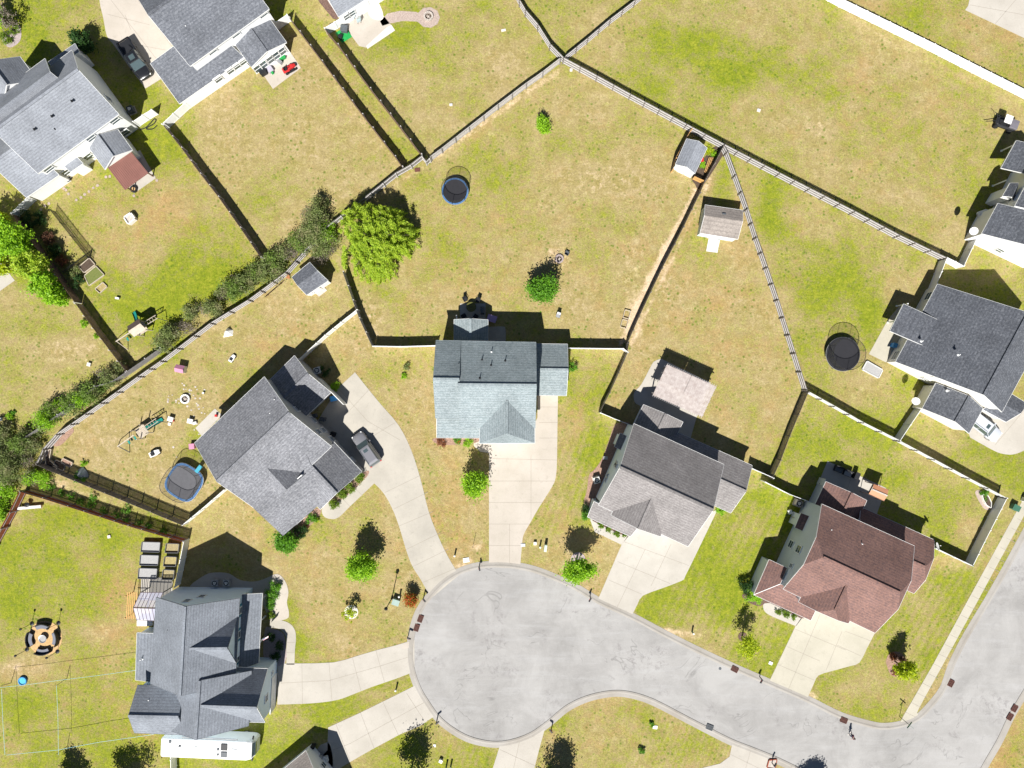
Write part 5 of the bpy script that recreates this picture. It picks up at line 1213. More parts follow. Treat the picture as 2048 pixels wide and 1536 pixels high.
# lattice pergola
q = [P(1333,729,2.8), P(1431.7,773,2.8), P(1404,833,2.8), P(1304.6,789.7,2.8)]
root = thing('pergola', P(1368,781), 'wooden pergola with a dense weathered lattice roof over the curved patio', 'pergola')
mb = MB(); U = (q[1] - q[0]); V_ = (q[3] - q[0])
for k in range(5): t = .06 + .22 * k; mb.beam(q[0] + V_ * t - U * .03, q[1] + V_ * t + U * .03, .05, .18)
mb.build('beam', M['wood_grey'], root)
mb = MB(); up = Vector((0, 0, .17))
for k in range(26): t = .01 + .98 * k / 25; mb.beam(q[0] + U * t + up - V_ * .04, q[3] + U * t + up + V_ * .04, .045, .14)
mb.build('rafter', M['wood_pale'], root)
mb = MB(); up = Vector((0, 0, .27))
for half, (a0, a1) in enumerate(((.0, .5), (.5, 1.0))):
    n_ = 46
    for k in range(n_):
        t = k / (n_ - 1); 
        # diagonal boards
        p0 = q[0] + U * a0; s_ = (t * 2 - .5)
        e0 = Vector((max(0, s_), 0)) ; 
        pts_ = []
        for v in (0.0, 1.0):
            uu = (s_ + (.5 - v) * .9)
            pts_.append((uu, v))
        (u0, v0), (u1, v1) = pts_
        def clip(u0, v0, u1, v1):
            for lim, sg in ((0, 1), (1, -1)):
                if (u0 - lim) * sg < 0 and (u1 - lim) * sg < 0: return None
                if (u0 - lim) * sg < 0: f = (lim - u0) / (u1 - u0); u0, v0 = lim, v0 + f * (v1 - v0)
                if (u1 - lim) * sg < 0: f = (lim - u0) / (u1 - u0); u1, v1 = lim, v0 + f * (v1 - v0)
            return u0, v0, u1, v1
        r_ = clip(u0, v0, u1, v1)
        if r_: mb.beam(p0 + U * .5 * r_[0] + V_ * r_[1] + up, p0 + U * .5 * r_[2] + V_ * r_[3] + up, .11, .025)
mb.build('lattice', mat('lattice_wood', (.50,.45,.42), .85, .22, 2.2, (.36,.30,.275), fine=.15), root)
for t, w_ in ((.04,.08),(.96,.08),(.04,.92),(.96,.92)):
    c = q[0] + U * t + V_ * w_; mb = MB(); mb.box((c.x, c.y, 1.38), (.15, .15, 2.76), math.atan2(U.y, U.x)); mb.build('post', M['wood_grey'], root)
# orange grill gazebo
q = [P(1747.5,968,2.4), P(1777,979.5,2.4), P(1768,1002,2.4), P(1737,988,2.4)]; root = thing('grill_gazebo', P(1757,984), 'small gazebo with an orange-tan roof on the patio of the brown-roofed house', 'gazebo')
mid0, mid1 = q[0].lerp(q[3], .5) + Vector((0,0,.3)), q[1].lerp(q[2], .5) + Vector((0,0,.3)); mo = mat('orange_canopy_metal', (.48,.22,.12), .6, .08, 1)
mb = MB(); mb.poly([q[0], q[1], mid1, mid0]); mb.poly([mid0, mid1, q[2], q[3]]); mb.build('roof', mo, root)
mb = MB(); mb.beam(mid0 + Vector((0,0,.03)), mid1 + Vector((0,0,.03)), .18, .05); mb.build('ridge_cap', M['stone'], root)
for p in q: mb = MB(); mb.box((p.x, p.y, 1.2), (.08, .08, 2.4)); mb.build('leg', M['wood_brown'], root)
mb = MB(); mb.beam(q[3] - Vector((0,0,.1)), q[2] - Vector((0,0,.1)), .05, .3); mb.beam(q[0] - Vector((0,0,.1)), q[3] - Vector((0,0,.1)), .05, .3); mb.build('valance', M['wood_brown'], root)
# glazed lean-to greenhouse with an orange slatted pergola beside it
root = thing('patio_cover', P(296,1213), 'patio roof of clear ribbed panels on the left side of the slate-grey house', 'patio cover'); mb = MB(); rb = MB()
a0, a1 = P(281,1185,2.6), P(326,1185,2.6); r0, r1 = P(266.6,1215.6,3.3), P(312,1217,3.3); b0, b1 = P(273,1240,2.5), P(316,1242,2.5)
mb.poly([a0, a1, r1, r0]); mb.poly([r0, r1, b1, b0]); mb.build('roof_panel', M['poly'], root)
for t in np.linspace(0, 1, 7): rb.beam(a0.lerp(a1, t), r0.lerp(r1, t), .06, .06); rb.beam(r0.lerp(r1, t), b0.lerp(b1, t), .06, .06)
rb.beam(r0, r1, .1, .1); rb.beam(a0, a1, .06, .08); rb.beam(b0, b1, .06, .08); rb.build('frame', mat('purple_brown_frame', (.10,.07,.08), .5, .1, 2), root)
for p in (a0, a1, b0, b1): mb = MB(); mb.box((p.x, p.y, 1.25), (.1, .1, 2.5)); mb.build('post', M['dkgrey'], root)
root = thing('slat_pergola', P(265,1211), 'narrow orange slatted wooden pergola left of the clear patio roof', 'pergola'); mb = MB()
for k in range(6): x = 256 + 3.6 * k; mb.beam(P(x, 1184, 2.3), P(x - 3, 1238, 2.3), .09, .05)
mb.build('slat', M['wood_new'], root); mb = MB()
for y in (1190, 1211, 1233): mb.beam(P(253, y, 2.22), P(276, y, 2.22), .06, .1)
mb.build('beam', M['wood_new'], root)
for x, y in ((259,1188),(258,1231)): mb = MB(); mb.box(P(x, y, 1.1), (.1, .1, 2.2)); mb.build('post', M['wood_new'], root)
root = thing('storage_box', P(290,1244), 'long white storage box on the left side of the slate-grey house', 'storage box'); mb = MB(); mb.box(P(290,1245,.35), (1.9,.75,.7), 0); mb.build('box', M['plastic_w'], root, bevel=.03); mb = MB(); mb.box(P(290,1245,.74), (2.0,.82,.08), 0); mb.build('lid', M['plastic_w'], root)

# ================================================================== TRAMPOLINES
def trampoline(px, py, r, label, ring, matm, sq=0, rot=0, poles=8, ph=1.75, topnet=True, zt=.9):
    b = P(px, py); root = thing('trampoline', b, label, 'trampoline'); mb = MB(); mb.disc((b.x, b.y, zt), r * .885, 40, 0, sq, rot); mb.build('jumping_mat', matm, root)
    mb = MB(); mb.ring(b, r * .94, r * .055, zt - .03, zt + .03, 40, 0, sq=sq, rot=rot); mb.build('safety_pad', ring, root)
    mb = MB(); mb.ring(b, r, .03, zt - .06, zt, 40, 0, sq=sq, rot=rot)
    for k in range(6): 
        t = 2 * math.pi * k / 6; p = b + Vector((math.cos(t), math.sin(t), 0)) * r * .93; mb.cyl(p, p + Vector((0, 0, zt)), .025, .025, 6)
    mb.build('frame', M['metal'], root)
    net = MB(); i0 = 0; n_ = 40
    for j in range(n_):
        t = 2 * math.pi * j / n_; q_ = (abs(math.cos(t)) ** sq + abs(math.sin(t)) ** sq) ** (-1 / sq) if sq else 1
        d = Vector((math.cos(t + rot), math.sin(t + rot), 0)) * q_; net.v += [b + d * r * .88 + Vector((0, 0, zt)), b + d * r * .93 + Vector((0, 0, zt + ph))]
    for j in range(n_): l = (j + 1) % n_; net.f.append((2 * j, 2 * l, 2 * l + 1, 2 * j + 1)); net.m.append(0)
    net.build('safety_net', M['net'], root)
    if topnet: mb = MB(); mb.ring(b, r * .93, .025, zt + ph - .02, zt + ph + .02, 40, 0, sq=sq, rot=rot); mb.build('hoop', M['black'], root)
    for k in range(poles):
        t = 2 * math.pi * (k + .3) / poles; q_ = (abs(math.cos(t)) ** sq + abs(math.sin(t)) ** sq) ** (-1 / sq) if sq else 1
        d = Vector((math.cos(t + rot), math.sin(t + rot), 0)) * q_; mb = MB(); mb.cyl(b + d * r * .99 + Vector((0, 0, .1)), b + d * r * .95 + Vector((0, 0, zt + ph)), .025, .025, 6); mb.build('pole', M['black'], root)
    return root
trampoline(911, 386, 1.82, 'round blue-rimmed trampoline with a black mat near the willow', M['blue_ring'], M['fabric_bk'], poles=6, ph=1.6)
trampoline(1680, 709, 2.3, 'round black trampoline with a tall net in the yard left of the charcoal-roofed house', M['fabric_bk'], M['fabric_bk'], poles=8, ph=2.0)
trampoline(374, 963, 2.35, 'rounded-square blue trampoline with a grey mat and a small ladder board', M['blue_ring'], M['fabric_gy'], sq=3.2, rot=R(-32), poles=8, ph=1.8)
mb = MB(); mb.box(P(397,938,.95), (.5, 1.1, .12), R(-38)); tag(mb.build('slide_board', M['plastic_cy'], None), 'turquoise slide board hooked on the edge of the rounded-square trampoline', 'slide')

# ================================================================== PLAYSETS
def playset(px, py, ang, label, slide_dir, big=True):
    b = P(px, py); root = thing('playset', b, label, 'playset'); L = loc2(b, ang)
    mb = MB()
    for x in (-.7, .7):
        for y in (-.7, .7): mb.box(L(x, y, 1.15), (.1, .1, 2.3), ang)
    mb.build('tower_frame', M['wood_bed'], root); mb = MB()
    for k in range(8): mb.box(L(-.63 + .18 * k, 0, 1.2), (.16, 1.45, .04), ang)
    mb.build('platform', M['wood_bed'], root)
    if big:
        mb = MB(); a = [L(-.95, -.85, 2.35), L(.95, -.85, 2.35), L(.95, 0, 3.0), L(-.95, 0, 3.0), L(-.95, .85, 2.35), L(.95, .85, 2.35)]
        mb.poly([a[0], a[1], a[2], a[3]]); mb.build('roof_side', M['wood_bed'], root); mb = MB(); mb.poly([a[3], a[2], a[5], a[4]])
        mb.build('roof_side', mat('brown_play_roof', (.12,.09,.075), .8, .15, 3), root)
    mb = MB(); s = slide_dir
    for k in range(8):
        t0, t1 = k / 8, (k + 1) / 8; f = lambda t: 1.2 * (1 - t) ** 1.3 + .15
        a = [L(s[0] * (.7 + 2.1 * t) * 1.0 + s[1] * w, s[1] * (.7 + 2.1 * t) - s[0] * w, f(t)) for t in (t0, t1) for w in (-.26, .26)]
        mb.poly([a[0], a[1], a[3], a[2]])
        for w in (0, 1): mb.poly([a[w], a[2 + w], a[2 + w] + Vector((0,0,.16)), a[w] + Vector((0,0,.16))])
    mb.build('slide', M['plastic_g'], root)
    bm_ = MB(); bm_.beam(L(-.7, 0, 2.2), L(-3.4, 0, 2.2), .12, .14); bm_.build('swing_beam', M['wood_bed'], root)
    mb = MB()
    for sy in (-1, 1): mb.beam(L(-3.3, 0, 2.2), L(-3.55, sy * 1.1, 0), .08, .08)
    mb.build('end_frame', M['dkgrey'] if not big else M['wood_bed'], root)
    for x in (-1.6, -2.6):
        mb = MB(); mb.cyl(L(x, .2, 2.15), L(x, .2, .55), .015, .015, 4); mb.cyl(L(x, -.2, 2.15), L(x, -.2, .55), .015, .015, 4); mb.box(L(x, 0, .5), (.25, .5, .05), ang); mb.build('swing', M['plastic_g'], root)
    mb = MB()
    for w in (-.25, .25): mb.beam(L(.7, w, 1.9), L(2.8, w, 1.7), .07, .09)
    for k in range(5): mb.cyl(L(1.0 + .4 * k, -.25, 1.85 - .04 * k), L(1.0 + .4 * k, .25, 1.85 - .04 * k), .03, .03, 6)
    mb.build('monkey_bars', M['wood_bed'], root); mb = MB(); mb.beam(L(2.8, -.25, 1.7), L(3.1, -.7, 0), .07, .07); mb.beam(L(2.8, .25, 1.7), L(3.1, .7, 0), .07, .07); mb.build('bar_leg', M['dkgrey'], root)
    return root
playset(291, 658, R(33), 'large wooden playset with a pitched roof and dark green slide near the scrub', (0, 1))
playset(293, 862, R(35), 'small roofless playset with a teal slide above the rounded-square trampoline', (1, 0), big=False)

# ================================================================== GARDEN BEDS, FRAMES
def bedbox(name, pts, hgt, label, frame, fill, group=None, w=.06, cat='raised bed', fillz=None):
    q = [P2(p) for p in pts]; root = thing(name, q[0], label, cat, group)
    for i in range(len(q)):
        a, b_ = q[i], q[(i + 1) % len(q)]; u = (b_ - a).normalized() * (w / 2); mb = MB(); mb.beam(a + u + Vector((0,0,hgt/2)), b_ - u + Vector((0,0,hgt/2)), w, hgt); mb.build('side_board', frame, root)
    mb = MB(); cz = fillz if fillz is not None else hgt * .75; c = sum(q, Vector()) / len(q); mb.poly([p.lerp(c, .04) + Vector((0, 0, cz)) for p in q]); mb.build('fill', fill, root)
    return root
z = zz(0, 880); MBK = mat('dark_grey_bed_metal', (.13,.135,.15), .5, .1, 2)
for i, (y0, y1, xl) in enumerate(((985,1080,1405),(1112,1210,1390),(1240,1340,1375))):
    wd = ('top', 'middle', 'bottom')[i]
    bedbox('raised_bed', [z(xl, y0), z(xl + 178, y0 + 5), z(xl + 168, y1 + 5), z(xl - 10, y1)], .62, wd + ' left metal garden bed filled with pale gravel', MBK, M['ash'], 'metal garden beds', fillz=.42)
    bedbox('raised_bed', [z(xl + 235, y0 + 15), z(xl + 360 - 8*i, y0 + 20), z(xl + 350 - 8*i, y1 + 12), z(xl + 222, y1 + 10)], .62, wd + ' right metal garden bed with straw-coloured fill beside the white fence', MBK, mat('dry_straw', (.40,.33,.15), .95, .25, 6, fine=.3) if i == 1 else mat('straw_fill', (.36,.30,.16), .95, .25, 6, fine=.3), 'metal garden beds', fillz=.35)
z = zz(0, 880, 4.876)
bedbox('raised_bed', [z(625,175), z(720,220), z(700,265), z(605,220)], .32, 'upper wooden bed with bare orange soil by the dark fence', M['wood_bed'], M['mulch_pale'], w=.08)
bedbox('raised_bed', [z(555,190), z(650,235), z(630,300), z(530,250)], .32, 'lower wooden bed in the shadow of the dark fence', M['wood_bed'], M['soil'], w=.08)
bedbox('raised_bed', [z(455,110), z(520,85), z(500,190), z(580,260), z(560,300), z(470,270)], .5, 'L-shaped pale wooden bed in the fence corner', M['wood_bed'], M['soil'], w=.09, fillz=.3)
z = zz(0, 400, 6.4)
bedbox('raised_bed', [z(1155,745), z(1230,830), z(1090,935), z(1020,860)], .28, 'upper of the three wooden garden frames with dark soil and plants', M['wood_bed'], M['soil'], 'wooden garden frames', w=.09)
bedbox('raised_bed', [z(1240,850), z(1345,960), z(1150,1100), z(1090,970)], .25, 'large middle wooden garden frame full of weeds', M['wood_bed'], mat('weedy_soil', (.16,.17,.05), .95, .3, 6, (.10,.13,.03), fine=.3), 'wooden garden frames', w=.08)
bedbox('raised_bed', [z(1325,1055), z(1380,1110), z(1285,1195), z(1225,1140)], .22, 'small lowest wooden garden frame with grass inside', M['wood_bed'], M['grass'], 'wooden garden frames', w=.08, fillz=.02)
z = zz(1628, 500)
bedbox('raised_bed', [z(508,1082), z(662,1170), z(622,1250), z(462,1165)], .3, 'white rectangular sandbox beside the patio slab, with scattered orange toys', M['white_dirty'], M['ash'], w=.12, cat='sandbox')
z = zz(0, 300)
bedbox('fire_bowl_table', [z(1300,622), z(1342,678), z(1275,735), z(1232,668)], .75, 'white square table-like planter box with dark objects on the top-left lawn', M['plastic_w'], M['stone'], w=.15, cat='planter')
# boat-shaped planter
b = P(1971,1000); root = thing('boat_planter', b, 'white boat-shaped planter with plants by the pavement fence', 'planter'); L = loc2(b, R(-63)); out = [(-.95,.3),(-.95,-.3),(-.3,-.42),(.5,-.38),(1.15,0),(.5,.38),(-.3,.42)]
mb = MB(); mb.prism([L(x, y) for x, y in out], .0, .06); 
for i in range(7): a, c_ = out[i], out[(i + 1) % 7]; mb.beam(L(*a, .22), L(*c_, .22), .06, .42)
mb.build('hull', M['plastic_w'], root); mb = MB(); mb.prism([L(x * .85, y * .85) for x, y in out], .05, .3); mb.build('soil', M['soil'], root)
# tarp heap
b = P(165,948); root = thing('tarp_heap', b, 'pale grey tarpaulin draped over a heap by the dark fence', 'tarp'); mb = MB(); rr = random.Random(4); n_ = 9; cz = b + Vector((0,0,1.1)); ring_ = []
for i in range(n_): t = 2 * math.pi * i / n_; ring_.append(b + Vector((math.cos(t) * 1.1 * rr.uniform(.7,1.1), math.sin(t) * .95 * rr.uniform(.7,1.1), rr.uniform(.0,.25))))
for i in range(n_): mb.poly([cz, ring_[i], ring_[(i + 1) % n_]])
mb.build('cover', mat('pale_grey_tarp', (.36,.40,.41), .6, .15, 2), root)

# ================================================================== FIRE PITS
def firepit(px, py, r, label, stone, hgt=.32, ashm=None):
    b = P(px, py); root = thing('fire_pit', b, label, 'fire pit'); mb = MB(); n_ = 14
    for k in range(n_):
        for lv in range(2): t0 = 2 * math.pi * (k + lv * .5) / n_; mb.ring(b, r, .11, lv * hgt / 2 + .005, (lv + 1) * hgt / 2 - .005, 3, 0, t0 + .03, t0 + 2 * math.pi / n_ - .03)
    mb.build('stone_ring', stone, root); mb = MB(); mb.disc((b.x, b.y, .05), r - .08, 20); mb.build('ash_bed', ashm or M['soil'], root); mb = MB(); rr = random.Random(int(px))
    for k in range(4): a = rr.uniform(0, 6.28); mb.cyl(b + Vector((math.cos(a), math.sin(a), 0)) * r * .6 + Vector((0,0,.1)), b - Vector((math.cos(a), math.sin(a), 0)) * r * .5 + Vector((0,0,.16)), .045, .04, 7)
    mb.build('log', M['stone'], root)
firepit(1118.5, 518, .48, 'small ring fire pit of pinkish stones in the middle of the large centre yard', M['mulch_pink'], .3)
firepit(371.5, 798, .55, 'white stone fire pit among scattered pale flagstones', M['plastic_w'], .35)
firepit(857, 34, .55, 'round tan stone fire pit centred in the octagon of pavers', M['stone'], .35)
b = P(90,1276); root = thing('sunken_seating_floor', b, 'round tan gravel pad under the black curved benches', 'gravel pad'); mb = MB(); mb.prism([b + Vector((math.cos(t), math.sin(t), 0)) * 2.35 for t in np.linspace(0, 6.283, 30)[:-1]], 0, .03); mb.build('pad', M['sand'], root)
b = P(89,1276); root = thing('fire_bowl', b, 'round metal fire bowl with ash in the middle of the curved benches', 'fire pit'); mb = MB(); mb.lathe(b, [(.25,.03),(.35,.2),(.52,.42),(.55,.45),(.48,.43),(.3,.3),(.1,.28)], 20); mb.build('bowl', M['metal'], root); mb = MB(); mb.disc((b.x,b.y,.36), .4, 16); mb.build('ash', M['ash'], root)
for i, (a0, nm) in enumerate(((R(62),'top'),(R(-28),'right'),(R(-118),'bottom'),(R(152),'left'))):
    bb = b + Vector((math.cos(a0 + R(30)), math.sin(a0 + R(30)), 0)) * 1.75; root = thing('curved_bench', bb, nm + ' curved black bench with a grey cushion around the metal fire bowl', 'bench', 'curved benches around the fire bowl')
    mb = MB(); mb.ring(b, 1.75, .3, .08, .42, 10, 0, a0, a0 + R(60)); mb.build('seat', M['black'], root); mb = MB(); mb.ring(b, 1.68, .24, .42, .5, 10, 0, a0 + .04, a0 + R(60) - .04); mb.build('cushion', mat('grey_cushion', (.17,.18,.21), .8, .1, 2), root)
    mb = MB(); mb.ring(b, 2.08, .05, .08, .85, 10, 0, a0, a0 + R(60)); mb.build('backrest', M['black'], root)
for x, y, nm in ((64,1247,'upper left'),(117,1246,'upper right'),(54,1299,'lower left'),(115,1303,'lower right')):
    bb = P(x, y); root = thing('garden_torch', bb, nm + ' tall black torch post around the curved benches', 'torch', 'torch posts around the curved benches'); mb = MB(); mb.cyl(bb, bb + Vector((0,0,2.1)), .03, .03, 6); mb.build('pole', M['black'], root)
    mb = MB(); mb.lathe(bb + Vector((0,0,2.1)), [(.06,0),(.14,.12),(.16,.3),(.05,.36)], 10); mb.build('head', M['black'], root); mb = MB(); mb.lathe(bb, [(.28,.0),(.28,.06),(.1,.14),(.04,.2)], 12); mb.build('base', M['black'], root)

# ================================================================== SMALL THINGS
def chair(px, py, ang, m, label, group=None, cat='chair'):
    b = P(px, py); root = thing('lawn_chair', b, label, cat, group); L = loc2(b, ang); mb = MB(); mb.box(L(0,0,.42), (.5,.5,.05), ang); mb.build('seat', m, root); mb = MB(); mb.beam(L(-.24,0,.44), L(-.42,0,.95), .5, .04); mb.build('backrest', m, root)
    for x in (-.22,.22):
        for y in (-.22,.22): q = MB(); q.box(L(x,y,.2), (.04,.04,.4), ang); q.build('leg', M['black'], root)
    for y in (-.27,.27): q = MB(); q.beam(L(-.3,y,.63), L(.22,y,.63), .05, .04); q.build('armrest', m, root)
chair(1134, 507, R(60), M['dkgrey'], 'dark grey lawn chair beside the small stone fire pit'); chair(1116, 632, R(250), M['metal'], 'pale grey lawn chair alone on the dry grass below the dark round tree')
for x, y, a, lb in ((931,600,-60,'left'),(956,602,-120,'right'),(929,632,30,'lower left'),(951,633,150,'lower right')): chair(x, y, R(a), M['black'], lb + ' black chair at the round patio table', 'black patio chairs behind the blue-grey house')
b = P(943,615); root = thing('patio_table', b, 'round dark patio table on the rear slab of the blue-grey house', 'table'); mb = MB(); mb.lathe(b, [(.65,.70),(.68,.72),(.68,.75),(.6,.76)], 24); mb.build('table_top', mat('olive_table_top', (.12,.12,.03), .4, .3, 3), root); mb = MB(); mb.cyl(b, b + Vector((0,0,.7)), .05, .05, 8); mb.lathe(b, [(.3,.0),(.28,.05),(.06,.1)], 14); mb.build('pedestal', M['black'], root)
b = P(965,622); root = thing('grill', b, 'black grill on the rear slab of the blue-grey house', 'grill'); mb = MB(); mb.box(b + Vector((0,0,.5)), (.5,1.0,.8)); mb.build('cabinet', M['black'], root, bevel=.03); mb = MB(); mb.box(b + Vector((0,0,1.0)), (.5,.8,.25)); mb.build('lid', M['dkgrey'], root, bevel=.1)
b = P(984,638); root = thing('storage_chest', b, 'purple-pink storage chest behind the blue-grey house', 'storage box'); mb = MB(); mb.box(b + Vector((0,0,.35)), (1.2,.85,.7), R(-18)); mb.build('chest', M['purple'], root, bevel=.04); mb = MB(); mb.box(b + Vector((0,0,.75)), (1.28,.92,.1), R(-18)); mb.build('lid', mat('lilac_plastic', (.40,.27,.45), .5, .05, 2), root, bevel=.02)
def acunit(px, py, label, ang=0, m=None, fan=True, s=.85, cat='air conditioner'):
    b = P(px, py); root = thing('air_conditioner', b, label, cat); mb = MB(); mb.box(b + Vector((0,0,.04)), (s+.2,s+.2,.08), ang); mb.build('pad', M['stone'], root); mb = MB(); mb.box(b + Vector((0,0,.46)), (s,s,.78), ang); mb.build('casing', m or M['metal'], root, bevel=.04)
    mb = MB(); mb.ring(b, s*.36, .04, .85, .90, 20); mb.disc((b.x,b.y,.858), s*.34, 18, 0); mb.build('grille', M['black'], root)
    mb = MB(); mb.ring(b, s * .2, .04, .86, .88, 12)
    for k in range(3): t = k * 2.094 + .4; mb.beam(b + Vector((0,0,.88)), b + Vector((math.cos(t)*s*.3, math.sin(t)*s*.3, .88)), .1, .01)
    mb.build('fan', M['plastic_w'], root)
for x, y, lb, a, m_ in ((1192.5,959,'white air conditioner in the mulch bed left of the tan-grey house',.3,M['plastic_w']),(1594,1005,'beige air conditioner at the top left corner of the brown-roofed house',-.4,M['stone']),(434,1163,'left of the two air conditioners above the pale blue wall',0,M['metal']),(457,1163,'right of the two air conditioners above the pale blue wall',0,M['metal']),
   (637,741,'white air conditioner or pump in the shade right of the low grey roof wing',.3,M['plastic_w']),(265,222,'dark air conditioner in the shade behind the pickup',.4,M['dkgrey']),(2010,475+.0,'grey air conditioner hidden by the far right house',.5,M['metal'])): 
    if x != 2010: acunit(x, y, lb, a, m_)
def boxy(name, px, py, size, m, label, cat, ang=0, lid=None, lidm=None, zbase=0, group=None):
    b = P(px, py); root = thing(name, b, label, cat, group); mb = MB(); mb.box(b + Vector((0,0,zbase+size[2]/2)), size, ang); mb.build('body', m, root, bevel=min(size)*.08)
    mb = MB(); mb.box(b + Vector((0,0,zbase+size[2]+.03)), (size[0]*1.06,size[1]*1.06,.06), ang); mb.build('lid', lidm or m, root, bevel=.015); return root
GU = mat('pale_green_utility_paint', (.27,.36,.32), .5, .1, 2); GD = mat('dark_green_utility_paint', (.05,.14,.09), .5, .1, 2)
boxy('utility_box', 793, 1202, (.95,.75,.75), GU, 'pale green transformer box between the street lamp and the red-leaved tree', 'utility box', R(-18))
boxy('utility_box', 1090.5, 1094, (.35,.85,.95), mat('mint_utility_paint', (.50,.60,.50), .5, .1, 2), 'tall mint green utility box right of the centre driveway', 'utility box', R(-8))
boxy('utility_box', 1070, 1086, (.38,.38,.35), M['plastic_w'], 'short white utility box right of the centre driveway', 'utility box')
boxy('utility_box', 2026, 1014, (.95,.75,.75), GD, 'dark green transformer box by the pavement at the right edge', 'utility box', R(-28)); boxy('utility_box', 2044, 998, (.3,.6,.8), M['plastic_w'], 'pale utility post box by the pavement at the right edge', 'utility box', R(-28))
boxy('utility_box', 932.5, 1120, (.8,.6,.04), M['plastic_w'], 'flat white cover plate beside the cul-de-sac kerb', 'cover plate', R(10)); boxy('utility_box', 1046, 1090, (.6,.4,.04), M['metal'], 'flat grey cover plate at the right edge of the centre driveway', 'cover plate'); boxy('utility_box', 1541, 1326, (.5,.4,.04), M['plastic_w'], 'flat white meter cover left of the yellowish driveway', 'cover plate', R(-25)); boxy('utility_box', 869, 1491, (.35,.35,.04), M['plastic_w'], 'flat white meter cover beside the tree shadow at the bottom', 'cover plate'); boxy('utility_box', 1310, 1454, (.6,.45,.05), M['plastic_w'], 'white cover plate with a red flag marker on the lower lawn', 'cover plate', R(-6))
def bollard(px, py, m, label, hgt=.9, cap=None):
    b = P(px, py); root = thing('marker_post', b, label, 'marker post', 'utility marker posts'); mb = MB(); mb.cyl(b, b + Vector((0,0,hgt)), .11, .11, 10); mb.build('post', m, root); mb = MB(); mb.lathe(b + Vector((0,0,hgt)), [(.14,0),(.13,.08),(.05,.13)], 10); mb.build('cap', cap or M['plastic_w'], root)
for x, y, lb in ((800,1190,'white-capped post beside the pale green transformer box'),(910,1109,'white-capped post on the lawn right of the curved driveway'),(1080,1092,'white-capped post between the two boxes right of the centre driveway'),(1384,1263,'green white-capped post on the lawn above the road'),(793,1376,'white-capped green post between the two lower left driveways'),(893,1531,'left of the two capped posts at the bottom edge'),(902,1530,'right of the two capped posts at the bottom edge')): bollard(x, y, GD, lb)
boxy('utility_box', 882, 1520, (.45,.4,.4), M['plastic_w'], 'small white utility box beside the two capped posts', 'utility box', R(-25))
# post with wire on lawn, survey stake
b = P(947,1088); root = thing('thin_post', b, 'thin leaning dark post on the dry lawn left of the centre driveway', 'post'); mb = MB(); mb.cyl(b, b + Vector((0,0,1.9)), .03, .025, 6); mb.build('pole', M['wood_pale'], root); mb = MB(); mb.lathe(b + Vector((0,0,1.9)), [(.04,0),(.05,.08),(.01,.12)], 8); mb.build('tip', M['black'], root)
# mailboxes
def mailbox(px, py, ang, label):
    b = P(px, py); root = thing('mailbox', b, label, 'mailbox', 'black mailboxes at the kerb'); L = loc2(b, ang); mb = MB(); mb.box(b + Vector((0,0,.55)), (.1,.1,1.1), ang); mb.beam(L(0,0,1.0), L(.45,0,1.0), .08, .08); mb.build('post', M['wood_brown'] if 'brown' in label else M['black'], root)
    mb = MB(); loft(mb, L, [(x, [(-.1,1.06),(-.1,1.2),(-.06,1.27),(.06,1.27),(.1,1.2),(.1,1.06)]) for x in (-.05,.5)]); mb.build('box', M['black'], root); mb = MB(); mb.box(L(.2,-.12,1.22), (.16,.02,.05), ang); mb.build('flag', M['plastic_r'], root)
for x, y, a, lb in ((959,1130,-80,'black mailbox at the kerb just left of the centre driveway'),(1180,1192,-120,'black mailbox at the kerb left of the wide pale driveway'),(1519,1353,-120,'black mailbox at the kerb left of the yellowish driveway'),(848,1193,-50,'black mailbox with ironwork at the end of the curved driveway'),(874,1440,40,'black mailbox at the kerb below the lower left driveway'),(1103,1457,130,'black mailbox at the kerb above the bottom lawn'),(817,1270,-20,'black mailbox on a paved pad by the pair of rusty grates'),(1543,1524,60,'black mailbox over a small brick planter at the bottom edge')): mailbox(x, y, R(a), lb)
root = bedbox('brick_planter', [(1537,1519),(1553,1517),(1549,1536),(1533,1534)], .25, 'small square red-brick planter round the mailbox at the bottom edge', M['wood_red'], M['stone'], w=.12, cat='planter')
# storm drain grates
for x, y, a, lb in ((841,1237,70,'upper of the two rusty grates at the left kerb of the cul-de-sac'),(833.5,1255,72,'lower of the two rusty grates at the left kerb of the cul-de-sac'),(1469,1338,-27,'rusty grate in the upper kerb left of the yellowish driveway'),(1687,1440,-22,'rusty grate in the kerb near the walking person'),(1901,1366,62,'rusty grate in the kerb beside the pavement'),(2028,1416,60,'upper of the two rusty grates at the right edge of the road'),(2019,1433,60,'lower of the two rusty grates at the right edge of the road'),(1419,1454,-22,'dark grate in the lower kerb above the bottom lawn')):
    b = P(x, y); root = thing('drain_grate', b, lb, 'drain grate', 'storm drain grates'); m_ = M['rust'] if 'rusty' in lb else M['dkgrey']; L = loc2(b, R(a)); mb = MB()
    for s_ in (-.33, 0, .33): mb.beam(L(-.46,s_,.125), L(.46,s_,.125), .05, .05)
    for e in (-.46, .46): mb.beam(L(e,-.33,.125), L(e,.33,.125), .05, .05)
    mb.build('frame', m_, root); mb = MB()
    for k in range(9): mb.beam(L(-.4+.1*k,-.3,.12), L(-.4+.1*k,.3,.12), .05, .03)
    mb.build('bar', m_, root); mb = MB(); mb.box(L(0,0,.095), (.9,.64,.012), R(a)); mb.build('pit', M['black'], root)
b = P(1440,1337); root = thing('manhole', b, 'small dark round cover in the road near the rusty grate', 'cover plate'); mb = MB(); mb.lathe(b, [(.2,.012),(.2,.03),(.1,.035)], 14); mb.build('cover', M['dkgrey'], root)
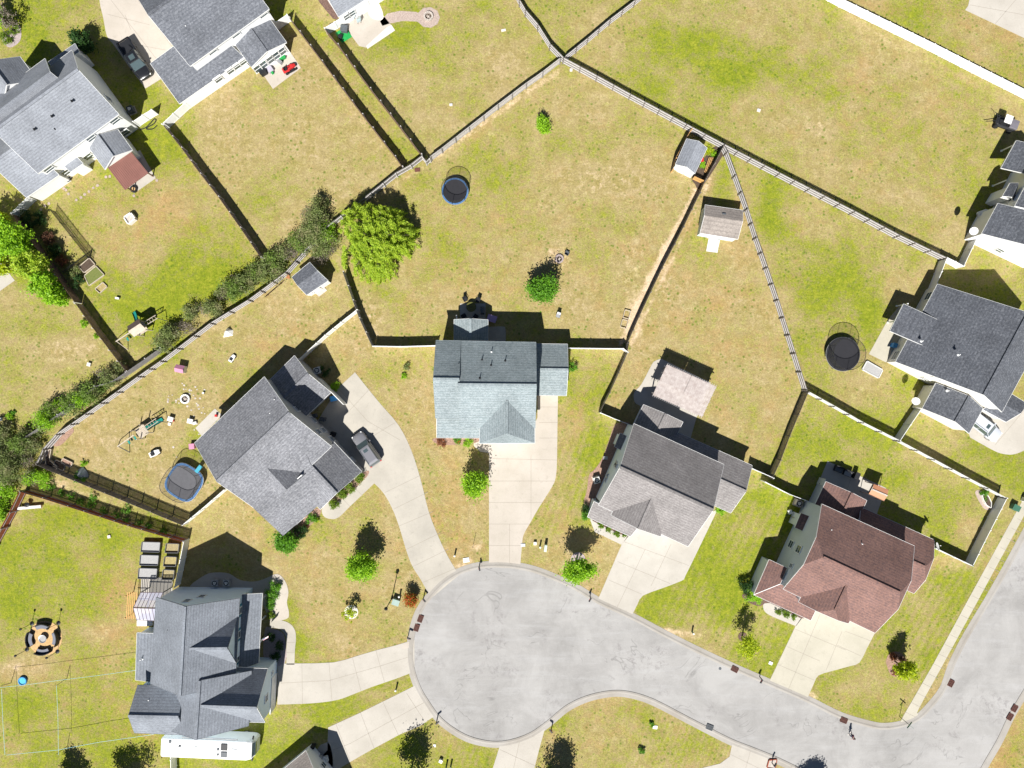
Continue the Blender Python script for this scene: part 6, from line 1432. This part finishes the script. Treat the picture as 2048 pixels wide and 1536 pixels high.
# street lamp, street sign
b = P(784,1196); root = thing('street_lamp', b, 'tall black street lamp on the lawn left of the pale green transformer box', 'street lamp'); mb = MB(); mb.cyl(b, b + Vector((0,0,4.3)), .07, .05, 8); mb.lathe(b, [(.16,0),(.15,.3),(.08,.45)], 10); mb.build('pole', M['black'], root)
mb = MB(); mb.lathe(b + Vector((0,0,4.3)), [(.08,0),(.17,.08),(.22,.45),(.25,.47),(.1,.7),(.03,.78)], 8); mb.build('lantern', M['black'], root); mb = MB(); mb.lathe(b + Vector((0,0,4.38)), [(.13,0),(.19,.36)], 8); mb.build('lamp_glass', M['plastic_w'], root)
b = P(1799,1433); root = thing('street_sign', b, 'street name sign post with crossed blades at the end of the pavement', 'sign'); mb = MB(); mb.cyl(b, b + Vector((0,0,2.5)), .035, .035, 8); mb.build('pole', M['black'], root); bl = mat('dark_green_sign', (.03,.12,.08), .5, .05, 2)
for k, (a, zc) in enumerate(((R(52),2.5),(R(-40),2.72))): mb = MB(); mb.box(b + Vector((0,0,zc)), (1.0,.03,.2), a); mb.build('blade', bl, root, bevel=.005)
# satellite dishes
def dish(px, py, z0, label, az):
    b = P(px, py, z0); f = P(px, py, 0); root = thing('satellite_dish', Vector((b.x, b.y, z0)), label, 'satellite dish'); d = Vector((math.cos(az)*.8, math.sin(az)*.8, .75)).normalized(); a = d.cross(Vector((0,0,1))).normalized(); u = a.cross(d); mb = MB()
    prev = None
    for j in range(5):
        rr = .1 + .42 * j / 4; ring_ = [b + Vector((0,0,.55)) + d * (rr ** 2 * .35) + (a * math.cos(t) + u * math.sin(t)) * rr for t in np.linspace(0, 6.2832, 21)[:-1]]
        if prev is not None:
            for k in range(20): mb.poly([prev[k], prev[(k+1)%20], ring_[(k+1)%20], ring_[k]])
        else: mb.poly(ring_)
        prev = ring_
    mb.build('reflector', M['plastic_w'], root); mb = MB(); mb.cyl(b - Vector((0,0,.6)), b + Vector((0,0,.5)), .03, .03, 6); mb.beam(b + Vector((0,0,.2)), b + d * .55 + Vector((0,0,.3)), .03, .03); mb.build('mount', M['metal'], root)
    mb = MB(); mb.box(b + d * .55 + Vector((0,0,.35)), (.12,.08,.08)); mb.build('receiver', M['plastic_w'], root)
dish(1943,464, 4.2, 'white satellite dish on the corner of the white-walled house at the right edge', R(200)); dish(1828,802, 3.2, 'white satellite dish on the corner of the garage wing below the charcoal roof', R(200)); dish(1869,1091, 3.1, 'cream satellite dish on the right corner of the brown roof', R(20))
# stepping stones
for i, (x, y) in enumerate([z_ for z_ in [(212,354),(220,353),(195,371),(187,376),(178,383),(170,389),(162,395),(153,400),(137,388),(132,380),(98,407),(90,412),(82,419),(268,392),(314,361),(128,377)]]):
    b = P(x, y); rr = random.Random(i); mb = MB(); mb.prism([b + Vector((math.cos(t), math.sin(t), 0)) * rr.uniform(.17,.24) for t in np.linspace(0, 6.28, 8)[:-1]], 0, .05); tag(mb.build('stepping_stone', M['brick']), 'small tan stepping stone in the lawn below the top-left house', 'stepping stone', 'stepping stones below the top-left house')
rr = random.Random(9)
for i in range(40):
    a = rr.uniform(0, 6.28); d = rr.uniform(14, 42); x, y = 376 + math.cos(a) * d, 800 + math.sin(a) * d * .85
    if i > 30: x, y = 400 + rr.uniform(-15, 12), 845 + rr.uniform(-20, 30)
    if i > 37: x, y = 345 + rr.uniform(-10, 14), 905 + rr.uniform(-12, 10)
    b = P(x, y); mb = MB(); s_ = rr.uniform(.08, .19); mb.prism([b + Vector((math.cos(t), math.sin(t), 0)) * s_ * rr.uniform(.7,1.2) for t in np.linspace(0, 6.28, 7)[:-1]], 0, .03); tag(mb.build('flagstone', M['stone']), 'irregular pale flagstone in the grass around the white stone fire pit', 'flagstone', 'pale flagstones around the white stone fire pit')
# toys and yard clutter
b = P(366,738); root = thing('playhouse', b, 'white toy playhouse with a pink roof in the dry yard', 'playhouse'); mb = MB(); mb.box(b + Vector((0,0,.5)), (1.1,.95,1.0), R(-12)); mb.build('wall', M['plastic_w'], root, bevel=.04); L = loc2(b, R(-12)); mb = MB()
mb.poly([L(-.6,-.52,1.0), L(.6,-.52,1.0), L(.6,0,1.35), L(-.6,0,1.35)]); mb.poly([L(-.6,0,1.35), L(.6,0,1.35), L(.6,.52,1.0), L(-.6,.52,1.0)]); mb.build('roof', M['pink'], root); mb = MB(); mb.box(L(.1,-.49,.4), (.35,.04,.75), R(-12)); mb.build('door', M['pink'], root)
b = P(457,666); root = thing('toy_tent', b, 'white peaked play tent on the lawn above the grey dormer house', 'play tent'); mb = MB(); tp = b + Vector((.05,.2,1.0)); q = [b + Vector(v) for v in ((-.7,-.6,0),(.6,-.35,0),(.65,.4,0),(-.15,.7,0),(-.55,.2,0))]
for i in range(5): mb.poly([q[i], q[(i+1)%5], tp])
mb.build('fabric', M['white'], root); mb = MB(); mb.cyl(b, tp + Vector((0,0,.08)), .02, .02, 6); mb.build('pole', M['metal'], root)
def toycar(px, py, ang, m, label, s=1.0):
    b = P(px, py); root = thing('toy_car', b, label, 'toy'); L0 = loc2(b, ang); L = lambda x, y, z=0: L0(x*s, y*s, z*s); mb = MB(); loft(mb, L, [(-.55,[(-.25,.15),(-.25,.4),(.25,.4),(.25,.15)]),(0,[(-.3,.12),(-.3,.45),(.3,.45),(.3,.12)]),(.55,[(-.2,.15),(-.2,.35),(.2,.35),(.2,.15)])]); mb.build('body', m, root)
    mb = MB(); mb.box(L(-.15,0,.5), (.3*s,.4*s,.2*s), ang); mb.build('seat', M['black'], root)
    for x in (-.35,.35):
        for y in (-.3,.3): q = MB(); q.cyl(L(x,y,.14), L(x,y*.75,.14), .14*s, .14*s, 10); q.build('wheel', M['black'], root)
toycar(466, 717, R(55), M['plastic_w'], 'white ride-on toy right of the pink-roofed playhouse'); toycar(312, 906, R(25), M['plastic_w'], 'white and black ride-on toy car below the swing frame', 1.3)
for x, y, sx, sy, hh, m_, lb, ct in ((344,838,.7,.6,.5,'plastic_w','white toy box nearest the teal slide','toy'),(383,842,.7,.6,.5,'plastic_w','white toy box nearest the grey dormer house','toy'),(341,848,.35,.35,.3,'plastic_w','small white toy below the toy box by the slide','toy'),(391,846,.5,.35,.3,'plastic_w','oval white toy beside the right toy box','toy'),(347,841,.3,.3,.25,'plastic_r','small red toy beside the toy box by the slide','toy'),
    (387,892,.7,.7,.6,'pink','pink and white toy at the left corner of the grey dormer house','toy'),(434,831,.3,.3,.4,'plastic_r','red object on the rear slab of the grey dormer house','toy'),(408,786,.25,.25,.3,'plastic_w','small white object right of the flagstones','toy'),
    (237,597,.5,.25,.35,'plastic_w','white toy aeroplane-like thing on the green lawn','toy'),(463,793,.1,.1,.1,'plastic_w','','') ,(84,577,.4,.4,.35,'plastic_w','round white bucket on the lawn left of the bright trees','bucket'),(180,729,.45,.45,.3,'plastic_w','white sack on the sandy patch by the railed fence','sack'),(3,838,.45,.45,.3,'plastic_w','white object at the left edge beside the small green shrub','sack'),(219,1073,.4,.4,.12,'gravel','small pale stone disc on the lower left lawn','stone'),
    (1133,69,.1,.1,.1,'plastic_w','',''),(902,210,.4,.3,.12,'gravel','pale stone in the top middle yard','stone'),(1007,61,.6,.3,.06,'gravel','pale oblong stone near the top middle of the yard','stone'),(1142,141,.35,.35,.2,'gravel','white stone just below the four-way fence corner','stone'),(1517,221,.45,.4,.08,'gravel','pale worn stone in the upper right field','stone'),(835,340,.7,.5,.05,'rust','rusty square plate beside the fence jog','plate'),
    (1784,691,.55,.55,.9,'plastic_b','blue barrel-like tub on the slab by the charcoal-roofed house','tub'),(1403,321,.35,.5,.4,'plastic_r','red and white equipment beside the garden shed','equipment'),(1210,915,.55,.4,.5,'metal','grey meter box in the mulch bed of the tan-grey house','meter box'),(1188,1000,.6,.5,.4,'metal','low grey box at the lower end of the mulch bed','meter box'),
    (1578,1023,.5,.5,.5,'plastic_w','white box beside the beige air conditioner','meter box'),(1590,1036,1.0,.9,1.1,'stone','large beige cabinet against the grey wall of the brown-roofed house','cabinet'),(669,797,.8,.7,.8,'plastic_b','blue bin on the shaded parking pad','bin'),(632,831,.5,.5,.9,'dkgrey','dark bin at the wall in the shaded pad','bin'),(648,838,.7,.5,1.0,'dkgrey','covered dark grill in the shaded pad','grill'),(668,868,.6,.6,.9,'tyre','dark round bin in the shade by the parked car','bin'),
    (642,1511,.7,.6,.7,'metal','dark blue-grey barbecue by the bottom-left house corner','grill'),(652,1516,.7,.7,.4,'plastic_w','white box with a green plant on the dark pad','box'),(628,1489,.5,.4,.9,'black','black bag beside the dark pad','bag'),(690,61,.9,.8,.7,'dkgrey','dark covered seat on the green mat','seat'),(682,76,.5,.5,.5,'black','black box on the green mat edge','box'),(279,1000-700+45,.6,.6,.9,'dkgrey','dark grill at the patio below the brown metal roof','grill'),(538,1408,.7,.5,.9,'plastic_w','white bin by the blue garage wall','bin'),(546,1395,.7,.7,1.0,'dkgrey','black bin by the blue garage wall','bin')):
    if lb: boxy(lb.split(' ')[-1] if False else ct.replace(' ', '_'), x, y, (sx, sy, hh), M[m_], lb, ct, R((x*7+y*3) % 40 - 20))
mb = MB(); mb.prism([P(670,66), P(694,52), P(704,74), P(684,86)], .0, .03); tag(mb.build('green_mat', M['grass_g']), 'bright green mat with a tan edge left of the top-centre patio', 'mat')
# mowers etc on the screened porch slab
def mower(px, py, ang, m, label):
    b = P(px, py); root = thing('riding_mower', b, label, 'mower'); L = loc2(b, ang); mb = MB(); loft(mb, L, [(-.2,[(-.28,.4),(-.28,.85),(.28,.85),(.28,.4)]),(.5,[(-.25,.4),(-.25,.8),(.25,.8),(.25,.4)]),(.9,[(-.18,.4),(-.18,.65),(.18,.65),(.18,.4)])]); mb.build('hood', m, root, bevel=.05); mb = MB(); mb.box(L(-.55,0,.5), (.9,.75,.2), ang); mb.build('fender', m, root, bevel=.04)
    mb = MB(); mb.box(L(-.5,0,.75), (.4,.42,.12), ang); mb.box(L(-.75,0,.95), (.08,.42,.35), ang); mb.build('seat', M['black'], root); mb = MB(); mb.box(L(.1,0,.22), (.8,1.1,.14), ang); mb.build('mower_deck', M['black'], root, bevel=.05)
    for x, y, r in ((-.6,.42,.26),(-.6,-.42,.26),(.7,.36,.18),(.7,-.36,.18)): q = MB(); q.cyl(L(x,y+.09,r), L(x,y-.09,r), r, r, 12); q.build('wheel', M['tyre'], root)
    mb = MB(); mb.ring(L(-.1,0), .16, .02, .98, 1.01, 14); mb.build('steering_wheel', M['black'], root)
mower(581, 139, R(28), M['plastic_r'], 'red riding mower on the slab of the screened porch')
boxy('wheelbarrow', 563, 117, (1.2,.7,.5), M['grass_g'], 'green wheelbarrow-like cart by the screened porch', 'cart', R(28)); boxy('kettle_grill', 528, 146, (.9,.9,.9), M['black'], 'black covered grill at the left side of the porch slab', 'grill', R(30)); boxy('push_mower', 541, 140, (.7,1.0,.5), mat('lilac_grey_plastic', (.40,.38,.44), .5, .1, 2), 'pale grey push mower beside the black covered grill', 'mower', R(35)); boxy('green_box', 546, 147, (.3,.3,.4), M['grass_g'], 'small green fuel box beside the pale push mower', 'box', R(30)); boxy('tool_cart', 561, 126, (.7,.4,.6), M['metal'], 'grey tool cart in front of the green cart', 'cart', R(-35))
# patio things
for x, y, lb in ((1675,938,'left black cushioned sofa seat on the patio of the brown-roofed house'),(1693,946,'middle black cushioned sofa seat on the patio of the brown-roofed house')):
    b = P(x, y); root = thing('patio_sofa', b, lb, 'sofa', 'black patio sofas'); a = R(-22); L = loc2(b, a); mb = MB(); mb.box(L(0,0,.22), (1.15,.8,.4), a); mb.build('base', M['black'], root, bevel=.04); mb = MB(); mb.box(L(0,-.05,.48), (1.0,.62,.12), a); mb.build('cushion', M['ash'] if 'middle' in lb else M['dkgrey'], root, bevel=.04); mb = MB(); mb.box(L(0,.38,.6), (1.15,.14,.5), a); mb.build('backrest', M['black'], root, bevel=.03)
boxy('grill', 1708, 950, (.6,.9,1.0), M['black'], 'black grill at the right end of the patio sofas', 'grill', R(-22)); 
for x, y, lb in ((704,37,'right'),(716,44,'left')): chair(x+2, y, R(200), mat('teal_chair_mesh', (.35,.42,.42), .7, .1, 2), lb + ' pale teal chair on the top-centre patio')
b = P(300,240); root = thing('garden_hose', b, 'black hose coiled in a loop on the orange soil beside the short white gate fence', 'hose'); pts = [P(280,259,.04),P(290,256,.04),P(300,247,.05),P(308,238,.06),P(312,240,.05),P(308,247,.05),P(296,254,.06),P(293,258,.04),P(305,258,.04),P(314,251,.04)]; mb = MB(); mb.tube([Vector((*q, .05)) for q in smooth_line([(p.x, p.y) for p in pts], 4)], .07, 6); mb.build('hose', M['black'], root)
for x, y, lb in ((276,338,'left round pot at the corner of the brown metal patio roof'),(269,379,'tyre-like round planter at the lower corner of the slab below the brown metal roof')): b = P(x, y); root = thing('round_planter', b, lb, 'planter'); mb = MB(); mb.ring(b, .38, .1, .03, .35, 18); mb.build('rim', M['black'], root); mb = MB(); mb.disc((b.x,b.y,.25), .3, 14); mb.build('soil', M['sand'], root)
b = P(138,359); root = thing('hose_reel', b, 'black coiled hose hanging at the white wall of the top-left house', 'hose'); mb = MB()
for k in range(3): mb.ring(b, .3 + .07*k, .03, .25 + .06*k, .31 + .06*k, 16)
mb.build('coil', M['black'], root)
b = P(47,1361); root = thing('kiddie_pool', b, 'round blue paddling pool tub on the worn lawn', 'paddling pool'); mb = MB(); mb.ring(b, .52, .05, 0, .3, 24); mb.build('rim', M['plastic_b'], root); mb = MB(); mb.disc((b.x,b.y,.2), .5, 24); mb.build('water', M['plastic_cy'], root)
b = P(1380,345); root = thing('wood_stack', b, '', ''); bpy.data.objects.remove(root)
root = thing('lumber_trellis', P(1421,330), 'orange wooden trellis pieces leaning beside the garden shed', 'trellis'); mb = MB(); q = [P(1418,316,.5), P(1428,316,.5), P(1418,344,.5), P(1409,344,.5)]
for t in np.linspace(0,1,4): mb.beam(q[0].lerp(q[1],t), q[3].lerp(q[2],t), .06, .05)
for t in np.linspace(0,1,8): mb.beam(q[0].lerp(q[3],t), q[1].lerp(q[2],t), .05, .06)
mb.build('lattice', M['wood_new'], root)
for q in q: pass
root = thing('wooden_gate', P(1399,360), 'new orange wooden gate between the garden shed and the fence', 'gate'); mb = MB(); a, c_ = P(1389,352.5,1.4), P(1410,362,1.4); a.z = c_.z = 0
for k in range(10): p_ = a.lerp(c_, (k+.5)/10); mb.box(p_ + Vector((0,0,.75)), (.13,.03,1.4), math.atan2(c_.y-a.y, c_.x-a.x))
mb.build('board', M['wood_new'], root); mb = MB()
for z_ in (.35,1.2): mb.beam(a + Vector((0,-.04,z_)), c_ + Vector((0,-.04,z_)), .05, .1)
mb.build('rail', M['wood_new'], root)
fence('wooden_fence', [(1383,257),(1368,285),(1352,315),(1346,337)], 'wood', 'new brown screen fence close behind the garden shed in the corner', (M['wood_brown'], M['wood_new']), 1)
fence('wooden_fence', [(1448,291),(1430,325),(1412,358)], 'wood', 'dark short board fence closing the right side of the corner garden', DK, 1)
# wooden frames and long table by scrub
root = thing('wood_rack', P(548,574), 'long low rack of red-brown timber against the railed fence', 'timber rack'); mb = MB(); a, c_ = P(535,590,.3), P(562,567,.3); n_ = Vector((.35,.3,0))
for k in (-1, 0, 1): mb.beam(a + n_ * k * .8, c_ + n_ * k * .8, .07, .08)
for t in np.linspace(0,1,6): mb.beam(a.lerp(c_,t) - n_, a.lerp(c_,t) + n_, .07, .08)
mb.build('frame', mat('red_brown_timber', (.24,.12,.09), .8, .15, 3), root)
for t in (0,1): mb = MB(); p_ = a.lerp(c_,t); mb.box((p_.x,p_.y,.15), (.08,.08,.3)); mb.build('leg', M['wood_brown'], root)
root = thing('lumber_pile', P(576,551), 'orange wooden chair-like frame beside the dark grey roofed shed', 'timber'); mb = MB()
for k in range(5): mb.beam(P(571+k*1.6,546+k*.5,.5), P(573+k*1.6,556+k*.5,.1), .07, .05)
mb.build('board', mat('rust_orange_timber', (.40,.15,.06), .8, .15, 3), root)
# sports net frame in the lower left yard
root = thing('net_frame', P(113,1371), 'pale turquoise tube frame stretched across the lower left yard', 'net frame'); mb = MB()
PTS = [P(0,1375,2.3), P(60,1368,2.2), P(115,1361,2.3), P(190,1351,2.15), P(271,1341,2.4)]; mb.tube([Vector((*q,2.3)) for q in smooth_line([(p.x,p.y) for p in PTS], 3)], .022, 6); mb.tube([P(13,1510,2.3), P(115,1500,2.3), P(200,1484,2.3), P(300,1470,2.3), P(330,1462,2.3)], .025, 6); mb.build('top_cable', M['turq'], root); mb = MB()
mb.tube([P(3,1378,2.3), P(6,1450,2.3), P(10,1510,2.3)], .022, 6); mb.tube([P(113,1371,2.35), P(116,1440,2.3), P(117,1510,2.3)], .02, 6); mb.build('side_cable', M['turq'], root)
for x, y in ((134,1356),(22,1366),(135,1492)): mb = MB(); b = P(x, y); mb.cyl(b, P(113 if x > 50 else 3, 1371 if y < 1400 else 1508, 2.35), .04, .03, 6); mb.build('pole', M['dkgrey'], root)
# soccer-like goal in the red fence corner
root = thing('corner_bench', P(60,1010), 'pale wooden bench and black tripod grill in the corner of the red-stained fence', 'bench'); mb = MB(); mb.beam(P(37,1017,.5), P(82,1013,.5), .4, .07); mb.build('seat', M['wood_pale'], root); mb = MB(); mb.beam(P(37,1017,.25), P(39,1017,.25), .3, .5); mb.beam(P(80,1013,.25), P(82,1013,.25), .3, .5); mb.build('leg', M['wood_pale'], root)
b = P(60,1008); root = thing('tripod_grill', b, 'small black grill hanging from a tripod by the red fence corner', 'grill'); mb = MB(); mb.lathe(b + Vector((0,0,.4)), [(.1,0),(.3,.12),(.33,.22),(.05,.3)], 14); mb.build('bowl', M['black'], root); mb = MB()
for t in (0,2.1,4.2): mb.cyl(b + Vector((math.cos(t)*.6, math.sin(t)*.6, 0)), b + Vector((0,0,1.6)), .025, .02, 5)
mb.build('leg', M['black'], root)
# flag on the porch
b = P(528,1276,2.4); root = thing('flag', b, 'small red, white and blue striped flag on the porch of the slate-grey house', 'flag'); mb = MB(); a = P(523,1280,2.4); e = P(537,1272,3.0); mb.cyl(a, e, .02, .02, 6); mb.build('pole', M['plastic_w'], root)
mb = MB(); d = (e - a); n_ = Vector((-.15,-.35,-.35)); s0 = a.lerp(e, .25)
for k in range(7): mb.poly([s0 + n_*(k/7), s0 + d*.75 + n_*(k/7), s0 + d*.75 + n_*((k+1)/7), s0 + n_*((k+1)/7)], k % 2)
mb.build('cloth', [mat('flag_red', (.45,.06,.10), .8, .1, 2), M['white']], root); mb = MB(); w_ = d.cross(n_).normalized() * .006; 
for sgn in (1, -1): mb.poly([s0 + w_*sgn, s0 + d*.3 + w_*sgn, s0 + d*.3 + n_*.5 + w_*sgn, s0 + n_*.5 + w_*sgn])
mb.build('canton', mat('flag_blue', (.04,.05,.25), .8, .1, 2), root)

# ================================================================== THE PERSON WALKING
def person(px, py, ang):
    b = P(px, py); root = thing('person', b, 'person in a dark purple top and dark trousers walking in the road near the corner', 'person'); L = loc2(b, ang)
    V3 = {'pel': (0,0,.95), 'waist': (.02,0,1.12), 'chest': (.05,0,1.36), 'neck': (.06,0,1.5), 'head': (.08,0,1.62), 'top': (.08,0,1.72),
      'shL': (.04,.19,1.42), 'elL': (.16,.25,1.14), 'haL': (.36,.22,1.02), 'shR': (.04,-.19,1.42), 'elR': (-.12,-.26,1.15), 'haR': (-.10,-.26,.9),
      'hiL': (0,.1,.9), 'knL': (.16,.11,.5), 'anL': (.10,.11,.08), 'toL': (.27,.12,.03), 'hiR': (0,-.1,.9), 'knR': (-.02,-.11,.5), 'anR': (-.28,-.11,.12), 'toR': (-.13,-.12,.03)}
    RD = dict(pel=.14, waist=.125, chest=.16, neck=.055, head=.1, top=.075, shL=.07, elL=.045, haL=.032, shR=.07, elR=.045, haR=.032, hiL=.09, knL=.062, anL=.04, toL=.035, hiR=.09, knR=.062, anR=.04, toR=.035)
    E = [('pel','waist'),('waist','chest'),('chest','neck'),('neck','head'),('head','top'),('chest','shL'),('shL','elL'),('elL','haL'),('chest','shR'),('shR','elR'),('elR','haR'),('pel','hiL'),('hiL','knL'),('knL','anL'),('anL','toL'),('pel','hiR'),('hiR','knR'),('knR','anR'),('anR','toR')]
    def skin(name, keys, E, k, m):
        ks = list(keys); me = bpy.data.meshes.new(name); me.from_pydata([tuple(L(*V3[q]) - b) for q in ks], [(ks.index(a), ks.index(c)) for a, c in E if a in ks and c in ks], []); o = bpy.data.objects.new(name, me); C.objects.link(o); o.parent = root; OFF[o.name] = b.copy()
        o.modifiers.new('skin', 'SKIN'); me.materials.append(m)
        if not me.skin_vertices: 
            try: bpy.context.view_layer.objects.active = o; bpy.ops.mesh.customdata_skin_add()
            except Exception: pass
        sv = me.skin_vertices[0].data
        for i, q in enumerate(ks): sv[i].radius = (RD[q] * k, RD[q] * k); sv[i].use_root = (i == 0)
        s = o.modifiers.new('sub', 'SUBSURF'); s.levels = 2; s.render_levels = 2; return o
    skin('body', V3.keys(), E, 1.0, M['skin'])
    skin('shirt', ['waist','chest','shL','elL','shR','elR','pel'], E, 1.16, mat('dark_purple_cloth', (.13,.01,.09), .8, .15, 4)); skin('trousers', ['pel','hiL','knL','anL','hiR','knR','anR'], E, 1.16, mat('dark_blue_cloth', (.03,.04,.07), .8, .1, 4))
    mb = MB(); mb.lathe(L(.05,0,1.58), [(.11,0),(.118,.06),(.1,.12),(.05,.165)], 12); mb.build('hair', M['hair'], root, smooth=True)
    for sy, q in ((1,'haL'),(-1,'haR')):
        for k in range(5):
            h0 = Vector(V3[q]); d0 = Vector((.6,0,-.75)) if k < 4 else Vector((.5,-.7*sy,-.4)); mb = MB(); s_ = h0 + Vector((0,(k-1.5)*.016 if k < 4 else -.03*sy,0)); e_ = s_ + d0.normalized()*(.085 if k < 4 else .06)*(1 - .1*abs(k-1.5)); mb.cyl(L(*s_), L(*e_), .009, .007, 5)
            mb.build('finger', M['skin'], root)
    for sy, q in ((1,'toL'),(-1,'toR')): t_ = V3[q]; mb = MB(); mb.box(L(t_[0]-.05,t_[1],.04), (.27,.1,.08), ang); mb.build('shoe', M['plastic_w'], root, bevel=.03)
person(1699, 1466, R(200))

b = P(1959, 428); root = thing('propane_tank', b, 'white oblong propane tank against the wall of the far right house', 'tank'); L = loc2(b, R(20)); mb = MB(); prev = None
for x, r_ in ((-.78,.12),(-.7,.27),(-.55,.36),(.55,.36),(.7,.27),(.78,.12)):
    ring_ = [L(x, math.cos(t) * r_, .6 + math.sin(t) * r_) for t in np.linspace(0, 6.2832, 15)[:-1]]
    if prev is not None:
        for k in range(14): mb.poly([prev[k], prev[(k+1)%14], ring_[(k+1)%14], ring_[k]])
    prev = ring_
mb.build('shell', M['plastic_w'], root); mb = MB(); mb.lathe(L(.0,0,.94), [(.14,0),(.14,.12),(.06,.16)], 10); mb.build('dome_cap', M['rust'], root)
for x in (-.4, .4): mb = MB(); mb.box(L(x,0,.15), (.1,.5,.3), R(20)); mb.build('saddle', M['dkgrey'], root)
b = P(1250,640); root = thing('wooden_crate_stack', b, 'pair of pale open wooden frames stacked by the right fence of the large centre yard', 'timber frame'); L = loc2(b, R(75))
for k, (dx, dz) in enumerate(((-.6,.0),(.75,.0))):
    mb = MB()
    for a_, c_ in (((-.55,-.4),(.55,-.4)),((.55,-.4),(.55,.4)),((.55,.4),(-.55,.4)),((-.55,.4),(-.55,-.4))): mb.beam(L(a_[0]+dx,a_[1],.3), L(c_[0]+dx,c_[1],.3), .07, .12)
    mb.build('frame', M['wood_bed'], root); mb = MB()
    for q_ in ((-.5,-.36),(.5,-.36),(.5,.36),(-.5,.36)): mb.box(L(q_[0]+dx,q_[1],.15), (.07,.07,.3), R(75))
    mb.build('leg', M['wood_bed'], root)
